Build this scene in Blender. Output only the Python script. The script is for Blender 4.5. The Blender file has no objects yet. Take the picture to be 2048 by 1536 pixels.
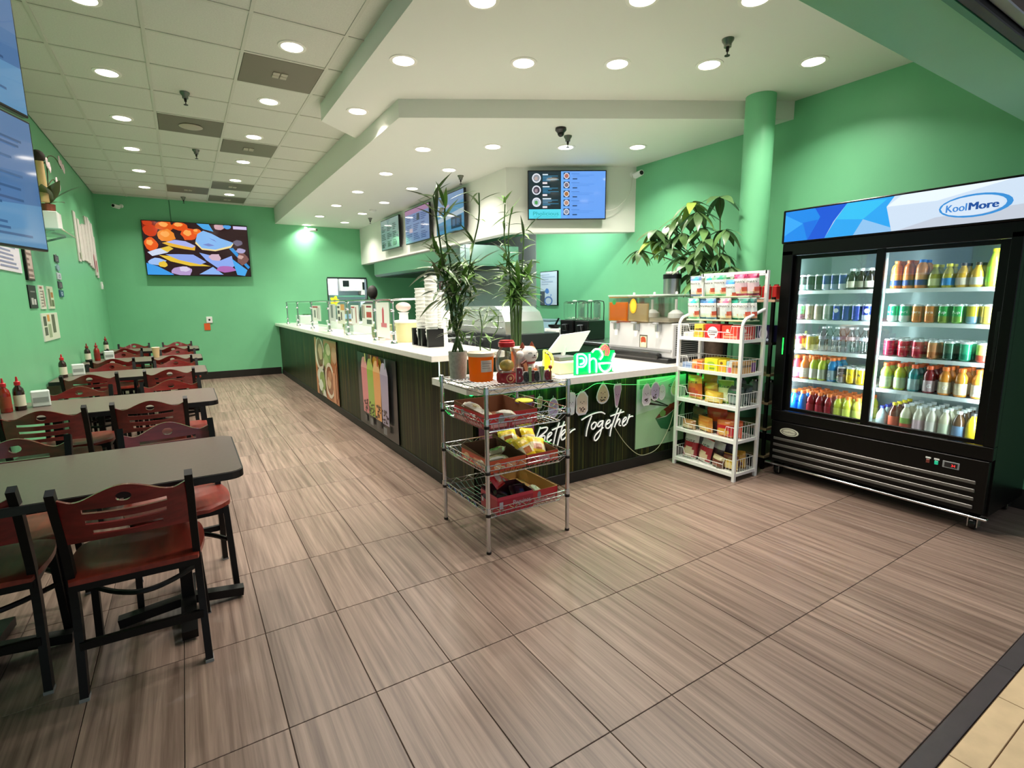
import bpy, bmesh, math, random
from mathutils import Vector, Matrix
random.seed(7)
R = math.radians
scene = bpy.context.scene
COL = scene.collection

# ---------------------------------------------------------------- camera, world, exposure
def make_camera():
    yaw, pitch, roll = R(32.17), R(-9.194), R(-0.598)
    cy, sy, cp, sp = math.cos(yaw), math.sin(yaw), math.cos(pitch), math.sin(pitch)
    fwd = Vector((sy*cp, cy*cp, sp)); right = Vector((cy, -sy, 0)); up = right.cross(fwd)
    cr, sr = math.cos(roll), math.sin(roll)
    rt = cr*right + sr*up; u = -sr*right + cr*up
    m = Matrix(((rt.x, u.x, -fwd.x, 0), (rt.y, u.y, -fwd.y, 0), (rt.z, u.z, -fwd.z, 1.4432), (0, 0, 0, 1)))
    cd = bpy.data.cameras.new('camera'); cd.sensor_width = 36; cd.lens = 1030.3*36/2048; cd.clip_start = .02; cd.clip_end = 100
    c = bpy.data.objects.new('camera', cd); COL.objects.link(c); c.matrix_world = m
    scene.camera = c
make_camera()
world = bpy.data.worlds.new('world'); scene.world = world; world.use_nodes = True
wb = world.node_tree.nodes['Background']; wb.inputs[0].default_value = (.80, .90, 1.0, 1); wb.inputs[1].default_value = .62
scene.view_settings.view_transform = 'Standard'; scene.view_settings.look = 'None'
scene.view_settings.exposure = -0.36; scene.view_settings.gamma = 1; scene.view_settings.use_curve_mapping = False
LAMP_W = 17.5

# ---------------------------------------------------------------- helpers
def lin(c):
    if isinstance(c, str):
        c = c.lstrip('#'); c = tuple(int(c[i:i+2], 16)/255 for i in (0, 2, 4))
    return tuple((x/12.92 if x <= .04045 else ((x+.055)/1.055)**2.4) for x in c[:3])
MATS = {}
def mat(name, col='#808080', rough=.5, metal=0, spec=.5, emit=0, var=0, vscale=8, bump=0, bscale=60, stretch=(1, 1, 1), coat=0, sub=None):
    if name in MATS: return MATS[name]
    m = bpy.data.materials.new(name); m.use_nodes = True; MATS[name] = m
    nt = m.node_tree; b = nt.nodes['Principled BSDF']; L = nt.links
    c = (*lin(col), 1)
    b.inputs['Base Color'].default_value = c; b.inputs['Roughness'].default_value = rough; b.inputs['Metallic'].default_value = metal
    b.inputs['Specular IOR Level'].default_value = spec; b.inputs['Coat Weight'].default_value = coat; b.inputs['Coat Roughness'].default_value = .08
    if emit: b.inputs['Emission Color'].default_value = c; b.inputs['Emission Strength'].default_value = emit
    if var or bump:
        tc = nt.nodes.new('ShaderNodeTexCoord'); mp = nt.nodes.new('ShaderNodeMapping'); mp.inputs['Scale'].default_value = stretch
        L.new(tc.outputs['Object'], mp.inputs['Vector'])
    if var:
        n = nt.nodes.new('ShaderNodeTexNoise'); n.inputs['Scale'].default_value = vscale; n.inputs['Detail'].default_value = 5
        L.new(mp.outputs[0], n.inputs['Vector'])
        r = nt.nodes.new('ShaderNodeValToRGB'); k0, k1 = 1-var, 1+var
        r.color_ramp.elements[0].position = .3; r.color_ramp.elements[1].position = .7
        r.color_ramp.elements[0].color = (*[min(1, x*k0) for x in c[:3]], 1); r.color_ramp.elements[1].color = (*[min(1, x*k1) for x in c[:3]], 1)
        L.new(n.outputs['Fac'], r.inputs[0]); L.new(r.outputs[0], b.inputs['Base Color'])
    if bump:
        n2 = nt.nodes.new('ShaderNodeTexNoise'); n2.inputs['Scale'].default_value = bscale; n2.inputs['Detail'].default_value = 3
        L.new(mp.outputs[0], n2.inputs['Vector'])
        bp = nt.nodes.new('ShaderNodeBump'); bp.inputs['Strength'].default_value = bump; bp.inputs['Distance'].default_value = .01
        L.new(n2.outputs['Fac'], bp.inputs['Height']); L.new(bp.outputs[0], b.inputs['Normal'])
    return m
def attr_mat(name, rough=.5, emit=0, spec=.5, metal=0, coat=0):
    if name in MATS: return MATS[name]
    m = bpy.data.materials.new(name); m.use_nodes = True; MATS[name] = m
    nt = m.node_tree; b = nt.nodes['Principled BSDF']
    a = nt.nodes.new('ShaderNodeVertexColor'); a.layer_name = 'Col'
    b.inputs['Roughness'].default_value = rough; b.inputs['Specular IOR Level'].default_value = spec; b.inputs['Metallic'].default_value = metal
    b.inputs['Coat Weight'].default_value = coat; b.inputs['Coat Roughness'].default_value = .05
    if emit:
        b.inputs['Base Color'].default_value = (.01, .01, .012, 1); nt.links.new(a.outputs[0], b.inputs['Emission Color']); b.inputs['Emission Strength'].default_value = emit
    else: nt.links.new(a.outputs[0], b.inputs['Base Color'])
    return m
def glass_mat(name, tint='#f4fbf8', gloss=.08, rough=.02, fk=.8):
    if name in MATS: return MATS[name]
    m = bpy.data.materials.new(name); m.use_nodes = True; MATS[name] = m
    nt = m.node_tree; nt.nodes.remove(nt.nodes['Principled BSDF']); out = nt.nodes['Material Output']
    t = nt.nodes.new('ShaderNodeBsdfTransparent'); t.inputs[0].default_value = (*lin(tint), 1)
    g = nt.nodes.new('ShaderNodeBsdfGlossy'); g.inputs['Roughness'].default_value = rough
    f = nt.nodes.new('ShaderNodeFresnel'); f.inputs[0].default_value = 1.45
    ma = nt.nodes.new('ShaderNodeMath'); ma.operation = 'MULTIPLY_ADD'; ma.inputs[1].default_value = fk; ma.inputs[2].default_value = gloss; ma.use_clamp = True
    nt.links.new(f.outputs[0], ma.inputs[0])
    mx = nt.nodes.new('ShaderNodeMixShader'); nt.links.new(ma.outputs[0], mx.inputs[0]); nt.links.new(t.outputs[0], mx.inputs[1]); nt.links.new(g.outputs[0], mx.inputs[2])
    nt.links.new(mx.outputs[0], out.inputs[0])
    return m
def liquid_mat(name, col, alpha=.8, rough=.15):
    if name in MATS: return MATS[name]
    m = mat(name, col, rough=rough, coat=.4); b = m.node_tree.nodes['Principled BSDF']; b.inputs['Alpha'].default_value = alpha
    return m

def juice_mat(name, col):
    if name in MATS: return MATS[name]
    m = bpy.data.materials.new(name); m.use_nodes = True; MATS[name] = m
    nt = m.node_tree; b = nt.nodes['Principled BSDF']; b.inputs['Base Color'].default_value = (*lin(col), 1); b.inputs['Roughness'].default_value = .2
    t = nt.nodes.new('ShaderNodeBsdfTranslucent'); t.inputs[0].default_value = (*lin(col), 1)
    mx = nt.nodes.new('ShaderNodeMixShader'); mx.inputs[0].default_value = .55
    nt.links.new(b.outputs[0], mx.inputs[1]); nt.links.new(t.outputs[0], mx.inputs[2]); nt.links.new(mx.outputs[0], nt.nodes['Material Output'].inputs[0])
    return m

class MB:
    """collects shapes into one mesh"""
    def __init__(s): s.v = []; s.f = []; s.mi = []; s.c = []; s.m = 0; s.col = None
    def add(s, vs, fs, m=None, col=None):
        o = len(s.v); s.v += [tuple(v) for v in vs]
        for f in fs:
            s.f.append([i+o for i in f]); s.mi.append(s.m if m is None else m); s.c.append(col if col is not None else s.col)
        return s
    def box(s, x0, x1, y0, y1, z0, z1, b=0, **k):
        if b:
            bm = bmesh.new(); bmesh.ops.create_cube(bm, size=1)
            bmesh.ops.scale(bm, vec=(abs(x1-x0), abs(y1-y0), abs(z1-z0)), verts=bm.verts)
            bmesh.ops.translate(bm, vec=((x0+x1)/2, (y0+y1)/2, (z0+z1)/2), verts=bm.verts)
            bmesh.ops.bevel(bm, geom=bm.edges, offset=b, segments=2 if b > .006 else 1, affect='EDGES', profile=.5)
            return s.bm(bm, **k)
        v = [(x, y, z) for z in (z0, z1) for y in (y0, y1) for x in (x0, x1)]
        return s.add(v, [(0, 2, 3, 1), (4, 5, 7, 6), (0, 1, 5, 4), (2, 6, 7, 3), (0, 4, 6, 2), (1, 3, 7, 5)], **k)
    def bm(s, bm, mtx=None, **k):
        if mtx: bmesh.ops.transform(bm, matrix=mtx, verts=bm.verts)
        bm.verts.index_update()
        s.add([v.co[:] for v in bm.verts], [[v.index for v in f.verts] for f in bm.faces], **k); bm.free(); return s
    def tube(s, pts, r, n=8, closed=False, cap=True, **k):
        pts = [Vector(p) for p in pts]; N = len(pts); rs = r if isinstance(r, (list, tuple)) else [r]*N
        vs = []; fs = []; prev = None
        for i, p in enumerate(pts):
            if closed: d = pts[(i+1) % N]-pts[i-1]
            else: d = pts[min(i+1, N-1)]-pts[max(i-1, 0)]
            if d.length < 1e-9: d = Vector((0, 0, 1))
            d.normalize()
            if prev is None: a = d.orthogonal().normalized()
            else:
                a = prev-d*prev.dot(d)
                a = a.normalized() if a.length > 1e-6 else d.orthogonal().normalized()
            prev = a; b = d.cross(a)
            for j in range(n):
                t = 2*math.pi*(j+.5)/n; vs.append(p+(a*math.cos(t)+b*math.sin(t))*rs[i])
        M = N if closed else N-1
        for i in range(M):
            for j in range(n):
                i2 = (i+1) % N; fs.append((i*n+j, i*n+(j+1) % n, i2*n+(j+1) % n, i2*n+j))
        if cap and not closed: fs.append(tuple(range(n))[::-1]); fs.append(tuple((N-1)*n+j for j in range(n)))
        return s.add(vs, fs, **k)
    def bar(s, p0, p1, w, h=None, upv=(0, 0, 1), **k):
        """rectangular bar from p0 to p1"""
        h = h or w; p0 = Vector(p0); p1 = Vector(p1); d = (p1-p0).normalized(); u = Vector(upv)
        sd = d.cross(u)
        if sd.length < 1e-4: sd = d.cross(Vector((0, 1, 0)))
        sd.normalize(); u = sd.cross(d)
        vs = [p+sd*a*w/2+u*b*h/2 for p in (p0, p1) for a, b in ((-1, -1), (1, -1), (1, 1), (-1, 1))]
        return s.add(vs, [(3, 2, 1, 0), (4, 5, 6, 7), (0, 1, 5, 4), (1, 2, 6, 5), (2, 3, 7, 6), (3, 0, 4, 7)], **k)
    def path(s, pts, w, h, side=(1, 0, 0), **k):
        """rectangular section swept along a polyline; side = direction of width w"""
        pts = [Vector(p) for p in pts]; sd = Vector(side).normalized(); vs = []; fs = []; N = len(pts)
        for i, p in enumerate(pts):
            d = (pts[min(i+1, N-1)]-pts[max(i-1, 0)]).normalized(); u = sd.cross(d).normalized()
            for a, b in ((-1, -1), (1, -1), (1, 1), (-1, 1)): vs.append(p+sd*a*w/2+u*b*h/2)
        for i in range(N-1):
            for j in range(4): fs.append((i*4+j, i*4+(j+1) % 4, i*4+4+(j+1) % 4, i*4+4+j))
        fs += [(3, 2, 1, 0), tuple((N-1)*4+j for j in range(4))]
        return s.add(vs, fs, **k)
    def lathe(s, prof, n=16, c=(0, 0, 0), axis='z', cap=True, sx=1, sy=1, **k):
        vs = []; fs = []; P = len(prof)
        for r, z in prof:
            for j in range(n):
                t = 2*math.pi*j/n; x, y = r*math.cos(t)*sx, r*math.sin(t)*sy
                q = (x, y, z) if axis == 'z' else ((z, x, y) if axis == 'x' else (x, z, y))
                vs.append((q[0]+c[0], q[1]+c[1], q[2]+c[2]))
        for i in range(P-1):
            for j in range(n): fs.append((i*n+j, i*n+(j+1) % n, (i+1)*n+(j+1) % n, (i+1)*n+j))
        if cap:
            fs.append(tuple(range(n))[::-1]); fs.append(tuple((P-1)*n+j for j in range(n)))
        return s.add(vs, fs, **k)
    def ball(s, c, r, sx=1, sy=1, sz=1, n=12, m=8, **k):
        prof = [(r*math.sin(math.pi*i/m), -r*math.cos(math.pi*i/m)) for i in range(m+1)]; prof[0] = (r*.02, -r); prof[-1] = (r*.02, r)
        vs0 = len(s.v); s.lathe([(a, b*sz) for a, b in prof], n, c, sx=sx, sy=sy, **k); return s
    def prism(s, pts, y0, y1, **k):
        """polygon in XZ extruded along Y"""
        n = len(pts); vs = [(x, y0, z) for x, z in pts]+[(x, y1, z) for x, z in pts]
        fs = [tuple(range(n)), tuple(range(2*n-1, n-1, -1))]+[(i, (i+1) % n, n+(i+1) % n, n+i) for i in range(n)]
        return s.add(vs, fs, **k)
    def plan(s, pts, z0, z1, **k):
        """polygon in XY extruded along Z"""
        n = len(pts); vs = [(x, y, z0) for x, y in pts]+[(x, y, z1) for x, y in pts]
        fs = [tuple(range(n-1, -1, -1)), tuple(range(n, 2*n))]+[(i, (i+1) % n, n+(i+1) % n, n+i) for i in range(n)]
        return s.add(vs, fs, **k)
    def mesh(s, name, mats, smooth=False):
        me = bpy.data.meshes.new(name); me.from_pydata(s.v, [], s.f)
        for m in (mats if isinstance(mats, (list, tuple)) else [mats]): me.materials.append(m)
        if any(s.mi): me.polygons.foreach_set('material_index', s.mi)
        if any(c is not None for c in s.c):
            at = me.color_attributes.new('Col', 'FLOAT_COLOR', 'CORNER'); buf = []
            for f, c in zip(s.f, s.c):
                q = (*lin(c or '#808080'), 1.0)
                for _ in f: buf.extend(q)
            at.data.foreach_set('color', buf)
        if smooth:
            me.polygons.foreach_set('use_smooth', [True]*len(s.f))
            me.set_sharp_from_angle(angle=R(38))
        me.update(); return me
    def build(s, name, mats, parent=None, loc=(0, 0, 0), rz=0, smooth=False):
        return link(s.mesh(name, mats, smooth), name, parent, loc, rz)
def link(me, name, parent=None, loc=(0, 0, 0), rz=0, rot=None, scale=None):
    o = bpy.data.objects.new(name, me); COL.objects.link(o); o.parent = parent; o.location = loc
    o.rotation_euler = rot if rot else (0, 0, rz)
    if scale: o.scale = scale
    return o
def tag(o, label=None, cat=None, group=None, kind=None):
    if label: o['label'] = label
    if cat: o['category'] = cat
    if group: o['group'] = group
    if kind: o['kind'] = kind
    return o
def thing(name, label, cat, loc=(0, 0, 0), rz=0, group=None):
    o = link(None, name, None, loc, rz); o.empty_display_size = .05
    return tag(o, label, cat, group)
def struct(mb, name, m, smooth=False):
    return tag(mb.build(name, m, smooth=smooth), kind='structure')
def copy_tree(o, parent=None):
    c = o.copy(); COL.objects.link(c); c.parent = parent
    for ch in list(o.children): copy_tree(ch, c)
    return c
def place(o, loc, rz=0, label=None, group=None):
    o.location = loc; o.rotation_euler = (0, 0, rz)
    if label: o['label'] = label
    if group: o['group'] = group
    return o
TXT = {}
def text_geo(body, size=1.0, bold=0.0, shear=0.0):
    """flat outline of a text, verts in (x, z), left aligned at origin"""
    k = (body, bold, shear)
    if k not in TXT:
        cu = bpy.data.curves.new('text', 'FONT'); cu.body = body; cu.size = 1; cu.resolution_u = 3; cu.offset = bold; cu.shear = shear
        ob = bpy.data.objects.new('text', cu); me = bpy.data.meshes.new_from_object(ob)
        TXT[k] = ([(v.co.x, v.co.y) for v in me.vertices], [list(p.vertices) for p in me.polygons])
        bpy.data.objects.remove(ob); bpy.data.curves.remove(cu); bpy.data.meshes.remove(me)
    v, f = TXT[k]
    return [(x*size, y*size) for x, y in v], f
def pic_mb(w, h, shapes, mb=None, fn=None, step=.0004, y0=0):
    """flat print: shapes in unit coordinates (0..1, origin bottom left) on the XZ plane facing -Y, layered in steps"""
    mb = mb or MB(); lay = 0
    curved = fn is not None; fn = fn or (lambda x, y, z: (x, y, z))
    for sh in shapes:
        k = sh[0]; col = sh[-1]; lay += 1; y = y0-step*lay
        if k == 'r':
            _, a, b, c, d, _ = sh; pts = [(a, b), (c, b), (c, d), (a, d)]
            if curved:
                for q in range(8):
                    u0, u1 = a+(c-a)*q/8, a+(c-a)*(q+1)/8
                    mb.add([fn(u*w, y, v*h) for u, v in ((u0, b), (u1, b), (u1, d), (u0, d))], [(0, 1, 2, 3)], col=col)
                continue
        elif k == 'c':
            _, cx, cy, rx, ry, _ = sh; pts = [(cx+rx*math.cos(t*math.pi/8), cy+ry*math.sin(t*math.pi/8)) for t in range(16)]
            if curved:
                vs = [fn(cx*w, y, cy*h)]+[fn((cx+q*(a-cx))*w, y, (cy+q*(b-cy))*h) for q in (.5, 1) for a, b in pts]
                mb.add(vs, [(0, 1+i, 1+(i+1) % 16) for i in range(16)]+[(1+i, 17+i, 17+(i+1) % 16, 1+(i+1) % 16) for i in range(16)], col=col); continue
        elif k == 'ring':
            _, cx, cy, rx, ry, th, _ = sh; n = 24; vs = []
            for q in (1, 1-th): vs += [fn((cx+q*rx*math.cos(2*math.pi*i/n))*w, y, (cy+q*ry*math.sin(2*math.pi*i/n))*h) for i in range(n)]
            mb.add(vs, [(i, (i+1) % n, n+(i+1) % n, n+i) for i in range(n)], col=col); continue
        elif k == 'p': _, pts, _ = sh
        elif k == 't':
            _, body, x, z, size, col = sh; tv, tf = text_geo(body, size, 0)
            mb.add([fn(x*w+a, y, z*h+b) for a, b in tv], tf, col=col); continue
        elif k == 'tw':          # text fitted to width
            _, body, x, z, tw, size, col = sh; tv, tf = text_geo(body, 1.0, 0)
            mx = max(a for a, b in tv); mb.add([fn(x*w+a/mx*tw*w, y, z*h+b*size*h/.72) for a, b in tv], tf, col=col); continue
        mb.add([fn(a*w, y, b*h) for a, b in pts], [tuple(range(len(pts)))], col=col)
    return mb
def pic(name, w, h, shapes, m, parent=None, loc=(0, 0, 0), rz=0, **k):
    return pic_mb(w, h, shapes, **k).build(name, m, parent, loc, rz)
def curve_fill(outline, holes, depth):
    """filled 2D outline with holes, extruded, as (verts, faces) in (x, y, z) with z = depth direction"""
    cu = bpy.data.curves.new('fill', 'CURVE'); cu.dimensions = '2D'; cu.fill_mode = 'BOTH'; cu.extrude = depth/2
    for pts in [outline]+holes:
        sp = cu.splines.new('POLY'); sp.points.add(len(pts)-1); sp.use_cyclic_u = True
        for i, (x, y) in enumerate(pts): sp.points[i].co = (x, y, 0, 1)
    ob = bpy.data.objects.new('fill', cu); me = bpy.data.meshes.new_from_object(ob)
    r = [tuple(v.co) for v in me.vertices], [list(p.vertices) for p in me.polygons]
    bpy.data.objects.remove(ob); bpy.data.curves.remove(cu); bpy.data.meshes.remove(me)
    return r
def smooth_path(pts, n=4):
    """Catmull-Rom through points"""
    pts = [Vector(p) for p in pts]; out = []
    for i in range(len(pts)-1):
        p0, p1, p2, p3 = pts[max(i-1, 0)], pts[i], pts[i+1], pts[min(i+2, len(pts)-1)]
        for k in range(n):
            t = k/n; out.append(.5*((2*p1)+(-p0+p2)*t+(2*p0-5*p1+4*p2-p3)*t*t+(-p0+3*p1-3*p2+p3)*t**3))
    out.append(pts[-1]); return out
ORD = ['first', 'second', 'third', 'fourth', 'fifth', 'sixth', 'seventh', 'eighth', 'ninth', 'tenth', 'eleventh', 'twelfth', 'thirteenth', 'fourteenth']

# ---------------------------------------------------------------- shared materials
M_green = mat('green_paint', '#78c594', rough=.38, spec=.4, var=.03, vscale=3, bump=.05, bscale=120)
M_white = mat('white_paint', '#e9e9e2', rough=.6, bump=.04, bscale=150)
M_black = mat('black_metal', '#060606', rough=.42, spec=.3)
M_blackp = mat('black_plastic', '#0a0a0b', rough=.3)
M_steel = mat('brushed_steel', '#b9bcbd', rough=.28, metal=1, bump=.03, bscale=200, stretch=(1, 1, .05))
M_chrome = mat('chrome', '#c9ccd0', rough=.14, metal=1)
M_wpl = mat('white_plastic', '#f1f1ee', rough=.35)
M_wmetal = mat('white_enamel', '#f3f3f1', rough=.3, coat=.2)
M_quartz = mat('white_quartz', '#efeae4', rough=.12, spec=.5, var=.03, vscale=30)
M_base = mat('black_base', '#12110f', rough=.5)
M_paper = attr_mat('printed_paper', rough=.55)
M_print = attr_mat('gloss_print', rough=.28, coat=.2)
M_bagp = attr_mat('foil_print', rough=.3, spec=.6, coat=.3)
M_screen = attr_mat('lit_screen', rough=.08, emit=1.3)
M_screen2 = attr_mat('lit_screen_dim', rough=.06, emit=.75)
M_glass = glass_mat('clear_glass')
M_clear = glass_mat('clear_plastic', tint='#fbfdfc', gloss=.03, rough=.06)
M_guard = glass_mat('guard_glass', tint='#f8fcfa', gloss=.02, fk=.25)
M_card = mat('brown_cardboard', '#a67c52', rough=.8)

def floor_tile_mat():
    m = bpy.data.materials.new('floor_tile'); m.use_nodes = True; nt = m.node_tree; N = nt.nodes; L = nt.links; b = N['Principled BSDF']
    geo = N.new('ShaderNodeNewGeometry'); oi = N.new('ShaderNodeObjectInfo')
    mp = N.new('ShaderNodeMapping'); mp.inputs['Scale'].default_value = (42, 1.1, 1); L.new(geo.outputs['Position'], mp.inputs['Vector'])
    cmb = N.new('ShaderNodeCombineXYZ'); mul = N.new('ShaderNodeMath'); mul.operation = 'MULTIPLY'; mul.inputs[1].default_value = 37
    L.new(oi.outputs['Random'], mul.inputs[0]); L.new(mul.outputs[0], cmb.inputs[2]); L.new(cmb.outputs[0], mp.inputs['Location'])
    n1 = N.new('ShaderNodeTexNoise'); n1.inputs['Scale'].default_value = 1; n1.inputs['Detail'].default_value = 7; n1.inputs['Roughness'].default_value = .62; n1.inputs['Distortion'].default_value = .35
    L.new(mp.outputs[0], n1.inputs['Vector'])
    rp = N.new('ShaderNodeValToRGB'); e = rp.color_ramp.elements
    e[0].position = .28; e[0].color = (*lin('#5f4b42'), 1); e[1].position = .72; e[1].color = (*lin('#a0887b'), 1)
    k = rp.color_ramp.elements.new(.5); k.color = (*lin('#846f64'), 1)
    L.new(n1.outputs['Fac'], rp.inputs[0])
    hsv = N.new('ShaderNodeHueSaturation'); mr = N.new('ShaderNodeMapRange'); mr.inputs['To Min'].default_value = .9; mr.inputs['To Max'].default_value = 1.08
    L.new(oi.outputs['Random'], mr.inputs['Value']); L.new(mr.outputs[0], hsv.inputs['Value']); L.new(rp.outputs[0], hsv.inputs['Color'])
    L.new(hsv.outputs[0], b.inputs['Base Color'])
    b.inputs['Roughness'].default_value = .34; b.inputs['Specular IOR Level'].default_value = .35
    bp = N.new('ShaderNodeBump'); bp.inputs['Strength'].default_value = .05; bp.inputs['Distance'].default_value = .004
    L.new(n1.outputs['Fac'], bp.inputs['Height']); L.new(bp.outputs[0], b.inputs['Normal'])
    return m
def laminate_mat():
    m = bpy.data.materials.new('streaked_laminate'); m.use_nodes = True; nt = m.node_tree; N = nt.nodes; L = nt.links; b = N['Principled BSDF']
    geo = N.new('ShaderNodeNewGeometry')
    mp = N.new('ShaderNodeMapping'); mp.inputs['Scale'].default_value = (48, 48, .5); L.new(geo.outputs['Position'], mp.inputs['Vector'])
    n1 = N.new('ShaderNodeTexNoise'); n1.inputs['Scale'].default_value = 1; n1.inputs['Detail'].default_value = 6; n1.inputs['Roughness'].default_value = .7; L.new(mp.outputs[0], n1.inputs['Vector'])
    rp = N.new('ShaderNodeValToRGB'); e = rp.color_ramp.elements
    e[0].position = .38; e[0].color = (*lin('#090d07'), 1); e[1].position = .70; e[1].color = (*lin('#6f6a38'), 1)
    for p, c in ((.48, '#121a0e'), (.55, '#262e18'), (.62, '#403f20')):
        k = rp.color_ramp.elements.new(p); k.color = (*lin(c), 1)
    L.new(n1.outputs['Fac'], rp.inputs[0])
    mp2 = N.new('ShaderNodeMapping'); mp2.inputs['Scale'].default_value = (9, 9, .3); L.new(geo.outputs['Position'], mp2.inputs['Vector'])
    n2 = N.new('ShaderNodeTexNoise'); n2.inputs['Scale'].default_value = 1; n2.inputs['Detail'].default_value = 3; L.new(mp2.outputs[0], n2.inputs['Vector'])
    r2 = N.new('ShaderNodeValToRGB'); r2.color_ramp.elements[0].position = .4; r2.color_ramp.elements[0].color = (.75, 1.1, .85, 1); r2.color_ramp.elements[1].position = .62; r2.color_ramp.elements[1].color = (1.7, 1.25, .7, 1)
    L.new(n2.outputs['Fac'], r2.inputs[0])
    mx = N.new('ShaderNodeMix'); mx.data_type = 'RGBA'; mx.blend_type = 'MULTIPLY'; mx.inputs[0].default_value = 1; L.new(rp.outputs[0], mx.inputs[6]); L.new(r2.outputs[0], mx.inputs[7]); L.new(mx.outputs[2], b.inputs['Base Color'])
    b.inputs['Roughness'].default_value = .38; b.inputs['Specular IOR Level'].default_value = .2
    return m
M_tile = floor_tile_mat(); M_lam = laminate_mat()
M_grout = mat('grout', '#4b3c33', rough=.8)
M_ceil = mat('ceiling_tile', '#d9d9cf', rough=.9, var=.05, vscale=90, bump=.25, bscale=180)
M_tbar = mat('ceiling_grid', '#cfcfc3', rough=.6)

# ---------------------------------------------------------------- the setting
XL, XR, YB = -1.12, 4.72, 11.5
ZG, ZM, ZS = 3.30, 3.15, 3.00
def build_floor():
    fl = struct(MB().box(XL-.1, XR+.1, .53, YB+.05, -.08, -.004), 'floor', M_grout)
    TX, TY = .3048, .6096; ox, oy = .1721, 1.7357      # grid phase
    g = .0016
    full = MB().box(g, TX-g, g, TY-g, -.006, 0, b=.0012).mesh('tile', M_tile)
    rest = MB(); n = 0
    for i in range(-5, 17):
        for j in range(-3, 18):
            x0 = ox+i*TX; y0 = oy+j*TY; x1 = x0+TX; y1 = y0+TY
            if x1 < XL+.02 or x0 > XR-.02 or y1 < .55 or y0 > YB-.02: continue
            if x0 > 1.75 and y0 > 3.2: continue          # below the counters and kitchen
            a0, a1, b0, b1 = max(x0, XL)+g, min(x1, XR)-g, max(y0, .54)+g, min(y1, YB)-g
            if b1-b0 < .02 or a1-a0 < .02: continue
            if y0 > 9.2 or (x0 < -.9 and y0 < 1.0): rest.box(a0, a1, b0, b1, -.006, 0); continue
            if x0 >= XL and x1 <= XR and y0 >= .54 and y1 <= YB: link(full, 'tile', fl, (x0, y0, 0))
            else: MB().box(a0, a1, b0, b1, -.006, 0, b=.0012).build('tile', M_tile, fl)
            n += 1
    tag(rest.build('far_tiles', M_tile, fl), kind='stuff')
    struct(MB().box(1.75, XR, 3.25, YB, -.006, 0), 'floor_kitchen', mat('kitchen_floor', '#6b6258', rough=.6, var=.1))
    m = mat('threshold_stone', '#4a4346', rough=.35, var=.08, vscale=20)
    t = struct(MB().box(XL, 2.595, .481, .538, -.03, .001, b=.002).box(2.598, XR, .481, .538, -.03, .001, b=.002), 'trim_1', m)
    # pale tiled walkway outside the shop
    ot = struct(MB().box(XL-1, XR+1.5, -2.2, .479, -.08, -.006), 'floor_outside', mat('pale_grout', '#8c765e', rough=.9))
    M_tan = mat('travertine', '#d9bd97', rough=.4, var=.12, vscale=9, bump=.05, bscale=40)
    xs = [XL-1+.45*k for k in range(19)]; ys = [-2.2, -1.75, -1.3, -.85, -.4, .05, .39, .477]
    for a in range(len(xs)-1):
        for b in range(3, len(ys)-1):
            MB().box(xs[a]+.002, xs[a+1]-.002, ys[b]+.002, ys[b+1]-.002, -.008, 0, b=.001).build('tile', M_tan, ot)
build_floor()
def build_walls():
    struct(MB().box(XL-.12, XL, .45, YB+.1, 0, 3.4), 'wall_left', M_green)
    struct(MB().box(XR, XR+.12, .45, YB+.1, 0, 3.4), 'wall_right', M_green)
    wx0, wx1, wz0, wz1 = 2.63, 3.47, 1.05, 1.965
    struct(MB().box(XL, wx0, YB, YB+.12, 0, 3.4).box(wx1, XR, YB, YB+.12, 0, 3.4).box(wx0, wx1, YB, YB+.12, 0, wz0).box(wx0, wx1, YB, YB+.12, wz1, 3.4), 'wall_back', M_green)
    w = tag(link(None, 'window_1', None, ((wx0+wx1)/2, YB, wz0)), kind='structure')
    hw = (wx1-wx0)/2; m = mat('window_frame_dark', '#2c3a35', rough=.4)
    MB().box(-hw, hw, -.01, .125, wz1-wz0-.02, wz1-wz0+.012).build('window_frame', m, w)
    MB().box(-hw-.012, -hw+.012, -.01, .125, 0, wz1-wz0-.02).build('window_frame', m, w)
    MB().box(hw-.012, hw+.012, -.01, .125, 0, wz1-wz0-.02).build('window_frame', m, w)
    MB().box(-hw, hw, -.06, .16, -.03, 0).build('window_sill', M_steel, w)
    # the room behind the serving hatch
    mw = mat('hatch_room_white', '#dfe6ee', rough=.5)
    struct(MB().box(1.8, 4.6, 13.4, 13.5, 0, 2.6), 'wall_hatch_back', mw)
    struct(MB().box(1.7, 1.8, YB+.12, 13.5, 0, 2.6), 'wall_hatch_left', mw)
    struct(MB().box(4.6, 4.7, YB+.12, 13.5, 0, 2.6), 'wall_hatch_right', mw)
    struct(MB().box(1.7, 4.7, YB+.12, 13.5, 2.6, 2.7), 'ceiling_hatch', mw)
    struct(MB().box(1.7, 4.7, YB+.12, 13.5, -.05, 0), 'floor_hatch', mw)
    mb = mat('black_baseboard', '#17140f', rough=.5)
    struct(MB().box(XL+.012, 1.60, YB-.012, YB, 0, .14, b=.003), 'baseboard_back', mb)
    struct(MB().box(XL, XL+.012, .55, YB, 0, .14, b=.003), 'baseboard_left', mb)
    struct(MB().box(XR-.012, XR, .55, YB, 0, .14, b=.003), 'baseboard_right', mb)
build_walls()
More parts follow.
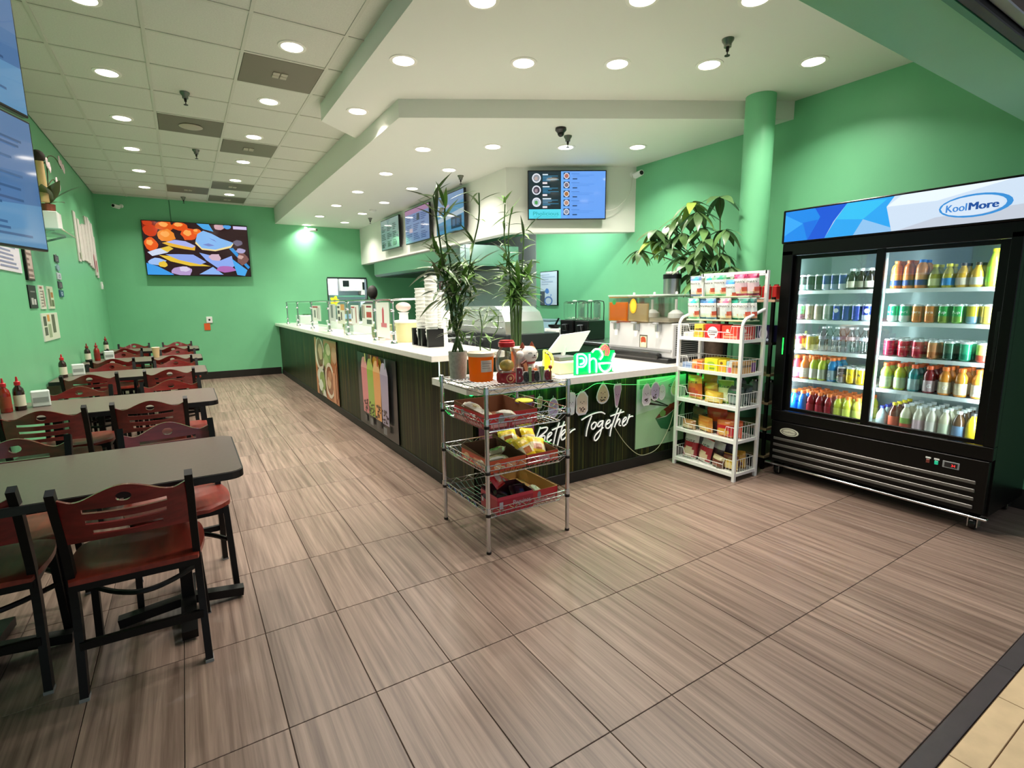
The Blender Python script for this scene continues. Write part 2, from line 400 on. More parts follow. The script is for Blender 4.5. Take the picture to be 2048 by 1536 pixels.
def build_ceiling():
    c = struct(MB().box(XL, 1.8, .6, YB, 3.33, 3.40), 'ceiling', M_white)
    xs = [XL, -.655, -.055, .55, 1.155, 1.72]; ys = [.97+.605*k for k in range(18)]
    ys = [y for y in ys if y < YB-.1]+[YB]
    vents = {(3, 4.68): 'square', (2, 6.49): 'round', (3, 7.10): 'square', (2, 10.15): 'square', (3, 9.53): 'square', (3, 10.75): 'square'}
    vent_cells = {}
    for (ci, y), k in vents.items():
        j = min(range(len(ys)-1), key=lambda q: abs(ys[q]-y)); vent_cells[(ci, j)] = k
    me = MB().box(-.29, .29, -.29, .29, 0, .02, b=.003).mesh('ceiling_panel', M_ceil)
    for i in range(5):
        for j in range(len(ys)-1):
            w, d = xs[i+1]-xs[i], ys[j+1]-ys[j]
            if (i, j) in vent_cells: continue
            cx, cy = (xs[i]+xs[i+1])/2, (ys[j]+ys[j+1])/2
            link(me, 'ceiling_panel', c, (cx, cy, ZG+.004), scale=((w-.016)/.58, (d-.016)/.58, 1))
    for x in xs[1:-1]: MB().box(x-.012, x+.012, .97, YB, ZG-.002, ZG+.03).build('grid_bar', M_tbar, c)
    for i in range(5):
        for y in ys[1:-1]: MB().box(xs[i]+.012, xs[i+1]-.012, y-.012, y+.012, ZG-.002, ZG+.03).build('grid_bar', M_tbar, c)
    n = 0; mv = mat('vent_grey', '#7d7668', rough=.6, metal=.2); mvd = mat('vent_core', '#b5ab9a', rough=.5)
    names = {(3, 4.68): 'nearest the camera beside the soffit', (2, 6.49): 'with a round outlet near the second sprinkler', (3, 7.10): 'between the third and fourth lamps of the right row', (2, 10.15): 'in the column over the far television', (3, 9.53): 'second to last of the right column', (3, 10.75): 'against the back wall'}
    for (ci, y), k in vents.items():
        j = min(range(len(ys)-1), key=lambda q: abs(ys[q]-y)); cx, cy = (xs[ci]+xs[ci+1])/2, (ys[j]+ys[j+1])/2
        w, d = xs[ci+1]-xs[ci]-.03, ys[j+1]-ys[j]-.03
        t = thing('ceiling_vent', 'grey ceiling vent panel '+names[(ci, y)], 'vent', (cx, cy, ZG-.004), 0, 'vent panels in the grid ceiling')
        MB().box(-w/2, w/2, -d/2, d/2, 0, .024, b=.003).build('panel', mv, t)
        if k == 'round': MB().lathe([(.11, -.006), (.095, -.012), (.02, -.012)], 20, cap=True).build('outlet', mvd, t, smooth=True)
        else:
            for a in (-1, 1):
                for b in (-1, 1): MB().box(a*.03-.026, a*.03+.026, b*.03-.026, b*.03+.026, -.008, 0, b=.002).build('outlet', mvd, t)
build_ceiling()
def build_soffits():
    # drop of the plain ceiling over the shop front, its lower step over the counter, the kitchen bulkhead and the shutter header
    mid = [(1.28, .955), (1.28, 5.4), (1.70, 5.75), (4.72, 5.75), (4.72, .955)]
    struct(MB().plan(mid, ZM, 3.399), 'ceiling_drop', M_white)
    low = [(1.715, 4.50), (1.70, YB), (XR, YB), (XR, 2.78)]
    struct(MB().plan(low, ZS, 3.40), 'ceiling_soffit', M_white)
    bulk = [(3.38, 5.46), (XR, 4.67), (XR, 4.83), (3.52, 5.55), (3.52, YB), (3.38, YB)]
    struct(MB().plan(bulk, 2.25, ZS), 'wall_bulkhead', M_white)
    struct(MB().plan([(3.52, 5.55), (XR, 4.83), (XR, YB), (3.52, YB)], 2.62, 2.66), 'ceiling_kitchen', M_white)
    struct(MB().box(XL, XR, .72, .955, 2.30, 3.4), 'wall_header', M_green)
    struct(MB().box(XL, XR, .70, .7195, 2.28, 2.36), 'trim_2', mat('header_green_edge', '#3f8f6a', rough=.5))
    sh = thing('roller_shutter', 'black roller shutter guide rail under the shop front header', 'shutter', (1.8, .69, 2.31))
    MB().box(-2.9, 2.9, -.024, .008, -.03, .06, b=.003).build('rail', M_black, sh)
    MB().box(-2.9, 2.9, -.06, -.026, -.012, .06, b=.003).build('bottom_bar', mat('grey_aluminium', '#8d9298', rough=.35, metal=.7), sh)
    struct(MB().box(XL, XR, .3, .628, 2.33, 2.5), 'ceiling_outside', mat('brown_soffit', '#8a7561', rough=.7))
    col = struct(MB().lathe([(.122, 0), (.122, ZM)], 32, (4.36, 2.87, 0)), 'column', M_green, smooth=True)
build_soffits()
def build_lamps():
    m_l = mat('lamp_lens', '#fff4e2', emit=14); m_r = mat('lamp_trim', '#f6f3ec', rough=.4)
    ring = MB().lathe([(.075, .002), (.076, -.006), (.098, -.004), (.1, .002)], 28, cap=False).mesh('trim_ring', m_r, True)
    lens = MB().lathe([(.075, -.003), (.02, -.0035)], 28).mesh('lens', m_l)
    ld = bpy.data.lights.new('lamp_light', 'AREA'); ld.shape = 'DISK'; ld.size = .14; ld.energy = LAMP_W; ld.color = (1, .93, .83); ld.spread = R(128)
    def lamp(x, y, zc, label, group):
        t = thing('recessed_light', label, 'ceiling light', (x, y, zc), 0, group)
        link(ring, 'trim_ring', t); link(lens, 'lens', t)
        link(ld, 'lamp_light', t, (0, 0, -.012))
    for row, (x, nm) in enumerate(((-.345, 'left row by the wall'), (.855, 'right row by the soffit'))):
        for k in range(6): lamp(x, 4.345+1.22*k, ZG, f'round lit lamp in the grid ceiling, {ORD[k]} from the camera, {nm}', 'round lamps in the grid ceiling')
    for k, (x, y) in enumerate(((1.50, 4.96), (1.50, 3.80), (2.26, 3.39), (2.86, 3.05), (3.456, 2.71), (4.07, 2.28), (1.62, 2.85), (2.40, 2.36), (2.96, 2.02))):
        if k < 6: lb = 'round lit lamp in the plain front ceiling, ' + ['at the far tip beside the soffit corner', 'leftmost of the near row', 'second from the left of the near row', 'third of the near row', 'just left of the sprinkler', 'nearest the green column'][k]
        else: lb = 'round lit lamp cut by the top of the picture, ' + ['leftmost', 'middle', 'rightmost'][k-6]
        lamp(x, y, ZM, lb, 'round lamps in the front ceiling')
    for k, (x, y) in enumerate(((2.25, 5.26), (2.83, 4.82), (3.49, 4.46), (4.13, 4.08))):
        lamp(x, y, ZS, f'round lit lamp over the counter, {ORD[k]} from the left of the slanting row', 'round lamps in the counter soffit')
    for k in range(6):
        if k < 5: lamp(2.26, 6.45+1.225*k, ZS, f'round lit lamp in the left soffit row, {ORD[k]} from the camera', 'round lamps in the counter soffit')
        if k < 5: lamp(2.85, 5.90+1.19*k, ZS, f'round lit lamp in the right soffit row, {ORD[k]} from the camera', 'round lamps in the counter soffit')
    # sprinkler heads
    t = thing('sprinkler_head', 'metal sprinkler head', 'sprinkler', (0, 0, 0), 0, 'sprinkler heads on the ceilings')
    MB().lathe([(.04, 0), (.038, -.012), (.025, -.03), (.024, -.05)], 16).build('cup', mat('sprinkler_steel', '#85837c', rough=.3, metal=.9), t, smooth=True)
    MB().lathe([(.012, -.05), (.010, -.075), (.004, -.08), (.004, -.1)], 10).lathe([(.018, -.1), (.018, -.104)], 10).build('deflector', mat('sprinkler_dark', '#3a3632', rough=.4, metal=.8), t, smooth=True)
    for k, (x, y, zc, lb) in enumerate(((.19, 5.72, ZG, 'near the left lamp row, closest to the camera in the grid ceiling'), (.31, 7.69, ZG, 'behind the round vent'), (.18, 11.08, ZG, 'above the far television'), (3.24, 2.40, ZM, 'at the top right in the front ceiling'), (3.28, 4.16, ZS, 'beside the black dome camera'), (3.10, 6.09, ZS, 'above the bamboo and the menu screens'), (3.12, 9.90, ZS, 'at the far end of the soffit'))):
        o = t if k == 0 else copy_tree(t); place(o, (x, y, zc), 0, 'metal sprinkler head '+lb)
build_lamps()
# ---------------------------------------------------------------- tables and chairs
M_wood = mat('mahogany_wood', '#741c1a', rough=.25, var=.35, vscale=6, stretch=(1, 6, 6), coat=.5)
M_seat = mat('cherry_seat', '#8a2f22', rough=.38, var=.3, vscale=5, stretch=(6, 1, 6), coat=.15)
M_top = mat('table_laminate', '#6b5c54', rough=.34, var=.06, vscale=60)
M_edge = mat('table_edge_black', '#0c0b0b', rough=.4)
M_tip = mat('foot_glide', '#8d8d8d', rough=.5)
def make_chair():
    """faces +Y, origin on the floor below the seat centre; back at -Y"""
    t = thing('dining_chair', 'chair', 'chair', (0, 0, 0), 0, 'red wooden chairs at the dining tables')
    W = .2
    for s in (-1, 1):
        x = s*W
        l = MB().path(smooth_path([(x, -.20, .005), (x*.99, -.18, .12), (x*.98, -.15, .30), (x*.98, -.148, .46), (x*.985, -.175, .60), (x, -.21, .72), (x, -.245, .815)], 4), .026, .038).build('leg', M_black, t)
        MB().box(x-.015, x+.015, -.222, -.18, 0, .012).build('glide', M_tip, l)
        f = MB().path([(x*1.0, .185, .005), (x*.93, .17, .44)], .026, .034).build('leg', M_black, t)
        MB().box(x-.015, x+.015, .168, .204, 0, .012).build('glide', M_tip, f)
    MB().bar((-W*.98, -.16, .425), (W*.98, -.16, .425), .03, .03).bar((-W*.95, .17, .425), (W*.95, .17, .425), .03, .03).bar((-W*.96, -.17, .425), (-W*.94, .17, .425), .026, .03).bar((W*.96, -.17, .425), (W*.94, .17, .425), .026, .03).build('seat_frame', M_black, t)
    MB().tube(smooth_path([(-W*.97, .175, .26), (-W*.5, .05, .27), (0, .0, .27), (W*.5, .05, .27), (W*.97, .175, .26)], 4), .011, 6).build('stretcher', M_black, t, smooth=True)
    MB().bar((-W*.98, -.18, .2), (W*.98, -.18, .2), .02, .03).build('stretcher', M_black, t)
    # scooped seat
    nx, ny = 13, 13; vs = []; fs = []
    def half(yv):
        u = (yv+.19)/.415; return .20+.025*math.sin(math.pi*min(1, u*1.05)) - (.09*max(0, (u-.8)/.2)**2)
    for top in (1, 0):
        for j in range(ny):
            y = -.19+.415*j/(ny-1)
            for i in range(nx):
                a = -1+2*i/(nx-1); x = a*half(y); u = j/(ny-1)
                dip = .018*(1-a*a)*math.sin(math.pi*(u*.9+.05)) ; ed = .008*(abs(a)**6+abs(2*u-1)**8)
                vs.append((x, y, .472-dip-ed if top else .442))
    k = nx*ny
    for j in range(ny-1):
        for i in range(nx-1):
            q = j*nx+i; fs += [(q, q+1, q+nx+1, q+nx), (k+q, k+q+nx, k+q+nx+1, k+q+1)]
    ring = [i for i in range(nx)]+[j*nx+nx-1 for j in range(1, ny)]+[(ny-1)*nx+i for i in range(nx-2, -1, -1)]+[j*nx for j in range(ny-2, 0, -1)]
    for a, b in zip(ring, ring[1:]+ring[:1]): fs.append((a, k+a, k+b, b))
    MB().add(vs, fs).build('seat', M_seat, t, smooth=True)
    # slotted bent back with a wavy crest
    hw = .193; bot = .60
    def crest(x):
        q = x/hw; return .775+.042*math.exp(-(q*2.1)**2)-.012*math.exp(-((abs(q)-.72)*4)**2)+.012*max(0, abs(q)-.8)/.2
    out = [(-hw+2*hw*i/28, bot+.012*(1-(2*i/28-1)**2)) for i in range(29)]+[(hw-2*hw*i/28, crest(hw-2*hw*i/28)) for i in range(29)]
    holes = [[(.024*math.cos(2*math.pi*i/16), .771+.018*math.sin(2*math.pi*i/16)) for i in range(16)]]
    for zc, w in ((.726, .125), (.682, .12), (.640, .105)):
        cv = lambda x: zc+.22*x*x
        n = 14; lo = [(-w+2*w*i/n, cv(-w+2*w*i/n)-.0085) for i in range(n+1)]; hi = [(w-2*w*i/n, cv(w-2*w*i/n)+.0085) for i in range(n+1)]
        holes.append(lo+hi)
    v, f = curve_fill(out, holes, .016)
    zy = lambda z: -.155-.085*max(0, (z-.5)/.31)
    bm = bmesh.new(); vv = [bm.verts.new(p) for p in v]
    for q in f:
        try: bm.faces.new([vv[i] for i in q])
        except ValueError: pass
    bmesh.ops.remove_doubles(bm, verts=bm.verts, dist=1e-5)
    for k in range(1, 16):
        bmesh.ops.bisect_plane(bm, geom=bm.verts[:]+bm.edges[:]+bm.faces[:], plane_co=(-hw+2*hw*k/16, 0, 0), plane_no=(1, 0, 0))
    for p in bm.verts:
        x, y, z = p.co; p.co = (x, zy(y)-.035*(1-(x/hw)**2)+z, y)
    bmesh.ops.recalc_face_normals(bm, faces=bm.faces)
    MB().bm(bm).build('backrest', M_wood, t, smooth=True)
    return t
def make_table():
    t = thing('dining_table', 'table', 'table', (0, 0, 0), 0, 'dining tables along the left wall')
    L, D, c = 1.26, .71, .06
    def rr(d):
        p = []
        for cx, cy, a0 in ((L-c, c, -90), (L-c, D-c, 0), (c*.4, D-c*.4, 90), (c*.4, c*.4, 180)):
            rad = c if cx > .5 else c*.4
            for k in range(7): p.append((cx+(rad+d)*math.cos(R(a0+15*k)), cy+(rad+d)*math.sin(R(a0+15*k))))
        return p
    MB().plan(rr(-.006), .722, .751).build('tabletop', M_top, t)
    MB().plan(rr(0), .718, .7485).build('edge_band', M_edge, t)
    DC = D/2+.02
    for x in (.30, 1.0):
        MB().box(x-.025, x+.025, DC-.025, DC+.025, .05, .70).build('column', M_black, t)
        MB().box(x-.1, x+.1, D/2-.2, D/2+.2, .70, .718).build('mount_plate', M_black, t)
        MB().path([(x, DC-.28, .03), (x, DC-.1, .055), (x, DC, .06), (x, DC+.1, .055), (x, DC+.28, .03)], .06, .04).build('foot', M_black, t)
        MB().path([(max(x-.27, .03), DC, .03), (x, DC, .06), (min(x+.27, L-.03), DC, .03)], .05, .04, side=(0, 1, 0)).build('foot', M_black, t)
    return t
TBL = [2.37, 4.25, 6.16, 7.76, 9.46]
tn = ['nearest the camera', 'second from the camera', 'third from the camera', 'fourth from the camera, with the paper cup', 'farthest from the camera, by the back wall']
tnm = ['nearest table', 'second table', 'third table', 'fourth table', 'farthest table']
tb0 = make_table(); ch0 = make_chair(); first = True
for k, y in enumerate(TBL):
    o = tb0 if k == 0 else copy_tree(tb0)
    place(o, (-1.107, y, 0), 0, f'brown laminate dining table with black edge, {tn[k]}')
    cx = [(-.235, 0), (-.775, 0)] if k else [(-.235, 0), (-.765, .13)]
    for (x, dy), side in zip(cx, ('aisle', 'wall')):
        c = ch0 if first else copy_tree(ch0); first = False
        jit = random.uniform(-.015, .015)
        place(c, (x+jit+(.06 if k > 1 and side == 'aisle' else 0), y+.12+dy, 0), random.uniform(-.02, .02), f'red wooden slotted back chair, {side} seat, near edge of the {tnm[k]}')
    for x, side in ((-.115, 'aisle'), (-.735, 'wall')):
        c = copy_tree(ch0)
        place(c, (x+random.uniform(-.015, .015), y+.635, 0), math.pi+(.08 if side == 'aisle' else .0), f'red wooden slotted back chair, {side} seat, far edge of the {tnm[k]}')

# condiments on the tables
def hot_sauce(name, label, loc, body, cap, lab, group=None):
    t = thing(name, label, 'bottle', loc, 0, group)
    MB().lathe([(.026, 0), (.031, .004), (.031, .12), (.027, .145), (.013, .165), (.013, .172)], 16).build('bottle_body', mat('sauce_'+body[1:], body, rough=.2, coat=.3), t, smooth=True)
    MB().lathe([(.0315, .03), (.0315, .105)], 16, cap=False).build('label', mat('saucelab_'+lab[1:], lab, rough=.5), t, smooth=True)
    MB().lathe([(.017, .17), (.017, .192), (.008, .197), (.005, .225), (.002, .228)], 12).build('cap', mat('saucecap_'+cap[1:], cap, rough=.35), t, smooth=True)
def napkin_box(label, loc, w=.05, h=.11):
    t = thing('napkin_holder', label, 'holder', loc, .2)
    MB().box(-w, w, -.035, .035, 0, h, b=.006).build('body', mat('frosted_white', '#dfe8e4', rough=.3), t)
    MB().box(-w*.8, w*.8, -.037, -.0352, h*.3, h*.6).build('badge', mat('badge_grey', '#9aa39f', rough=.5), t)
hot_sauce('hot_sauce_bottle', 'red chilli sauce bottle with red cap, wall end of the second table', (-1.045, 4.58, .751), '#8f1c0d', '#c8232b', '#9a3a20')
hot_sauce('brown_sauce_bottle', 'dark brown sauce bottle behind the red chilli bottle on the second table', (-.985, 4.63, .751), '#2a120b', '#c8232b', '#e3dcc6')
napkin_box('frosted white napkin holder on the second table', (-.90, 4.74, .751))
hot_sauce('brown_sauce_bottle', 'dark sauce bottle with white label and red cap on the third table', (-1.04, 6.50, .751), '#2a120b', '#c8232b', '#e3dcc6')
napkin_box('frosted white napkin holder on the third table', (-.95, 6.66, .751))
hot_sauce('brown_sauce_bottle', 'dark sauce bottle with white label on the fourth table', (-1.05, 8.13, .751), '#24100b', '#7d2a22', '#e3dcc6')
hot_sauce('hot_sauce_bottle', 'red chilli sauce bottle on the fourth table', (-.97, 8.22, .751), '#8f1c0d', '#a3262b', '#7d2417')
napkin_box('frosted white napkin holder on the fourth table', (-.86, 8.3, .751))
hot_sauce('brown_sauce_bottle', 'dark sauce bottle with white label on the farthest table', (-1.03, 9.75, .751), '#24100b', '#a3262b', '#e3dcc6')
cp = thing('paper_cup', 'tan paper cup standing on the fourth table', 'cup', (-.36, 8.24, .751))
MB().lathe([(.032, 0), (.044, .125)], 20).build('cup_body', mat('kraft_cup', '#d8b98a', rough=.6), cp, smooth=True)
MB().lathe([(.046, .125), (.047, .132), (.040, .136)], 20).build('rim', mat('kraft_rim', '#e7d3ae', rough=.5), cp, smooth=True)

# ---------------------------------------------------------------- televisions
def tv(name, label, loc, rz, w, h, shapes, m=M_screen, group=None, arm=.1, z0=False):
    t = thing(name, label, 'television', loc, rz, group)
    MB().box(-w/2, w/2, .0, .035, 0, h, b=.004).build('bezel', M_blackp, t)
    MB().box(-w*.3, w*.3, .035, .06, h*.15, h*.75, b=.004).build('housing', M_blackp, t)
    if arm: MB().box(-.1, .1, .06, .06+arm, h*.35, h*.65).build('wall_mount', M_black, t)
    pic_mb(w-.024, h-.024, shapes, step=.0002).build('screen', m, t, (-w/2+.012, -.0005, .012))
    return t
def blob(cx, cy, rx, ry, seed, n=14, j=.18):
    r = random.Random(seed); return [(min(1, max(0, cx+rx*(1+r.uniform(-j, j))*math.cos(2*math.pi*i/n))), min(1, max(0, cy+ry*(1+r.uniform(-j, j))*math.sin(2*math.pi*i/n)))) for i in range(n)]
food = [('r', 0, 0, 1, 1, '#2a0f16')]
for i, (x, y, rx, ry, c) in enumerate(((.06, .93, .09, .1, '#7d1408'), (.07, .82, .07, .11, '#c8350c'), (.20, .92, .08, .1, '#d9560f'), (.21, .74, .08, .12, '#f08a2a'), (.34, .93, .08, .08, '#e0500f'), (.42, .78, .08, .12, '#e5541a'), (.06, .57, .06, .12, '#e85a18'), (.50, .84, .04, .06, '#f07020'))):
    food += [('p', blob(x, y, rx, ry, i), c), ('p', blob(x-.012, y+.03, rx*.5, ry*.45, i+50), '#ffa955' if i > 1 else '#c23a12')]
food += [('p', [(.5, 1), (.62, 1), (.66, .86), (.56, .9)], '#4aa6e6'), ('p', blob(.72, .96, .06, .06, 60), '#c9a0a8'), ('p', blob(.80, .97, .04, .04, 61), '#4f9ee0'), ('r', .86, .93, 1, .99, '#d0c4ea'),
    ('p', [(.47, .62), (.53, .5), (.66, .48), (.82, .56), (.85, .64), (.72, .72), (.56, .85), (.5, .78)], '#f2dc9a'), ('p', [(.475, .66), (.53, .53), (.66, .51), (.82, .6), (.85, .66), (.72, .74), (.64, .82), (.56, .87), (.5, .8)], '#86b9f0'),
    ('p', [(.54, .60), (.60, .63), (.66, .59), (.60, .57)], '#7487c8'), ('p', [(.60, .74), (.66, .70), (.68, .66)], '#6d82c4'),
    ('p', [(.16, .60), (.26, .66), (.36, .64), (.47, .56), (.46, .48), (.36, .50), (.24, .54)], '#e9b53a'), ('p', [(.20, .62), (.28, .67), (.38, .65), (.47, .57), (.44, .53), (.30, .58)], '#a9b2ec'),
    ('p', [(.02, .42), (.10, .48), (.22, .54), (.25, .50), (.20, .42), (.06, .35)], '#cfd9ee'), ('p', [(.14, .50), (.22, .55), (.26, .50), (.20, .43)], '#e3c040'),
    ('p', [(.12, .37), (.24, .36), (.52, .22), (.60, .18), (.40, .18), (.22, .26)], '#e8c23c'), ('p', [(.18, .39), (.30, .40), (.44, .40), (.56, .26), (.50, .21), (.30, .29)], '#8fa6ea'),
    ('p', [(.50, .44), (.60, .40), (.70, .30), (.82, .40), (.84, .20), (.76, .10), (.66, .16), (.56, .30)], '#8fabf0'), ('p', blob(.65, .36, .06, .07, 71), '#d3b2c0'),
    ('p', [(.0, .22), (.10, .16), (.22, .03), (.24, 0), (0, 0)], '#3f9be8'), ('p', blob(.10, .24, .08, .07, 72), '#9fc0f2'), ('p', blob(.15, .2, .04, .06, 76), '#e8c23c'),
    ('p', blob(.32, .08, .10, .09, 73), '#b59acb'), ('p', blob(.34, .12, .05, .05, 74), '#d6cbe8'), ('p', [(.48, .02), (.62, .17), (.72, .02)], '#8db4f2'),
    ('p', blob(.75, .13, .10, .06, 75), '#b06ab4'), ('p', [(.80, .54), (.98, .14), (1, .18), (.84, .56)], '#2f8fd8'), ('p', [(.86, .02), (.82, .34), (.97, .12), (.94, 0)], '#4ba7ec'),
    ('p', blob(.93, .34, .06, .12, 77), '#7e5450'), ('p', blob(.91, .38, .03, .04, 78), '#caa39b'), ('p', blob(.90, .66, .05, .06, 79), '#6c6478'), ('p', blob(.92, .50, .05, .05, 80), '#a9a4cc')]
tv('television', 'large wall television showing orange and blue food on the back wall', (.345, YB-.13, 1.955), 0, 1.67, .955, food)
def menu_lines(r, x0, x1, y0, y1, n, col):
    o = []
    for k in range(n):
        y = y1-(y1-y0)*(k+.5)/n; h = (y1-y0)/n*.22; o.append(('r', x0, y-h, x0+(x1-x0)*r.uniform(.45, 1), y+h, col))
    return o
rr_ = random.Random(3)
def side_menu(seed):
    r = random.Random(seed); s = [('r', 0, 0, 1, 1, '#5d8cc4'), ('p', [(0, .45), (1, .6), (1, 1), (0, 1)], '#6f95c8'), ('p', [(0, 0), (1, 0), (1, .35), (0, .2)], '#74aede')]  # pale blue gradient: storefront reflection painted into the glowing screen image
    for c in range(2):
        for k in range(4): s += menu_lines(r, .06+.48*c, .44+.48*c, .06+.23*k, .23+.23*k, 4, '#40699a' if k % 2 else '#4d78ab')
    return s
for k, (z, lb) in enumerate(((1.735, 'lower of the two stacked blue menu screens angled off the left wall'), (2.425, 'upper of the two stacked blue menu screens angled off the left wall'))):
    a = R(90-18.9); cx, cy = -.60-.5*1.215*math.sin(R(18.9)), 3.85-.5*1.215*math.cos(R(18.9))
    tv('menu_screen', lb, (cx, cy, z), a, 1.215, .672, side_menu(5+k), M_screen2, 'menu screens on the left wall', arm=.12)
# three screens on the kitchen bulkhead
def bulk_menu(seed, base, acc, dark=False):
    r = random.Random(seed); s = [('r', 0, 0, 1, 1, base)]
    s += [('r', 0, .86, 1, 1, acc)]
    for c in range(3):
        for k in range(3):
            s += menu_lines(r, .04+.32*c, .30+.32*c, .06+.27*k, .28+.27*k, 4, '#2c3d3a' if dark else '#4a5f9c')
    return s
b1 = bulk_menu(1, '#8fb0a8', '#9db9b2', True)+[('r', .06, .06+.2*0, .16, .2, '#40544f'), ('r', .4, .1, .52, .22, '#3b4d4c'), ('r', .7, .1, .85, .2, '#4b5f5b')]
b2 = bulk_menu(2, '#8aa6d8', '#c48fbd')+[('r', .52, .62, .64, .82, '#34465e'), ('r', .2, .3, .34, .42, '#e2c9d8')]
b3 = [('r', 0, 0, 1, 1, '#5aa9d8'), ('p', [(0, .55), (1, .75), (1, 1), (0, 1)], '#8fb4e0'), ('p', [(0, .30), (1, .42), (1, .55), (0, .42)], '#cfe4f2'), ('r', .55, .08, .92, .38, '#22415e'), ('r', .60, .14, .70, .32, '#4a7ba6'), ('r', .74, .14, .86, .32, '#3f6d98'), ('p', [(.1, .6), (.5, .68), (.5, .74), (.1, .66)], '#e8c6dc'), ('r', .08, .1, .4, .24, '#5f93bd')]
for y0, y1, sh, lb in ((8.86, 9.82, b1, 'farthest of the three menu screens on the white bulkhead, pale green'), (7.54, 8.56, b2, 'middle menu screen on the white bulkhead, lilac'), (6.38, 7.29, b3, 'nearest menu screen on the white bulkhead, blue, behind the bamboo')):
    tv('menu_screen', lb, (3.29, (y0+y1)/2, 2.39), -math.pi/2, y1-y0, .545, sh, M_screen2, 'menu screens on the bulkhead', arm=.025)
# corner menu with photographs and the shop name
cm = [('r', 0, 0, 1, 1, '#6db0fb'), ('p', [(.5, 0), (1, 0), (1, 1), (.5, 1)], '#6aa4f6'), ('r', 0, .2, .42, 1, '#08262f'), ('r', 0, 0, .42, .2, '#58dcee'), ('tw', 'Pholicious', .05, .07, .34, .085, '#12a3a0'), ('r', .06, .03, .38, .042, '#37bcc6')]
for k in range(3):
    y = .86-.255*k
    cm += [('c', .10, y, .058, .1, '#e8eef8'), ('c', .10, y, .043, .075, ['#8f949c', '#4a4450', '#b9c4cc'][k]), ('p', blob(.095, y-.01, .022, .04, 90+k), ['#b9a7a0', '#9c8a94', '#4fa255'][k]), ('r', .18, y+.06, .25+.02*k, y+.085, '#d7eaf5')]
    for q in range(5): cm.append(('r', .18, y+.035-.025*q, .18+[.2, .12, .07, .21, .1][q], y+.047-.025*q, '#3e8cb4'))
    cm.append(('r', .18, y-.125, .24, y-.085, '#efe6ea'))
for k in range(5):
    y = .9-.19*k
    cm += [('r', .452, y-.07, .53, y+.07, '#10233f'), ('c', .491, y, .036, .064, '#e3e8f6'), ('c', .491, y, .026, .046, ['#b06a58', '#7a6a72', '#a8703c', '#b88a72', '#8d93a4'][k]), ('r', .555, y+.04, .66, y+.05, '#4679bd'), ('r', .57, y-.075, .63, y-.05, '#27466d')]
    for q in range(2): cm.append(('r', .57, y+.012-.03*q, .85-.06*q, y+.02-.03*q, '#5a90dc'))
d_ = Vector((1.32, -.79, 0)).normalized(); n_ = Vector((d_.y, -d_.x, 0))
pc = Vector((3.38, 5.46, 0))+d_*.715+n_*.1
tv('menu_screen', 'corner menu screen with dish photographs and turquoise shop name', (pc.x, pc.y, 2.385), math.atan2(d_.y, d_.x), .925, .555, cm, M_screen, arm=.06)
w_ = MB().tube(smooth_path([(pc.x+d_.x*.46, pc.y+d_.y*.46, 2.48), (pc.x+d_.x*.60, pc.y+d_.y*.60, 2.52), (pc.x+d_.x*.74, pc.y+d_.y*.74, 2.68), (4.62, 4.63, 2.88)], 5), .004, 5).build('cable', mat('white_cable', '#d9d6cf'), None)
tag(w_, 'thin white cable from the corner menu screen up to the camera', 'cable')

tc_ = MB().tube([(-.04, YB-.006, 2.92), (-.04, YB-.006, 3.29)], .006, 5).build('television_cable', mat('green_cable', '#3f7d5a')); tag(tc_, 'dark cable running up the back wall from the large television', 'cable')
# ---------------------------------------------------------------- security cameras, detector, outlet
def bullet_cam(label, loc, rz, L=.16):
    t = thing('security_camera', label, 'camera', loc, rz)
    MB().lathe([(.03, .12), (.032, .14)], 14, (0, 0, 0), axis='y').build('base', M_wpl, t, smooth=True)
    MB().tube([(0, .12, 0), (0, .07, -.02), (0, .04, -.03)], .012, 8).build('arm', M_wpl, t, smooth=True)
    b = MB().lathe([(.02, -.10), (.032, -.098), (.034, .05), (.02, .06)], 16, (0, 0, -.03), axis='y').build('housing', M_wpl, t, smooth=True)
    MB().lathe([(.024, -.1025), (.01, -.103)], 14, (0, 0, -.03), axis='y').build('lens', M_blackp, b)
bullet_cam('white bullet camera high on the back wall beside the left corner', (-.80, YB-.14, 3.13), R(-25))
bullet_cam('white bullet camera hanging below the soffit at the back wall', (2.36, YB-.18, 2.93), R(50))
bullet_cam('white bullet camera at the right end of the menu bulkhead', (4.60, 4.53, 2.90), R(-20))
dc = thing('dome_camera', 'black dome camera on the counter soffit beside a sprinkler', 'camera', (3.08, 4.01, ZS))
MB().lathe([(.05, 0), (.052, -.02), (.03, -.045)], 18).build('base', M_blackp, dc, smooth=True)
MB().ball((0, 0, -.045), .032, n=14).build('lens_ball', mat('dome_gloss', '#141414', rough=.1), dc, smooth=True)
sd = thing('smoke_detector', 'small white smoke detector on the far soffit', 'detector', (2.9, 9.04, ZS))
MB().lathe([(.06, 0), (.06, -.02), (.045, -.035), (.01, -.037)], 20).build('body', M_wpl, sd, smooth=True)
ol = thing('wall_outlet', 'white thermostat plate with black dial on the back wall', 'outlet', (.40, YB, 1.14))
MB().box(-.05, .05, -.02, 0, -.06, .06, b=.004).build('plate', M_wpl, ol)
MB().lathe([(.018, -.024), (.018, -.02)], 12, axis='y').build('dial', M_blackp, ol)
tagm = MB().plan([(-.05, 0), (.05, 0), (.05, .004), (-.05, .004)], -.13, 0).build('hanging_tag', mat('orange_tag', '#e2602a', rough=.5), None, (.355, YB-.012, 1.075))
tag(tagm, 'orange paper tag hanging below the white thermostat plate', 'tag')
sw = thing('wall_switch', 'small white switch box on the left wall near the back corner', 'switch', (XL, 11.0, 1.76))
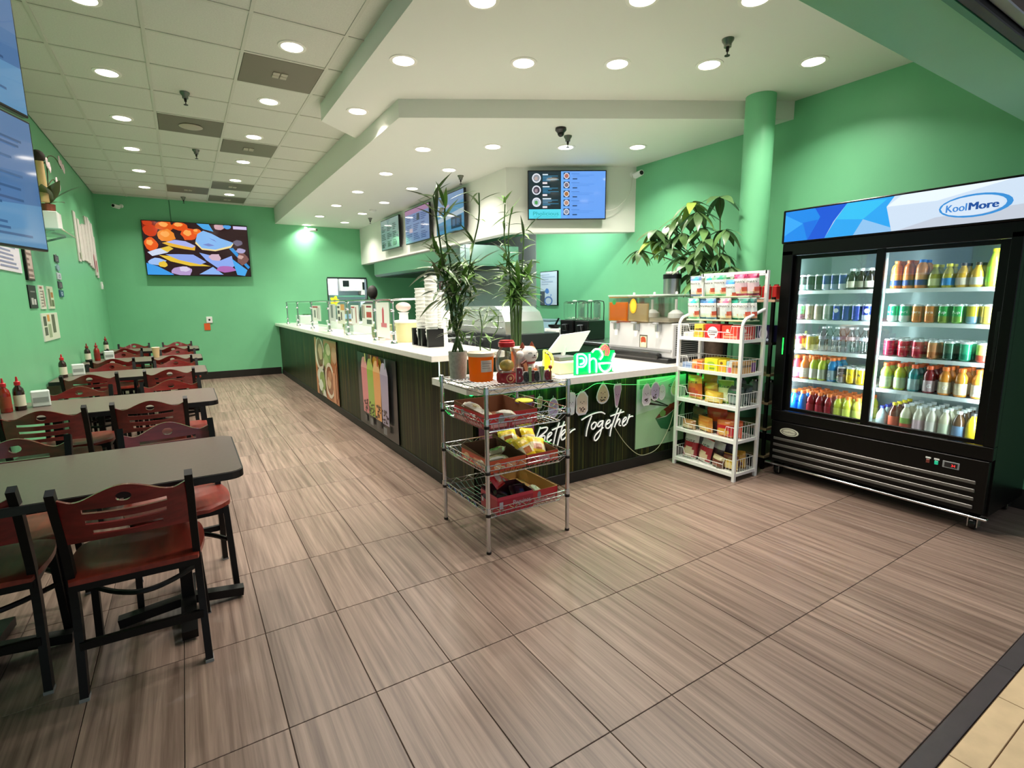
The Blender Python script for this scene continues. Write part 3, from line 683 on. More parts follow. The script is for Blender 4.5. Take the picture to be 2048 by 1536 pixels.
MB().box(0, .025, -.05, .05, -.06, .06, b=.004).build('plate', M_wpl, sw); MB().box(.025, .031, -.012, .012, -.02, .02).build('toggle', M_wpl, sw)

# ---------------------------------------------------------------- left wall decor
def wall_card(name, label, y0, y1, z0, z1, shapes, cat, frame=None, th=.008, x=XL, group=None):
    w, h = y1-y0, z1-z0
    t = thing(name, label, cat, (x, (y0+y1)/2, z0), math.pi/2, group)
    MB().box(-w/2, w/2, -th, 0, 0, h).build('backing', frame or M_wpl, t)
    pic_mb(w*.98, h*.98, shapes, step=.0003).build('print', M_paper, t, (-w*.49, -th-.0002, h*.01))
lines = lambda seed, c, n=9: menu_lines(random.Random(seed), .08, .92, .06, .94, n, c)
wall_card('notice_sheet', 'white printed notice sheet below the blue menu screens', 5.25, 5.92, 1.71, 2.0, [('r', 0, 0, 1, 1, '#e6e2ee')]+lines(1, '#8f94b6', 8), 'paper')
wall_card('framed_notice', 'dark framed certificate beside the notice sheet', 6.03, 6.27, 1.66, 1.98, [('r', 0, 0, 1, 1, '#4b3f3b'), ('r', .15, .05, .95, .95, '#c9b5ad')]+lines(2, '#87706a', 6), 'frame', M_black, .02)
wall_card('black_poster', 'small black flyer with white drawings, left of the card row', 6.02, 6.30, 1.42, 1.62, [('r', 0, 0, 1, 1, '#2a2d2b'), ('r', .2, .15, .5, .45, '#b9bcb8'), ('r', .56, .15, .8, .4, '#c7c9c4'), ('r', .2, .7, .8, .76, '#7f837f')], 'flyer', M_black)
wall_card('menu_flyer', 'white menu flyer with red header, middle of the card row', 6.42, 6.63, 1.41, 1.63, [('r', 0, 0, 1, 1, '#dcdccd'), ('r', .1, .85, .6, .95, '#a83432'), ('r', .6, .1, .85, .8, '#a3867e')]+lines(3, '#8c8b80', 7), 'flyer')
wall_card('photo_flyer', 'flyer with food photographs, right of the card row', 6.76, 7.03, 1.41, 1.63, [('r', 0, 0, 1, 1, '#cdd6b9'), ('r', .1, .1, .45, .9, '#6f7a5e'), ('r', .5, .5, .9, .75, '#a4763e'), ('r', .5, .1, .9, .4, '#5c6b48')], 'flyer')
wall_card('wide_flyer', 'wide pale flyer with photographs, lowest on the left wall', 6.36, 7.07, 1.11, 1.37, [('r', 0, 0, 1, 1, '#d5e0c8'), ('r', .06, .55, .24, .9, '#4d564a'), ('r', .06, .2, .24, .5, '#565f50'), ('r', .3, .7, .45, .95, '#d69a4a'), ('r', .58, .25, .78, .95, '#5c6650'), ('r', .3, .1, .48, .6, '#9ab08a')], 'flyer')
pal = ['#3c3a3c', '#7ba0a2', '#cfd2dc', '#4a3f4e', '#2c4a6e']
for k in range(5):
    nm = ['black', 'pale teal octagonal', 'white', 'dark purple', 'navy blue'][k]
    t = thing('hanging_tile', f'{nm} decorative tile, {ORD[k]} from the top of the hanging strip of five', 'wall decoration', (XL, 7.475, 1.90-.093*k), math.pi/2, 'strip of hanging tiles on the left wall')
    w = .1
    if k == 1: MB().prism([(.1*math.cos(R(22.5+45*i)), .036*math.sin(R(22.5+45*i))+.04) for i in range(8)], -.012, 0).build('tile', mat('tile_'+pal[k][1:], pal[k], rough=.3), t)
    else: MB().box(-w, w, -.012, 0, .005, .078, b=.002).build('tile', mat('tile_'+pal[k][1:], pal[k], rough=.3), t)
    pic_mb(.2, .08, [('c', .5, .5, .22, .26, ['#8a8688', '#a8c7c8', '#7d8190', '#9a7d8e', '#b5cbe6'][k]), ('c', .5, .5, .1, .14, pal[k])], step=.0003).build('motif', M_paper, t, (-.1, -.0123, 0))
    MB().tube([(-.05, -.004, .08), (-.02, -.004, .096)], .0015, 4).tube([(.05, -.004, .08), (.02, -.004, .096)], .0015, 4).build('cord', mat('cord_grey', '#9b9b95'), t)
wa = thing('slat_wall_art', 'white wooden slat wall art with uneven ends and a pink flower painting', 'wall art', (XL, 9.0, 1.9), math.pi/2)
sl = [(0, .12, .77), (.20, .14, .70), (.36, .16, .64), (.52, .16, .66), (.68, .16, .69), (.84, .15, .70), (1.0, .12, .84), (1.16, .10, .85), (1.32, .09, .83), (1.48, .0, .80), (1.64, -.03, .62)]
for k, (x, z0, z1) in enumerate(sl):
    MB().box(x, x+.15, -.018-.006*(k % 2), 0, z0, z1, b=.004).build('slat', mat('whitewash_wood', '#ddd6d0', rough=.6, var=.07, vscale=12, stretch=(4, 4, 1)), wa)
pic_mb(1, .8, [('p', [(1.38, .12), (1.46, .14), (1.47, .34), (1.42, .42), (1.34, .36)], '#c98a92'), ('p', [(1.50, .06), (1.60, .08), (1.60, .30), (1.51, .28)], '#b3525e'), ('p', [(.05, .2), (.13, .2), (.12, .32), (.06, .3)], '#a8b495')], step=.0004, y0=-.0245).build('painting', M_paper, wa)
# orchid on a glass shelf
shf = thing('glass_shelf', 'small glass wall shelf holding the orchid', 'shelf', (XL, 6.68, 2.13))
MB().box(0, .24, -.32, .42, 0, .012, b=.002).build('pane', mat('shelf_glass', '#9fc4b8', rough=.1), shf)
for y in (-.25, .3): MB().bar((.005, y, -.06), (.18, y, -.002), .012, .02).build('bracket', M_chrome, shf)
M_leaf = mat('leaf_green', '#3f6b2f', rough=.35, var=.2, vscale=10)
M_leafd = mat('leaf_dark', '#263f20', rough=.38, var=.25, vscale=10)
def leaf_mesh(name, L, W, m, fold=.25, droop=.25, n=7, tip=1.0):
    """leaf along +X from the origin, drooping in -Z"""
    vs = []; fs = []
    for i in range(n+1):
        u = i/n; w = W/2*math.sin(math.pi*min(1, (u*.96+.04))**.8)**tip if 0 < i < n else W*.03
        x = L*u; z = -droop*L*u*u
        vs += [(x, -w, z+fold*w), (x, 0, z), (x, w, z+fold*w)]
    for i in range(n):
        a = i*3; fs += [(a, a+3, a+4, a+1), (a+1, a+4, a+5, a+2)]
    mb = MB().add(vs, fs); return mb.mesh(name, m, True)
orc = thing('potted_orchid', 'white flowering orchid in a pot on the glass shelf', 'plant', (-.99, 6.60, 2.142))
MB().box(-.075, .075, -.1, .1, 0, .17, b=.006).build('pot', M_wpl, orc)
MB().lathe([(.05, .10), (.06, .24)], 14).build('inner_pot', mat('terracotta', '#8a4a35', rough=.7), orc, smooth=True)
lm = leaf_mesh('leaf', .34, .12, mat('orchid_leaf', '#4e6334', rough=.3), .2, .15)
for k, (a, e) in enumerate(((75, 20), (95, 35), (-60, 40), (20, 45), (-85, 30))): link(lm, 'leaf', orc, (0, 0, .24), rot=(0, R(-e), R(a)))
for q, pts in enumerate(([(0, 0, .24), (.02, .05, .45), (.02, .2, .70), (.03, .55, .78), (.03, .85, .74)], [(0, .02, .24), (0, .15, .42), (.02, .35, .53), (.02, .5, .5)], [(0, -.02, .24), (.0, -.06, .5), (.02, .02, .62), (.02, .12, .60)])):
    MB().tube(smooth_path(pts, 4), .005, 5).build('flower_stem', mat('orchid_stem', '#4a4a2c'), orc)
    px = pts[-1]
    for k in range(3 if q == 0 else 2):
        c = (px[0]+.01, px[1]-.1*k, px[2]+.02*k)
        fl = MB(); 
        for i in range(5):
            a = 2*math.pi*i/5; fl.ball((c[0]+.008, c[1]+.032*math.cos(a), c[2]+.028*math.sin(a)), .024, sx=.25, n=8, m=5)
        fl.build('flower', mat('orchid_petal', '#e9cfd2', rough=.5), orc, smooth=True)
MB().ball((.0, -.13, .64), .055, sy=1.2, n=12).build('seed_head', mat('dark_moss', '#33241c', rough=.8), orc, smooth=True)
MB().lathe([(.04, .24), (.036, .60)], 12, (.0, -.13, 0)).build('bark_support', mat('pale_bark', '#cfae78', rough=.7, var=.15), orc, smooth=True)
pt = thing('white_planter', 'small empty white dish on the glass shelf end', 'dish', (-1.0, 6.85, 2.142))
MB().box(-.06, .06, -.09, .12, 0, .055, b=.008).build('dish', M_wpl, pt); MB().box(-.04, .04, -.06, .09, .056, .07, b=.004).build('liner', mat('dish_liner', '#d7d7d2'), pt)
# ---------------------------------------------------------------- service counter
def build_counter():
    t = thing('service_counter', 'long dark streaked laminate service counter running to the back wall', 'counter', (1.62, 7.5, 0))
    MB().box(.012, .52, -3.88, 3.99, 0, .985).build('body', mat('counter_core', '#15170f', rough=.6), t)
    ys = [3.62, 4.56, 5.84, 6.74, 8.10, 9.6, 11.49]
    for a, b in zip(ys, ys[1:]): MB().box(0, .012, a-7.5+.0015, b-7.5-.0015, .09, .985, b=.001).build('panel', M_lam, t)
    MB().box(-.008, .012, -3.88, 3.99, 0, .09, b=.003).build('kickboard', M_base, t)
    MB().box(.0, .52, -3.895, -3.88, .82, .985).build('end_panel', M_lam, t)
    u = thing('front_counter', 'lower front counter of dark streaked laminate with neon writing', 'counter', (2.85, 3.09, 0))
    MB().box(-1.215, -.65, .012, .505, 0, .82).box(-.65, 1.27, .012, .85, 0, .82).build('body', mat('counter_core', '#15170f'), u)
    xs = [1.62, 2.14, 3.19, 4.12]
    for a, b in zip(xs, xs[1:]): MB().box(a-2.85+.001, b-2.85-.001, 0, .012, .09, .82, b=.001).build('panel', M_lam, u)
    MB().box(-1.23, -1.218, 0, .53, .09, .82, b=.001).build('panel', M_lam, u)
    MB().box(-1.236, 1.27, -.008, .012, 0, .09, b=.003).build('kickboard', M_base, u)
    MB().box(-1.236, -1.218, .012, .53, 0, .09, b=.003).build('kickboard', M_base, u)
    s = MB().box(1.545, 2.2, 3.60, 11.49, .987, 1.04, b=.008).build('counter_slab', M_quartz); tag(s, 'long white quartz worktop on the tall counter', 'worktop')
    s = MB().plan([(1.545, 3.03), (1.60, 2.972), (4.12, 2.972), (4.12, 3.97), (2.205, 3.97), (2.205, 3.598), (1.545, 3.598)], .821, .871).build('counter_slab', M_quartz); tag(s, 'white quartz worktop of the lower front counter', 'worktop')
    led = mat('green_led', '#00ff66', emit=22)
    l = MB().tube([(1.59, 3.3, .813), (1.59, 3.055, .813), (4.08, 3.055, .813)], .005, 6).build('led_strip', led); tag(l, 'green glowing light strip under the front worktop edge', 'light strip')
    l = MB().tube([(1.596, 3.7, .981), (1.596, 8.3, .981)], .004, 6).build('led_strip', mat('green_led_dim', '#00ff66', emit=4)); tag(l, 'green glowing light strip under the long worktop edge', 'light strip')
    l = MB().tube([(1.612, 3.606, .875), (1.612, 3.606, .985)], .004, 6).build('led_strip', mat('white_led', '#d9fff0', emit=3)); tag(l, 'short white light strip on the counter corner', 'light strip')
build_counter()
# ---- posters on the counter front
def counter_poster(name, label, x, y, z, w, h, rz, shapes, th=.012, frame=M_black):
    t = thing(name, label, 'poster', (x, y, z), rz)
    MB().box(0, w, 0, th, 0, h).build('backing', frame, t)
    pic_mb(w, h, shapes, step=.0003).build('print', M_print, t, (0, -.0002, 0))
fp = [('r', 0, 0, 1, 1, '#b8693f'), ('r', .1, 0, .45, 1, '#3a2a20'), ('p', [(0, 0), (.09, 0), (.09, 1), (0, 1)], '#d08456'),
      ('p', blob(.24, .72, .22, .30, 11, j=.05), '#e8d9c6'), ('p', blob(.25, .74, .17, .25, 12, j=.08), '#7a4a32'), ('p', blob(.28, .78, .1, .14, 13), '#c7a884'),
      ('p', blob(.60, .72, .18, .22, 14), '#7d8a45'), ('p', blob(.55, .62, .12, .12, 15), '#a9b070'), ('p', blob(.66, .84, .1, .1, 16), '#cfc49a'), ('p', blob(.9, .78, .1, .14, 17), '#c98f74'),
      ('p', blob(.26, .32, .18, .18, 18), '#dfe0cb'), ('p', blob(.3, .25, .14, .2, 19), '#85a24c'), ('p', blob(.22, .18, .1, .1, 20), '#e9efdf'),
      ('p', blob(.66, .34, .20, .30, 21, j=.04), '#ecd9c4'), ('p', blob(.66, .34, .15, .24, 22, j=.06), '#9c5a3a'), ('p', blob(.62, .3, .08, .1, 23), '#d9b18a'), ('p', blob(.68, .42, .07, .08, 24), '#c1825c'),
      ('p', [(.3, .02), (.48, .02), (.42, .12), (.34, .14)], '#e6e2d4'), ('r', .80, .02, .9, .5, '#d98f68'), ('r', .92, .1, .98, .62, '#c27a55')]
counter_poster('food_poster', 'poster of bowls and herbs on the long counter front', 1.607, 8.09, .10, 1.31, .845, -math.pi/2, fp)
bp = [('r', 0, 0, 1, 1, '#24262a'), ('r', .32, .86, .62, 1, '#6e1f1c'), ('c', .5, .92, .07, .07, '#e0a030'), ('c', .62, .9, .05, .08, '#d8b23a')]
for k, (x, c, c2) in enumerate(((.10, '#e0848a', '#f0a9a8'), (.29, '#9db84a', '#b9cc6a'), (.48, '#f0a560', '#f6bf85'), (.68, '#a99ab8', '#c3b6cf'))):
    bp += [('p', [(x, .80), (x+.19, .80), (x+.175, .18), (x+.02, .18)], c), ('p', [(x, .80), (x+.19, .80), (x+.16, .9), (x+.03, .9)], c2), ('c', x+.095, .9, .06, .05, c2), ('r', x+.12, .88, x+.15, 1.0, ['#e8dc8a', '#d8b06a', '#c9482c', '#8f99a6'][k])]
    r = random.Random(k)
    for q in range(22): bp.append(('c', x+.03+.13*r.random(), .20+.17*r.random(), .012, .012, '#2a1c1c'))
    bp.append(('r', x+.05, .06, x+.13, .15, '#6a6f74' if k % 2 else '#3a3d42'))
counter_poster('bubble_tea_poster', 'dark poster of four bubble tea cups on the long counter front', 1.607, 5.82, .10, 1.25, .80, -math.pi/2, bp)
pp = [('r', 0, 0, 1, 1, '#a1567f'), ('r', 0, .78, 1, 1, '#8f2f4e'), ('r', .1, .45, .95, .75, '#8c3050')]
for x in (.15, .33, .52, .72): pp += [('r', x, .66, x+.05, .92, '#b9c832'), ('r', x+.09, .66, x+.14, .92, '#b9c832'), ('r', x, .86, x+.14, .93, '#c3d040')]
pp += [('c', .8, .45, .16, .06, '#e9dc4a'), ('p', [(.64, .44), (.96, .44), (.9, .12), (.7, .12)], '#6a4a94'), ('r', .05, .05, .5, .4, '#c77aa6')]
counter_poster('purple_poster', 'purple drink poster on the front counter behind the chrome rack', 1.66, 3.082, .35, .47, .405, 0, pp, .006)
ph = [('r', 0, 0, 1, 1, '#9cc79a'), ('p', [(0, .5), (1, .62), (1, 1), (0, 1)], '#b9d8c2'), ('p', [(.0, .52), (.4, .72), (.9, .64), (1, .8), (1, 1), (0, 1)], '#c3d6cf'), ('r', .05, .86, .35, .98, '#7fb58f'),
      ('p', [(.14, .64), (.18, .67), (.62, .56), (.62, .55)], '#20231f'), ('p', [(.26, .69), (.3, .70), (.64, .565), (.63, .555)], '#171a16'),
      ('p', [(.38, .40), (.95, .60), (.9, .40), (.8, .25), (.66, .20), (.5, .24)], '#2f6e45'), ('p', [(.38, .40), (.5, .50), (.75, .60), (.95, .60), (.8, .50), (.6, .42)], '#6f2f22'), ('p', blob(.53, .46, .07, .05, 31), '#6e9a50'), ('p', blob(.72, .55, .08, .035, 32), '#8f3c28'), ('p', [(.4, .39), (.62, .42), (.8, .51), (.94, .6), (.9, .55), (.6, .40)], '#cfd9c8'),
      ('p', [(.66, .20), (.70, .20), (.70, .17), (.64, .17)], '#24532f'), ('tw', 'ci', .62, .84, .1, .07, '#8a3f4d')]
counter_poster('bowl_poster', 'pale green poster of a tilted soup bowl on the front counter', 3.19, 3.082, .16, .62, .61, 0, ph, .006, mat('poster_edge', '#a8c8a2'))

# ---- neon writing
TG = [[(2.564, .511), (2.63, .534), (2.706, .549), (2.771, .548), (2.808, .529)], [(2.668, .533), (2.642, .482), (2.62, .421), (2.612, .371)], [(2.695, .475), (2.669, .455), (2.67, .427), (2.688, .42), (2.711, .44), (2.716, .467), (2.695, .475)], [(2.791, .475), (2.755, .471), (2.731, .446), (2.744, .431), (2.773, .45), (2.791, .473), (2.774, .408), (2.752, .35), (2.716, .321), (2.698, .335), (2.715, .37), (2.792, .419)], [(2.816, .435), (2.859, .452), (2.864, .47), (2.84, .469), (2.819, .439), (2.826, .41), (2.854, .406), (2.884, .435)], [(2.955, .562), (2.914, .478), (2.879, .393), (2.868, .333)], [(2.869, .502), (2.937, .513), (3.019, .521)], [(2.987, .544), (2.951, .482), (2.916, .402)], [(2.927, .429), (2.964, .466), (2.977, .45), (2.966, .419), (2.985, .406)], [(3.004, .423), (3.047, .455), (3.04, .471), (3.015, .455), (3.004, .423), (3.017, .399), (3.049, .412)], [(3.085, .491), (3.055, .416)], [(3.07, .452), (3.092, .469), (3.125, .469)]]
BT = [[(2.167, .512), (2.147, .468), (2.126, .424)], [(2.167, .499), (2.229, .499), (2.219, .47), (2.141, .426), (2.198, .439), (2.208, .42), (2.188, .388), (2.136, .405)], [(2.235, .416), (2.271, .441), (2.266, .455), (2.24, .441), (2.229, .408), (2.24, .384), (2.271, .397)], [(2.346, .522), (2.314, .452), (2.287, .35)], [(2.394, .524), (2.357, .441), (2.325, .335)], [(2.276, .471), (2.335, .484), (2.416, .495)], [(2.368, .413), (2.406, .443), (2.4, .457), (2.373, .443), (2.362, .409), (2.374, .379), (2.412, .397)], [(2.444, .455), (2.428, .404)], [(2.439, .42), (2.472, .44), (2.5, .447)]]
M_tubew = mat('white_tube', '#f4f4ee', rough=.35, emit=.45); M_acr = glass_mat('acrylic_back', '#d8dedb', .12)
def neon_word(label, strokes, x0, z0):
    t = thing('neon_sign', label, 'sign', (x0, 3.055, z0), 0, 'neon lettering on the front counter')
    for s in strokes:
        pts = smooth_path([(a-x0, 0, b-z0) for a, b in s], 5)
        MB().tube(pts, .0055, 6).build('tube', M_tubew, t, smooth=True)
        MB().tube([p+Vector((0, .016, 0)) for p in pts], .011, 6).build('acrylic_backing', mat('acrylic_dark', '#3a3d38', rough=.15), t, smooth=True)
neon_word('white neon script sign reading Better beside the chrome rack', BT, 2.3, .42)
neon_word('white neon script sign reading Together on the counter front', TG, 2.85, .42)
cb = MB().tube(smooth_path([(2.93, 3.07, .40), (3.05, 3.072, .25), (3.19, 3.068, .13), (3.30, 3.066, .10), (3.45, 3.06, .14), (3.58, 3.06, .30), (3.64, 3.06, .45)], 5), .003, 5).build('sign_cable', mat('pale_cable', '#b8b79a')); tag(cb, 'thin pale cable hanging from the neon writing across the bowl poster', 'cable')
# pho sign
PW = [[(2.512, .882), (2.511, .957), (2.51, 1.024)], [(2.51, 1.029), (2.562, 1.03), (2.598, 1.005), (2.599, .961), (2.57, .934), (2.517, .936)], [(2.534, 1.002), (2.563, 1.0), (2.578, .984), (2.572, .961), (2.54, .954)], [(2.633, 1.028), (2.634, .947), (2.636, .881)], [(2.637, .975), (2.666, .991), (2.7, .97), (2.705, .879)]]
PB = [[(2.728, .945), (2.799, .945), (2.868, .94)], [(2.734, .94), (2.744, .911), (2.775, .883), (2.813, .878), (2.85, .896), (2.868, .935)], [(2.66, 1.04), (2.686, 1.061), (2.734, 1.06)], [(2.741, 1.055), (2.763, 1.026), (2.766, 1.003), (2.742, .977)], [(2.867, .954), (2.897, 1.018)]]
PR = [[(2.747, 1.051), (2.759, 1.073), (2.786, 1.088), (2.817, 1.07), (2.834, 1.036), (2.819, 1.004)], [(2.768, 1.049), (2.786, 1.067), (2.802, 1.052), (2.8, 1.005)]]
PO = [(2.485, 1.026), (2.51, 1.04), (2.651, 1.038), (2.686, 1.063), (2.734, 1.065), (2.779, 1.102), (2.826, 1.09), (2.852, 1.044), (2.903, 1.041), (2.911, .998), (2.88, .962), (2.883, .871), (2.486, .871)]
t = thing('neon_sign', 'lit green neon sign with a soup bowl reading Pho on the front worktop', 'sign', (2.7, 3.05, .871))
MB().prism([(a-2.7, b-.871) for a, b in PO], .010, .014).build('acrylic_board', mat('green_acrylic', '#00e06a', rough=.1, emit=.55), t)
tl = mat('tube_cyan', '#9dfff2', emit=3.2); tw = mat('tube_white', '#f2fff8', emit=3.5); tr_ = mat('tube_red', '#ff5a55', emit=2.2)
for ss, m, r in ((PW, tl, .007), (PB, tw, .007), (PR, tr_, .008)):
    for s in ss: MB().tube(smooth_path([(a-2.7, 0, b-.871) for a, b in s], 5), r, 6).build('tube', m, t, smooth=True)
MB().box(-.2, .17, -.02, .05, 0, .008).build('foot', M_clear, t)
# lemon sign
t = thing('lemon_sign', 'lit yellow neon lemon slice sign behind the cat figurine', 'sign', (2.245, 3.12, .871), R(-8))
arc = [(.078*math.sin(R(a)), 0, .115+.085*math.cos(R(a))) for a in range(0, 181, 15)]
MB().tube(arc, .009, 7).build('rind_tube', mat('tube_yellow', '#f6ff4a', emit=3.5), t, smooth=True)
MB().tube([(.0, 0, .03), (.0, 0, .2)], .006, 6).build('edge_tube', mat('tube_yellow', '#f6ff4a'), t, smooth=True)
MB().prism([(0, .03)]+[(a*.8, .115+(c-.115)*.8) for a, b, c in arc][::-1], .008, .012).build('slice_board', mat('lemon_board', '#ffc02e', emit=.6), t)
MB().box(-.03, .08, -.03, .04, 0, .03).build('foot', M_clear, t)

# ---- bunting of paper cups
st = [(2.12, .72), (2.25, .705), (2.36, .70), (2.505, .721), (2.62, .755), (2.725, .787), (2.95, .757), (3.179, .735), (3.35, .725), (3.55, .745), (3.70, .782)]
s_ = MB().tube(smooth_path([(a, 3.056, b) for a, b in st], 4), .002, 4).build('bunting_string', mat('white_string', '#d8efe0')); tag(s_, 'thin white string of the bunting along the front counter', 'string')
CARDS = [(2.16, .70, .055, .09, '#a9c07a', 'cup', 'green cup'), (2.286, .641, .10, .16, '#b7a6cf', 'round', 'lilac round drink'), (2.457, .655, .09, .18, '#e8ebf4', 'cup', 'white cup behind the rack post'), (2.565, .647, .12, .19, '#e9d6c4', 'bottle', 'cream bottle with dark pearls'), (2.78, .700, .14, .17, '#dcc9a4', 'drop', 'beige drop with brown pearls'), (2.939, .665, .088, .20, '#c9a4c4', 'ice', 'tall pink lilac cone'), (3.277, .638, .104, .19, '#d9cfe0', 'bottle', 'pale lilac bottle on the bowl poster'), (3.383, .657, .12, .17, '#c5b4dc', 'round', 'purple round drink'), (3.467, .64, .09, .14, '#d6dbe2', 'round', 'pale grey round drink'), (3.636, .665, .118, .155, '#d8d9b0', 'drop', 'pale yellow drop beside the white rack')]
for k, (x, z, w, h, c, sh, nm) in enumerate(CARDS):
    t = thing('bunting_card', f'{nm} paper shape with a tiny face on the bunting', 'bunting', (x, 3.052, z-h/2), 0, 'paper drink shapes on the bunting')
    def outl(f):
        if sh == 'bottle': p = [(.2, 0), (.8, 0), (1, .15), (1, .75), (.75, .95), (.65, 1), (.35, 1), (.2, .93), (0, .75), (0, .15)]
        elif sh == 'drop': p = [(.5+.5*math.sin(R(a))*(1 if math.cos(R(a)) < 0 else 1-.35*math.cos(R(a))),   .4+(.4 if math.cos(R(a)) < 0 else .6)*math.cos(R(a))) for a in range(0, 360, 24)]
        elif sh == 'ice': p = [(.35, 0), (.55, .02), (1, .75), (.95, 1), (.1, 1), (0, .85), (.25, .1)]
        elif sh == 'cup': p = [(.15, .05), (.3, 0), (.7, 0), (.85, .05), (1, .8), (.9, .95), (.6, 1), (.3, 1), (0, .8)]
        else: p = [(.5+.5*math.cos(R(a)), .46+(.46 if math.sin(R(a)) < 0 else .54)*math.sin(R(a))) for a in range(0, 360, 24)]
        return [((a-.5)*w*f, h/2+(b-.5)*h*f) for a, b in p]
    MB().prism(outl(1), 0, .002).build('card_border', mat('card_white', '#efeef2', rough=.6), t)
    MB().prism(outl(.84), -.0012, 0).build('card_face', mat('card_'+c[1:], c, rough=.6), t)
    dots = [('c', .36, .55, .035, .022, '#2b2320'), ('c', .64, .55, .035, .022, '#2b2320'), ('c', .5, .49, .05, .014, '#7a4a44')]
    r = random.Random(k)
    if k in (3, 4, 6, 7): dots += [('c', .3+.4*r.random(), .14+.2*r.random(), .05, .03, '#3a241c') for q in range(9)]
    pic_mb(w, h, dots, step=.0002).build('print', M_paper, t, (-w/2, -.0013, 0))
    MB().tube([(0, .001, h*.97), (0, .003, h*.97+.02)], .0015, 4).build('hook', mat('white_string'), t)

# ---------------------------------------------------------------- glass guard on the long counter
gd = thing('sneeze_guard', 'glass sneeze guard with steel posts along the long counter', 'glass guard', (1.72, 8.0, 1.04))
PY = [4.9, 5.45, 6.55, 7.55, 8.7, 9.9, 11.0]; GH = .42
for y in PY:
    p = MB().tube([(0, y-8, 0), (0, y-8, GH)], .0125, 10).lathe([(.035, 0), (.034, .008), (.018, .03)], 14, (0, y-8, 0)).build('post', M_chrome, gd, smooth=True)
    for z in (.1, .32): MB().ball((-.004, y-8, z), .02, sx=1.2, sz=.8, n=8, m=6).build('clamp', M_chrome, p, smooth=True)
for a, b in zip(PY, PY[1:]):
    MB().tube(smooth_path([(0, a-8, GH-.03), (0, a-8+.03, GH), (0, b-8-.03, GH), (0, b-8, GH-.03)], 5), .0105, 8).build('top_rail', M_chrome, gd, smooth=True)
    MB().box(-.003, .003, a-8+.03, b-8-.03, .05, GH-.025).build('glass_pane', M_guard, gd)
MB().tube(smooth_path([(0, 4.9-8, GH-.03), (.03, 4.9-8, GH+.005), (.5, 4.9-8, GH+.01)], 5), .0105, 8).build('top_rail', M_chrome, gd, smooth=True)
MB().tube([(.5, 4.9-8, GH+.01), (.5, 4.9-8, -.02+.02)], .0105, 8).build('post', M_chrome, gd, smooth=True)
GS = [(8.05, 8.62, 1.17, 1.40, 'A'), (7.14, 7.49, 1.19, 1.42, 'B'), (6.68, 7.05, 1.17, 1.42, 'C'), (6.06, 6.38, 1.18, 1.41, 'D'), (5.53, 5.93, 1.18, 1.42, 'E'), (5.00, 5.40, 1.08, 1.44, 'F')]
gl = {'A': ('white menu sheet with red header, farthest on the glass guard', [('r', 0, 0, 1, 1, '#e4ecdf'), ('r', .05, .85, .7, .95, '#a33b3e'), ('r', .2, .2, .42, .7, '#7d8b82'), ('r', .6, .15, .68, .85, '#8a7878'), ('r', .78, .1, .85, .85, '#98a59a')]),
      'B': ('grey flyer on the glass guard above the yellow tub', [('r', 0, 0, 1, 1, '#cbd3cc'), ('r', .25, .2, .6, .95, '#7d8a86')]),
      'C': ('flyer with black blocks and an orange corner on the glass guard', [('r', 0, 0, 1, 1, '#dfe3d0'), ('r', .5, .7, 1, 1, '#d9a860'), ('r', .05, .8, .35, .9, '#3a3f3c'), ('r', .1, .5, .35, .68, '#454a46'), ('r', .1, .15, .4, .35, '#4d5250'), ('r', .5, .2, .65, .6, '#5b605c')]),
      'D': ('white price list with red header on the glass guard', [('r', 0, 0, 1, 1, '#e8ece6'), ('r', .05, .85, .5, .92, '#b23a40'), ('r', .1, .3, .2, .8, '#5f6a66'), ('r', .6, .1, .72, .9, '#b07a74')]),
      'E': ('white leaflet with red and dark pictures on the glass guard', [('r', 0, 0, 1, 1, '#e3eae0'), ('r', .05, .35, .14, .95, '#54483c'), ('r', .2, .35, .28, .95, '#8c6b42'), ('r', .45, .85, .9, .93, '#8c2f3a'), ('r', .45, .4, .9, .65, '#b34a42'), ('r', .45, .1, .9, .3, '#55665c')]),
      'F': ('large white sheet with a red hand drawing, nearest on the glass guard', [('r', 0, 0, 1, 1, '#e9ece4'), ('p', [(.45, .4), (.6, .4), (.62, .78), (.55, .88), (.47, .8)], '#c45a66'), ('r', .36, .3, .8, .42, '#cf7780')])}
for y0, y1, z0, z1, k in GS:
    t = thing('guard_sheet', gl[k][0], 'paper', (1.7155, y1, z0), -math.pi/2, 'sheets taped to the glass guard')
    MB().box(0, y1-y0, 0, .001, 0, z1-z0).build('sheet', M_wpl, t); pic_mb(y1-y0, z1-z0, gl[k][1], step=.0002).build('print', M_paper, t, (0, -.0001, 0))
# things behind the glass on the long worktop
ZT = 1.04
def tub(label, loc, r, h, col, lid=None, cat='tub', fill=None, square=False, name='food_tub', liq=None):
    t = thing(name, label, cat, loc)
    if square: MB().box(-r, r, -r*1.3, r*1.3, 0, h, b=.012).build('body', mat('tub_'+col[1:], col, rough=.35), t)
    else: MB().lathe([(r*.88, 0), (r*.9, .004), (r, h)], 24).build('body', mat('tub_'+col[1:], col, rough=.3), t, smooth=True)
    if lid:
        ml = mat('lid_'+lid[1:], lid, rough=.35)
        if square: MB().box(-r*1.05, r*1.05, -r*1.35, r*1.35, h, h+.02, b=.006).build('lid', ml, t)
        else: MB().lathe([(r*1.06, h-.006), (r*1.06, h+.014), (r*.9, h+.02), (r*.2, h+.02)], 24).build('lid', ml, t, smooth=True)
    return t
t = tub('white foam box with green leaves inside, far end of the long worktop', (1.98, 10.5, ZT), .16, .17, '#e9efec', None, 'box', square=True, name='foam_box')
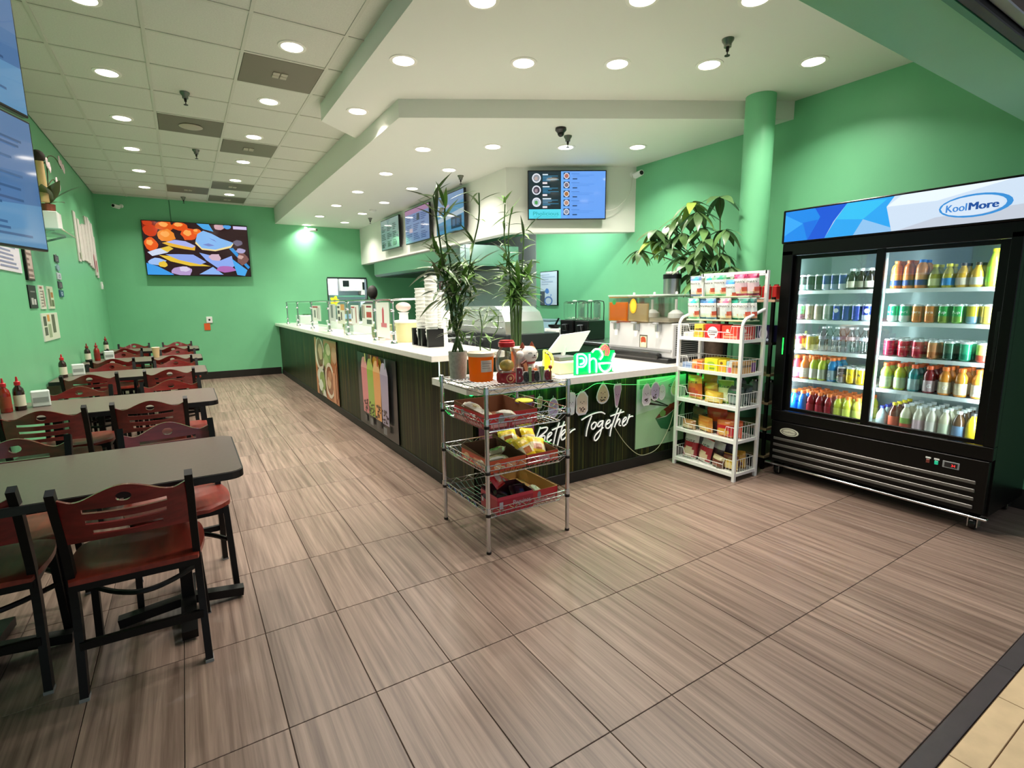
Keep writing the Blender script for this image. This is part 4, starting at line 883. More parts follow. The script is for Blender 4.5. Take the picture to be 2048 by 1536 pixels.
for k in range(7): link(leaf_mesh('leaf', .16, .07, M_leaf), 'leaf', t, (random.uniform(-.08, .08), random.uniform(-.12, .12), .165), rot=(0, R(-20), random.uniform(0, 6.28)))
tub('pale milky tub behind the middle of the glass guard', (1.93, 6.75, ZT), .16, .13, '#dfe8e2', '#eef2ef', square=True)
tub('yellow green tub with orange contents behind the glass guard', (1.90, 7.12, ZT), .10, .15, '#b8b23c', None)
tub('white round tub on the far worktop behind the glass guard', (1.95, 8.2, ZT), .12, .12, '#e6ece8', '#f2f4f2')
tub('olive green card box behind the nearest sheets of the glass guard', (1.93, 5.85, ZT), .10, .13, '#8a8a58', '#9a9a66', 'box', square=True)
tub('large clear jar of pale yellow liquid with white lid beside the cup stacks', (1.90, 5.02, ZT), .115, .20, '#e3d9a2', '#f4f1ee', 'jar', name='drink_jar')
tub('low white sauce tub with pink label behind the nearest guard pane', (1.87, 5.42, ZT), .07, .07, '#e8c4bf', '#f0ecea')
pk = thing('plastic_bag', 'pink clear plastic bag behind the glass guard', 'bag', (2.12, 5.68, ZT))
MB().ball((0, 0, .345), .08, sx=1, sy=1.6, sz=.7, n=14, m=9).build('bag', liquid_mat('pink_film', '#eccdc8', .55), pk, smooth=True)
MB().lathe([(.06, 0), (.05, .27), (.065, .285)], 14).build('holder', M_wpl, pk, smooth=True)
# cup stacks in their black dispensers
cupm = MB().lathe([(.033, 0), (.047, .105), (.050, .106), (.050, .112), (.044, .112)], 20).mesh('cup', mat('paper_cup_white', '#ecebe6', rough=.55), True)
for k, (y, n, lb, lean) in enumerate(((4.55, 13, 'left stack of white cups leaning in a black dispenser', -.03), (4.34, 16, 'right stack of white cups, taller, in a black dispenser', .02))):
    d = thing('cup_dispenser', f"black cup dispenser box under the {'left' if k == 0 else 'right'} cup stack", 'dispenser', (1.88, y, ZT), 0, 'black cup dispensers')
    MB().box(-.075, .075, -.09, .09, 0, .005).box(-.075, .075, -.09, -.085, .005, .16).box(-.075, .075, .085, .09, .005, .16).box(.07, .075, -.085, .085, .005, .16).box(-.075, -.07, -.085, -.055, .005, .16).box(-.075, -.07, .055, .085, .005, .16).build('body', M_blackp, d)
    t = thing('cup_stack', lb, 'cup stack', (1.88, y, ZT+.006), 0, 'stacks of white cups'); t.rotation_euler = (lean, 0, 0)
    for q in range(n): link(cupm, 'cup', t, (0, 0, .034*q), scale=(1.2, 1.2, 1))
    lids = thing('lid_stack', f"tall tapering stack of flat white lids behind the {'left' if k == 0 else 'right'} cup stack", 'lid stack', (2.0, y+.06, ZT+.0), 0, 'stacks of lids')
    MB().lathe([(.06, 0)]+[(.06-.0007*j+(.004 if j % 2 else 0), .012*(j+1)) for j in range(40)]+[(.02, .50)], 16).build('lids', mat('lid_white', '#e4e6e0', rough=.4), lids, smooth=False)

# ---------------------------------------------------------------- plants
def bamboo(label, loc, stalks, bushes, leafm, seed, pot=None):
    r = random.Random(seed); t = thing('lucky_bamboo', label, 'plant', loc)
    if pot: pot(t)
    def leaves(p, n, spread, size):
        for k in range(n):
            a = r.uniform(0, 6.283); e = r.uniform(-25, 65)
            s = size*r.uniform(.7, 1.3); off = Vector((r.uniform(-spread, spread), r.uniform(-spread, spread), r.uniform(-spread*1.3, spread*1.3)))
            link(r.choice(leafm), 'leaf', t, tuple(Vector(p)+off), rot=(r.uniform(-.4, .4), R(-e), a), scale=(s, s, s))
    for pts, rad, tips in stalks:
        MB().tube(smooth_path(pts, 4), rad, 6).build('stalk', mat('bamboo_stalk', '#3f5a2c', rough=.4, var=.2), t, smooth=True)
        for f, n in tips:
            q = smooth_path(pts, 4); p = q[min(len(q)-1, int(f*(len(q)-1)))]; leaves(p, n, .012, 1)
    for p, n, sp, sz in bushes: leaves(p, n, sp, sz)
    return t
lf = [leaf_mesh('leaf', .14, .021, mat('bamboo_leaf_a', '#557a38', rough=.35), .25, .35), leaf_mesh('leaf', .16, .019, mat('bamboo_leaf_b', '#3a5a2a', rough=.35), .25, .2), leaf_mesh('leaf', .12, .026, mat('bamboo_leaf_c', '#6a9444', rough=.35), .2, .1)]
ZR = .962
def pot1(t):
    MB().lathe([(.05, 0), (.052, .005), (.060, .17), (.056, .17), (.05, .15)], 24, cap=False).lathe([(.05, 0), (.01, .001)], 24).lathe([(.055, .15), (.01, .152)], 20).build('pot', mat('speckled_pot', '#bcbab2', rough=.6, var=.15, vscale=60), t, smooth=True)
def spiral(x, y, z0, z1, a0, rad, turns): return [(x+rad*math.cos(a0+turns*6.283*i/10), y+rad*math.sin(a0+turns*6.283*i/10), z0+(z1-z0)*i/10) for i in range(11)]
S1 = [(spiral(.0+.018*math.cos(k*1.05), .018*math.sin(k*1.05), .12, .52, k*1.05, .018, 1.4), .007, [(1, 3)]) for k in range(6)]
S1 += [([(-.02, 0, .3), (-.06, .02, .6), (-.10, 0, .85), (-.13, 0, 1.09)], .006, [(.5, 2), (.7, 3), (.85, 4), (1, 6)]), ([(.0, 0, .3), (-.03, -.01, .65), (-.06, 0, .88), (-.06, 0, 1.03)], .006, [(.5, 2), (.7, 3), (.85, 3), (1, 6)]), ([(.02, 0, .35), (.08, .02, .55), (.12, .01, .78), (.17, 0, .98), (.175, 0, 1.14)], .005, [(.4, 3), (.6, 4), (.75, 3), (.9, 2), (1, 2)])]
B1 = [((-.05, 0, .58), 66, .08, 1.0), ((.05, 0, .55), 70, .09, .95), ((.02, 0, .34), 60, .085, .72), ((-.07, .02, .72), 22, .06, 1.1), ((.10, .02, .66), 24, .06, 1.1)]
bamboo('bushy lucky bamboo in a speckled grey pot on the chrome rack', (1.435, 2.92, ZR), S1, B1, lf, 5, pot1)
def pot2(t):
    MB().lathe([(.05, 0), (.055, .01), (.06, .16), (.052, .16)], 20).build('vase', mat('dark_vase', '#20241f', rough=.2), t, smooth=True)
S2 = []
for k in range(16):
    a = k*2.4; rr0 = .012+.012*(k % 4); x, y = rr0*math.cos(a), rr0*math.sin(a)
    S2.append(([(x, y, .05), (x*1.2, y*1.2, .4), (x*1.6, y*1.6, .62+.01*(k % 5))], .006, [(.95, 3), (1, 2)]))
S2 += [([(-.03, 0, .4), (-.06, 0, .8), (-.10, 0, 1.05), (-.09, 0, 1.29)], .005, [(.5, 2), (.65, 3), (.85, 2), (1, 5)]), ([(-.02, 0, .45), (-.05, .02, .9), (-.06, 0, 1.1), (-.04, 0, 1.23)], .005, [(.6, 3), (.8, 3), (1, 5)]), ([(.02, 0, .4), (.05, 0, .7), (.07, 0, .95), (.08, 0, 1.10)], .005, [(.5, 3), (.7, 4), (.85, 3), (1, 6)])]
B2 = [((0, 0, .68), 80, .075, 1.2), ((.06, 0, .80), 24, .07, 1.2), ((-.05, 0, .84), 18, .06, 1.1)]
bamboo('tall lucky bamboo cluster of straight stalks behind the cat figurine', (2.215, 3.45, .871), S2, B2, lf, 9, pot2)
S3 = [([(0, 0, .1), (-.02, 0, .25), (.0, 0, .38), (-.02, 0, .5)], .005, [(.4, 3), (.7, 4), (1, 4)]), ([(.06, 0, .1), (.08, .01, .28), (.13, 0, .36), (.14, 0, .46)], .004, [(.4, 3), (.7, 3), (1, 4)])]
bamboo('small thin bamboo between the two large bamboos', (1.84, 3.33, .871), S3, [((.0, 0, .34), 6, .04, .8)], lf, 12, lambda t: MB().lathe([(.04, 0), (.05, .12), (.044, .12)], 18).build('pot', mat('grey_pot', '#a9aca6', rough=.5), t, smooth=True))

# ---------------------------------------------------------------- chrome wire rack
RX0, RX1, RY0, RY1 = 1.36, 1.93, 2.43, 3.01
rk = thing('wire_rack', 'chrome wire basket rack holding snacks in front of the counter corner', 'rack', (1.645, 2.72, 0))
hx, hy = .285, .29
for sx in (-1, 1):
    for sy in (-1, 1):
        p = MB().tube([(sx*hx, sy*hy, .012), (sx*hx, sy*hy, .968)], .0125, 12).lathe([(.014, .965), (.014, .975), (.006, .979)], 12, (sx*hx, sy*hy, 0)).build('post', mat('rack_chrome', '#d2d4d6', rough=.22, metal=1), rk, smooth=True)
        MB().lathe([(.0145, 0), (.0145, .014)], 12, (sx*hx, sy*hy, 0)).build('foot', M_blackp, p)
        for z in (.225, .475, .74): MB().lathe([(.0165, 0), (.0165, .016)], 12, (sx*hx, sy*hy, z)).build('collar', M_blackp, p)
        for z in (.245, .50, .765, .935): MB().lathe([(.018, 0), (.0155, .03)], 12, (sx*hx, sy*hy, z)).build('sleeve', mat('rack_chrome'), p, smooth=True)
def wire_loop(mb, x, y, z, r=.0035): mb.tube([(-x, -y, z), (x, -y, z), (x, y, z), (-x, y, z)], r, 5, closed=True)
def zigzag(mb, x, y, z0, z1, r=.0022, n=13):
    for a, b in (((-x, -y), (x, -y)), ((x, -y), (x, y)), ((x, y), (-x, y)), ((-x, y), (-x, -y))):
        mb.tube([(a[0]+(b[0]-a[0])*i/n, a[1]+(b[1]-a[1])*i/n, z1 if i % 2 else z0) for i in range(n+1)], r, 4)
M_rw = mat('rack_wire', '#cfd1d3', rough=.18, metal=1)
sh = MB(); wire_loop(sh, hx, hy, .958); wire_loop(sh, hx, hy, .932); zigzag(sh, hx, hy, .933, .957)
s0 = sh.build('top_shelf', M_rw, rk, smooth=True)
w = MB()
for k in range(1, 24): w.tube([(-hx+2*hx*k/24, -hy, .9595), (-hx+2*hx*k/24, hy, .9595)], .0022, 4)
for k in (-.15, .05, .2): w.bar((-hx, k, .955), (hx, k, .955), .004, .008)
w.build('shelf_wires', M_rw, s0)
for zt, zf in ((.795, .712), (.525, .452), (.27, .20)):
    b = MB(); wire_loop(b, hx+.004, hy+.004, zt); wire_loop(b, hx, hy, zt-.03); zigzag(b, hx+.002, hy+.002, zt-.03, zt)
    bi, bj = hx-.035, hy-.035; wire_loop(b, bi, bj, zf)
    bo = b.build('basket', M_rw, rk, smooth=True)
    w = MB(); n = 15
    for k in range(n+1):
        x, xo = -bi+2*bi*k/n, -hx+2*hx*k/n; y, yo = -bj+2*bj*k/n, -hy+2*hy*k/n
        w.tube([(xo, -hy, zt-.03), (x, -bj, zf), (x, bj, zf), (xo, hy, zt-.03)], .002, 4)
        w.tube([(-hx, yo, zt-.03), (-bi, y, zf)], .002, 4); w.tube([(hx, yo, zt-.03), (bi, y, zf)], .002, 4)
    for k in range(5): y = -bj+2*bj*k/4; w.tube([(-bi, y, zf-.003), (bi, y, zf-.003)], .003, 4)
    w.build('basket_wires', M_rw, bo)
# ---- snacks in the rack
def pillow(w, h, d, shapes, m=None, crimp=.02, seed=0, puff=1.0):
    """foil snack bag, stands on its lower seam, facing -Y; printed with shapes in unit coordinates"""
    r = random.Random(seed); nx, nz = 8, 10; mb = MB()
    def grid_col(u, v):
        c = '#cccccc'
        for sh in shapes:
            k = sh[0]
            if k == 'r' and sh[1] <= u <= sh[3] and sh[2] <= v <= sh[4]: c = sh[-1]
            elif k == 'c' and ((u-sh[1])/sh[3])**2+((v-sh[2])/sh[4])**2 <= 1: c = sh[-1]
        return c
    wr = [[r.uniform(-.06, .06) for _ in range(nx+1)] for _ in range(nz+1)]
    def P(i, j, s):
        u, v = i/nx, j/nz; e = (1-(2*u-1)**4)*(1-(2*v-1)**4); taper = 1-.08*e
        return ((u-.5)*w*taper, s*d/2*max(0, e)*puff*(1+wr[j][i]), v*h)
    for s in (-1, 1):
        vs = [P(i, j, s) for j in range(nz+1) for i in range(nx+1)]
        for j in range(nz):
            for i in range(nx):
                q = j*(nx+1)+i; c = grid_col((i+.5)/nx, (j+.5)/nz)
                mb.add([vs[q], vs[q+1], vs[q+nx+2], vs[q+nx+1]], [(0, 1, 2, 3)], col=c)
    fn = lambda x, y, z: (x-w/2, -d/2*max(0, (1-(2*x/w-1)**4)*(1-(2*z/h-1)**4))*puff-.0015+y, z)
    tx = [s for s in shapes if s[0] in ('tw', 't')]
    if tx: pic_mb(w, h, tx, mb=mb, fn=fn, step=.0002)
    bm = bmesh.new()
    return mb
def bag(name, label, loc, rz, w, h, d, shapes, cat='snack bag', group=None, tilt=0, seed=0, roll=0):
    t = thing(name, label, cat, loc, 0, group); t.rotation_euler = (tilt, roll, rz)
    b = pillow(w, h, d, shapes, seed=seed).build('bag', M_bagp, t, smooth=True)
    col = next((s[-1] for s in shapes if s[0] == 'r'), '#ddd')
    MB().box(-w*.47, w*.47, -.0015, .0015, h*.985, h*1.03).build('seal', mat('seal_'+col[1:], col, rough=.3), t)
    MB().box(-w*.47, w*.47, -.0015, .0015, -.0, h*.02).build('seal', mat('seal_'+col[1:], col), t)
    return t
def tray(name, label, loc, w, d, h, shapes, inner='#8a6a48', back=None, rz=0, group=None):
    """open display carton: front facing -Y"""
    t = thing(name, label, 'carton', loc, rz, group); bk = back or h
    mi = mat('card_in_'+inner[1:], inner, rough=.8); th = .003
    MB().box(-w/2, w/2, -d/2, d/2, 0, th).build('floor_panel', mi, t)
    MB().box(-w/2, w/2, -d/2, -d/2+th, th, h).build('front_panel', mi, t)
    MB().box(-w/2, w/2, d/2-th, d/2, th, bk).build('back_panel', mi, t)
    for s in (-1, 1): MB().prism([(-d/2+th, th), (d/2-th, th), (d/2-th, bk), (-d/2+th, h)], -.0015, .0015).build('side_panel', mi, t, (s*(w/2-.0015), 0, 0), math.pi/2)
    pic_mb(w, h, shapes, step=.0002).build('front_print', M_print, t, (-w/2, -d/2-.0002, 0))
    sp = [s for s in shapes if s[0] in ('r', 'c', 'p')]
    pic_mb(d, h, sp, step=.0002).build('side_print', M_print, t, (-w/2-.0002, d/2, 0), -math.pi/2)
    return t
red1 = [('r', 0, 0, 1, 1, '#b3323a'), ('r', 0, .45, 1, 1, '#c4161f'), ('c', .3, .6, .06, .3, '#8d8f94'), ('tw', 'Conchas', .55, .62, .36, .16, '#f3e7e4'), ('r', .38, .6, .52, .78, '#e9c9c9'), ('r', .1, .05, .4, .3, '#d99a98'), ('r', .5, .08, .9, .25, '#cf8a8c')]
tray('snack_carton', 'red printed carton in the top basket of the chrome rack', (1.57, 2.70, .716), .36, .40, .085, red1, '#7c4f33', .11)
for k, (x, y, a) in enumerate(((1.47, 2.62, .4), (1.53, 2.72, 1.4), (1.60, 2.62, 2.2), (1.50, 2.80, .9))):
    bag('wrapped_pastry', f"pale wrapped pastry in the red carton, {['near left', 'middle', 'near right', 'back'][k]}", (x, y-.06, .735+.012*k), a, .11, .12, .05, [('r', 0, 0, 1, 1, '#e7e0d0'), ('r', 0, .6, 1, 1, '#d9d3c8'), ('c', .4, .4, .25, .2, '#c9b98a'), ('c', .7, .6, .12, .12, '#3f5a9a')], 'pastry', 'wrapped pastries', -1.2, k)
cp2 = thing('drink_cup', 'purple plastic tub with yellow lid in the top basket', 'cup', (1.80, 2.72, .716))
MB().lathe([(.042, 0), (.05, .075), (.058, .078), (.058, .085)], 20).build('cup_body', mat('purple_cup', '#5e3f86', rough=.4), cp2, smooth=True)
MB().lathe([(.058, .086), (.059, .094), (.05, .098), (.01, .098)], 20).build('lid', mat('yellow_lid', '#f0ea3c', rough=.3), cp2, smooth=True)
org = [('r', 0, 0, 1, 1, '#c9502a'), ('r', .3, .1, .75, .8, '#d8452f'), ('r', .45, .2, .7, .7, '#e8a07a'), ('c', .2, .5, .1, .3, '#e9b38a'), ('r', .8, .2, 1, .6, '#dc7a4a')]
tray('pastry_carton', 'orange carton of wrapped cakes in the middle basket, left', (1.53, 2.66, .457), .25, .36, .075, org, '#6e4a30', .10)
for k in range(5):
    x, y = 1.46+.055*(k % 3), 2.52+.09*(k//2)
    bag('wrapped_cake', f"clear wrapped cake in the left orange carton, {ORD[k]} from the front", (x, y, .472+.008*k), .5+k*.9, .10, .11, .045, [('r', 0, 0, 1, 1, '#cdbb96'), ('c', .5, .5, .3, .25, '#9a8154'), ('c', .3, .7, .15, .1, '#efe8d8'), ('r', 0, .9, 1, 1, '#e6e0d2')], 'cake', 'wrapped cakes', -1.25, k+10)
red2 = [('r', 0, 0, 1, 1, '#c23a34'), ('r', .05, .3, .3, .8, '#a31f25'), ('r', .36, .3, .72, .75, '#d98a9a'), ('tw', 'Mini Mantecadas', .38, .44, .32, .1, '#43307a'), ('r', .76, .2, 1, .85, '#cf5a3c')]
tray('yellow_snack_carton', 'red carton of yellow snack packets in the middle basket, right', (1.785, 2.70, .457), .23, .42, .065, red2, '#6e4a30', .11)
for k, (x, y, a) in enumerate(((1.74, 2.56, .2), (1.81, 2.58, -.3), (1.77, 2.68, .5), (1.85, 2.70, .1), (1.73, 2.78, -.4), (1.82, 2.82, .3))):
    bag('yellow_packet', f"yellow snack packet in the right carton, {ORD[k]} from the front", (x, y, .475+.006*k), a, .12, .14, .05, [('r', 0, 0, 1, 1, '#f0c81e'), ('r', 0, .2, 1, .55, '#e8d9b0'), ('c', .5, .35, .3, .2, '#b3622a'), ('r', 0, .85, 1, 1, '#f6da3a')], 'snack packet', 'yellow snack packets', -.7-.25*(k % 3), k+20, .35*(k % 2)-.15)
dk = [('r', 0, 0, 1, 1, '#a8162e'), ('r', 0, .8, 1, 1, '#c42a44'), ('r', .05, .3, .15, .7, '#b9b3bd'), ('tw', 'Pinguinos', .42, .38, .5, .3, '#c9c6d2')]
tray('chocolate_cake_carton', 'dark red carton of chocolate cakes in the bottom basket', (1.565, 2.56, .205), .25, .20, .105, dk, '#4a1018', .115)
for k, (x, y, a) in enumerate(((1.50, 2.56, .3), (1.58, 2.57, 1.2), (1.63, 2.53, -.3))):
    bag('chocolate_packet', f"dark wrapped chocolate cake in the dark red carton, {['left', 'middle', 'right'][k]}", (x, y-.03, .232+.01*k), a, .11, .12, .05, [('r', 0, 0, 1, 1, '#2b1420'), ('c', .5, .5, .3, .2, '#45283a'), ('c', .6, .4, .15, .15, '#39477e'), ('r', 0, .86, 1, 1, '#3a1826')], 'snack packet', 'chocolate cakes', -1.1, k+30)
bag('red_packet', 'red and white packet on top of the chocolate cakes', (1.55, 2.60, .315), .6, .12, .14, .04, [('r', 0, 0, 1, 1, '#d92a2e'), ('c', .5, .45, .3, .25, '#eac4bc'), ('r', .1, .75, .9, .85, '#f0dcd6')], 'snack packet', None, -.7, 33)
em = [('r', 0, 0, 1, 1, '#b33038'), ('r', 0, .4, 1, 1, '#c4202c'), ('c', .3, .6, .07, .3, '#8d8f94'), ('r', .1, .05, .9, .3, '#cf8a8c')]
tray('open_carton', 'nearly empty open red carton in the bottom basket', (1.79, 2.71, .205), .20, .46, .085, em, '#c49a5e', .09)
bag('wrapped_pastry', 'last pale pastry left in the nearly empty carton', (1.80, 2.54, .225), .3, .09, .1, .05, [('r', 0, 0, 1, 1, '#dcc4a2'), ('c', .5, .5, .3, .3, '#f0e2cc')], 'pastry', None, -1.2, 40)
# ---- on top of the rack
bk = thing('juice_bucket', 'orange juice bucket with white lid and paper label on the chrome rack', 'bucket', (1.505, 2.745, ZR))
MB().lathe([(.07, 0), (.072, .004), (.078, .15)], 28).build('body', juice_mat('orange_juice_tub', '#ffa128'), bk, smooth=True)
MB().lathe([(.079, .15), (.083, .152), (.084, .172), (.078, .176), (.02, .176)], 28).build('lid', mat('milky_lid', '#f3dcc2', rough=.3), bk, smooth=True)
cyl = lambda r, a0: (lambda x, y, z: ((r-y)*math.sin(x/r+a0), -(r-y)*math.cos(x/r+a0), z))
pic_mb(.075, .07, [('r', 0, 0, 1, 1, '#e9dcd2'), ('r', .1, .7, .9, .76, '#a08a80'), ('r', .1, .5, .7, .55, '#a08a80'), ('r', .1, .3, .8, .35, '#b39f94')]+[('r', .1+.1*i, .84, .1+.1*i+.05, .9, '#a08a80') for i in range(7)], fn=lambda x, y, z: ((.0775-y)*math.sin((x-.02)/.0775-.25), -(.0775-y)*math.cos((x-.02)/.0775-.25), z+.06), step=.0005).build('label', M_paper, bk)
b2 = copy_tree(bk); place(b2, (1.885, 2.86, ZR), .3, 'second orange juice bucket behind the cat figurine')
jr = thing('treat_jar', 'clear round jar with red screw lid and red base on the chrome rack', 'jar', (1.60, 2.60, ZR))
MB().lathe([(.058, .06), (.066, .09), (.067, .14), (.060, .175), (.042, .205), (.040, .215)], 24, cap=False).build('glass_body', M_clear, jr, smooth=True)
MB().lathe([(.055, 0), (.062, .01), (.062, .05), (.055, .06), (.01, .06)], 24).build('base', mat('jar_red', '#9c1426', rough=.3), jr, smooth=True)
MB().lathe([(.047, .212), (.049, .216), (.049, .238), (.042, .242), (.042, .25), (.02, .252)], 24).build('lid', mat('lid_red', '#d8202c', rough=.3), jr, smooth=True)
MB().ball((0, 0, .10), .045, sz=.8, n=14).build('contents', mat('gold_sweets', '#d8b04a', rough=.3, var=.3, vscale=40), jr, smooth=True)
pic_mb(.05, .05, [('ring', .5, .5, .5, .5, .2, '#d8a878'), ('c', .5, .5, .2, .2, '#d8a878')], fn=lambda x, y, z: ((.0625-y)*math.sin((x-.025)/.0625-.2), -(.0625-y)*math.cos((x-.025)/.0625-.2), z+.005), step=.0004).build('emblem', M_paper, jr)
# lucky cat
ct = thing('cat_figurine', 'white smiling ceramic cat holding a tablet on the chrome rack', 'figurine', (1.765, 2.64, ZR), R(12))
cer = mat('ceramic_white', '#efe6de', rough=.2, coat=.4)
MB().ball((0, 0, .055), .06, sy=.8, sz=.95, n=16, m=10).build('body', cer, ct, smooth=True)
hd = MB().ball((.01, -.01, .15), .062, sx=1.12, sy=.85, sz=.88, n=20, m=12).build('head', cer, ct, smooth=True)
for s in (-1, 1): MB().lathe([(.022, 0), (.014, .02), (.002, .036)], 8, (.01+s*.042, 0, .193), sy=.6).build('ear', mat('cat_brown', '#7a3524', rough=.3), hd, smooth=True)
MB().ball((.035, -.012, .185), .03, sy=.8, sz=.6, n=10, m=6).build('patch', mat('cat_orange', '#d98548', rough=.3), hd, smooth=True)
fz = lambda x, z: -.01-.053*math.sqrt(max(0, 1-((x-.01)/.0695)**2-((z-.15)/.0546)**2))-.001
for s in (-1, 1):
    MB().tube([(.01+s*.03+.012*q, fz(.01+s*.03+.012*q, .163+.005*(1-q*q)), .163+.005*(1-q*q)) for q in (-1, -.5, 0, .5, 1)], .0016, 5).build('eye', M_blackp, hd)
    MB().tube([(.01+s*.009*(1+q), fz(.01+s*.009*(1+q), .14-.006*(1-q*q)), .14-.006*(1-q*q)) for q in (-1, -.5, 0, .5, 1)], .0016, 5).build('mouth', mat('cat_mouth', '#7a3a34'), hd)
MB().ball((.01, fz(.01, .149), .149), .005, n=8, m=5).build('nose', M_blackp, hd)
MB().tube([(.05*math.cos(a*.524)+.005, .04*math.sin(a*.524)-.005, .103) for a in range(12)], .007, 6, closed=True).build('collar', mat('cat_collar', '#b83a34', rough=.4), ct, smooth=True)
MB().ball((-.075, -.02, .155), .026, n=12, m=8).build('paw', cer, ct, smooth=True)
MB().tube([(-.05, -.005, .09), (-.075, -.01, .12), (-.078, -.016, .15)], .018, 8).build('arm', cer, ct, smooth=True)
for x in (.055, .08): MB().ball((x, -.045, .07-.02*(x > .06)), .018, n=10, m=7).build('paw', cer, ct, smooth=True)
tbm = MB().box(-.025, .025, -.006, .006, -.05, .05, b=.003).build('tablet', mat('tablet_brown', '#6a2a1c', rough=.4), ct, (-.06, -.055, .075)); tbm.rotation_euler = (0, R(-25), 0)
MB().box(-.014, .014, -.008, -.006, -.036, .036).build('gilt_panel', mat('tablet_gilt', '#c07a52', rough=.4), tbm)
MB().ball((.02, -.055, .05), .022, sy=.5, n=10, m=7).build('bib', mat('bib_orange', '#d8702c', rough=.4), ct, smooth=True)
# Believe sign
bl = thing('word_ornament', 'painted wooden word ornament reading Believe at the front of the rack', 'ornament', (1.60, 2.50, ZR), R(-7))
MB().box(0, .245, -.012, .02, 0, .008, b=.002).build('base', M_black, bl)
x = .004
for ch, c, wd, h in zip('Believe', ('#7a1226', '#22281f', '#7f9a64', '#5a1a22', '#22281f', '#7f9a64', '#7a1226'), (.044, .034, .018, .02, .034, .036, .034), (.085, .06, .085, .066, .06, .085, .06)):
    tv_, tf = text_geo(ch, 1, .03); mx0, mx1 = min(a for a, b in tv_), max(a for a, b in tv_); mz0, mz1 = min(b for a, b in tv_), max(b for a, b in tv_)
    v2 = [(x+(a-mx0)/(mx1-mx0)*wd*.92, .008+(b-mz0)/(mz1-mz0)*h) for a, b in tv_]
    bm = bmesh.new(); vv = [bm.verts.new((a, 0, b)) for a, b in v2]
    for f in tf:
        try: bm.faces.new([vv[i] for i in f])
        except ValueError: pass
    g = bmesh.ops.extrude_face_region(bm, geom=bm.faces[:]); bmesh.ops.translate(bm, vec=(0, -.008, 0), verts=[e for e in g['geom'] if isinstance(e, bmesh.types.BMVert)])
    MB().bm(bm).build('letter', mat('letter_'+c[1:], c, rough=.4), bl, (0, 0, 0))
    bk_ = MB().box(x-.002, x+wd*.92+.002, .0005, .004, .008, .008+h*1.03).build('letter_back', mat('letter_back', '#efe2da', rough=.5), bl)
    x += wd
MB().tube([(.232, .004, .008), (.232, .004, .075)], .004, 6).ball((.232, .004, .085), .013, n=8, m=6).build('flower', mat('flower_red', '#a3402c'), bl, smooth=True)
MB().box(.222, .243, .008, .012, .008, .06).build('end_panel', mat('letter_7f9a64', '#7f9a64'), bl)
# ---------------------------------------------------------------- front worktop: till and juice dispenser
ps = thing('till', 'white point of sale screen seen from behind on the front worktop', 'till', (2.50, 3.26, .871))
MB().box(-.09, .12, -.12, .12, 0, .10, b=.012).build('cash_base', mat('till_cream', '#e9dfc4', rough=.4), ps)
MB().box(-.06, .10, -.08, .08, .101, .135, b=.006).build('card_slot', mat('till_grey', '#77777a', rough=.4), ps)
MB().prism([(-.12, .16), (.02, .30), (.32, .32), (.20, .16)], .0, .018).build('screen_shell', M_wpl, ps)
MB().prism([(-.10, .165), (.025, .293), (.31, .312), (.20, .165)], .018, .022).build('display', M_blackp, ps)
MB().tube([(.04, .01, .13), (.06, .01, .2)], .018, 10).build('stem', M_wpl, ps, smooth=True)
pd = MB().box(-.04, .04, -.03, .03, 0, .012, b=.004).box(-.03, .03, -.004, .004, .012, .09, b=.002).build('card_reader', M_blackp, None, (2.72, 3.32, .871)); tag(pd, 'small black card reader standing behind the Pho sign', 'card reader')
jm = thing('juice_dispenser', 'grey juice dispenser with three clear tanks and steel taps', 'juice machine', (3.86, 3.53, .871), -math.pi/2)
MB().box(-.41, .41, -.26, .24, .0, .04, b=.006).build('base', M_blackp, jm)
MB().box(-.41, .41, -.20, .24, .04, .355, b=.01).build('body', mat('machine_grey', '#c8c8ca', rough=.35), jm)
for k in range(14): MB().box(.411, .416, -.16, .19, .07+.019*k, .078+.019*k).build('louvre', M_black, jm)
MB().box(-.40, .40, -.21, -.199, .10, .12).build('front_groove', mat('machine_line', '#9b9b9d'), jm)
MB().box(-.38, .30, -.27, -.20, .02, .085, b=.02).build('drip_tray', mat('tray_black', '#161617', rough=.25), jm)
pic_mb(.10, .13, [('r', 0, 0, 1, 1, '#5a564c'), ('r', .1, .1, .9, .9, '#d9d2b4'), ('p', blob(.5, .62, .34, .25, 41), '#b34a2c'), ('p', blob(.5, .32, .28, .18, 42), '#efe3c4')], step=.0004).build('sticker', M_print, jm, (.01, -.2005, .11))
cols = [('#ffa92e', 'orange juice'), ('#e6d3a8', 'pale lemonade'), ('#cfc6b6', 'milky drink')]
for k in range(3):
    x0 = -.40+.268*k; x1 = x0+.256
    t = MB().box(x0, x1, -.23, .18, .36, .60, b=.012).build('tank', M_clear, jm)
    MB().box(x0+.008, x1-.008, -.222, .172, .366, .545 if k == 0 else (.53 if k == 1 else .40), b=.008).build('juice', juice_mat('juice_'+cols[k][0][1:], cols[k][0]), t)
    MB().box(x0-.004, x1+.004, -.236, .186, .60, .615, b=.005).build('tank_lid', liquid_mat('tank_lid', '#e8ebe8', .3), t)
    MB().lathe([(.012, .615), (.012, .635), (.006, .64)], 10, ((x0+x1)/2, 0, 0)).build('lid_knob', M_wpl, t, smooth=True)
    tp = MB().box((x0+x1)/2-.018, (x0+x1)/2+.018, -.262, -.20, .28, .35, b=.006).build('tap', M_steel, jm)
    MB().box((x0+x1)/2-.028, (x0+x1)/2+.028, -.285, -.255, .345, .362, b=.004).build('tap_lever', mat('tap_grey', '#8d8f90', rough=.4), tp)
    MB().lathe([(.014, .225), (.016, .28)], 10, ((x0+x1)/2, -.235, 0)).build('spout', M_wpl, tp, smooth=True)
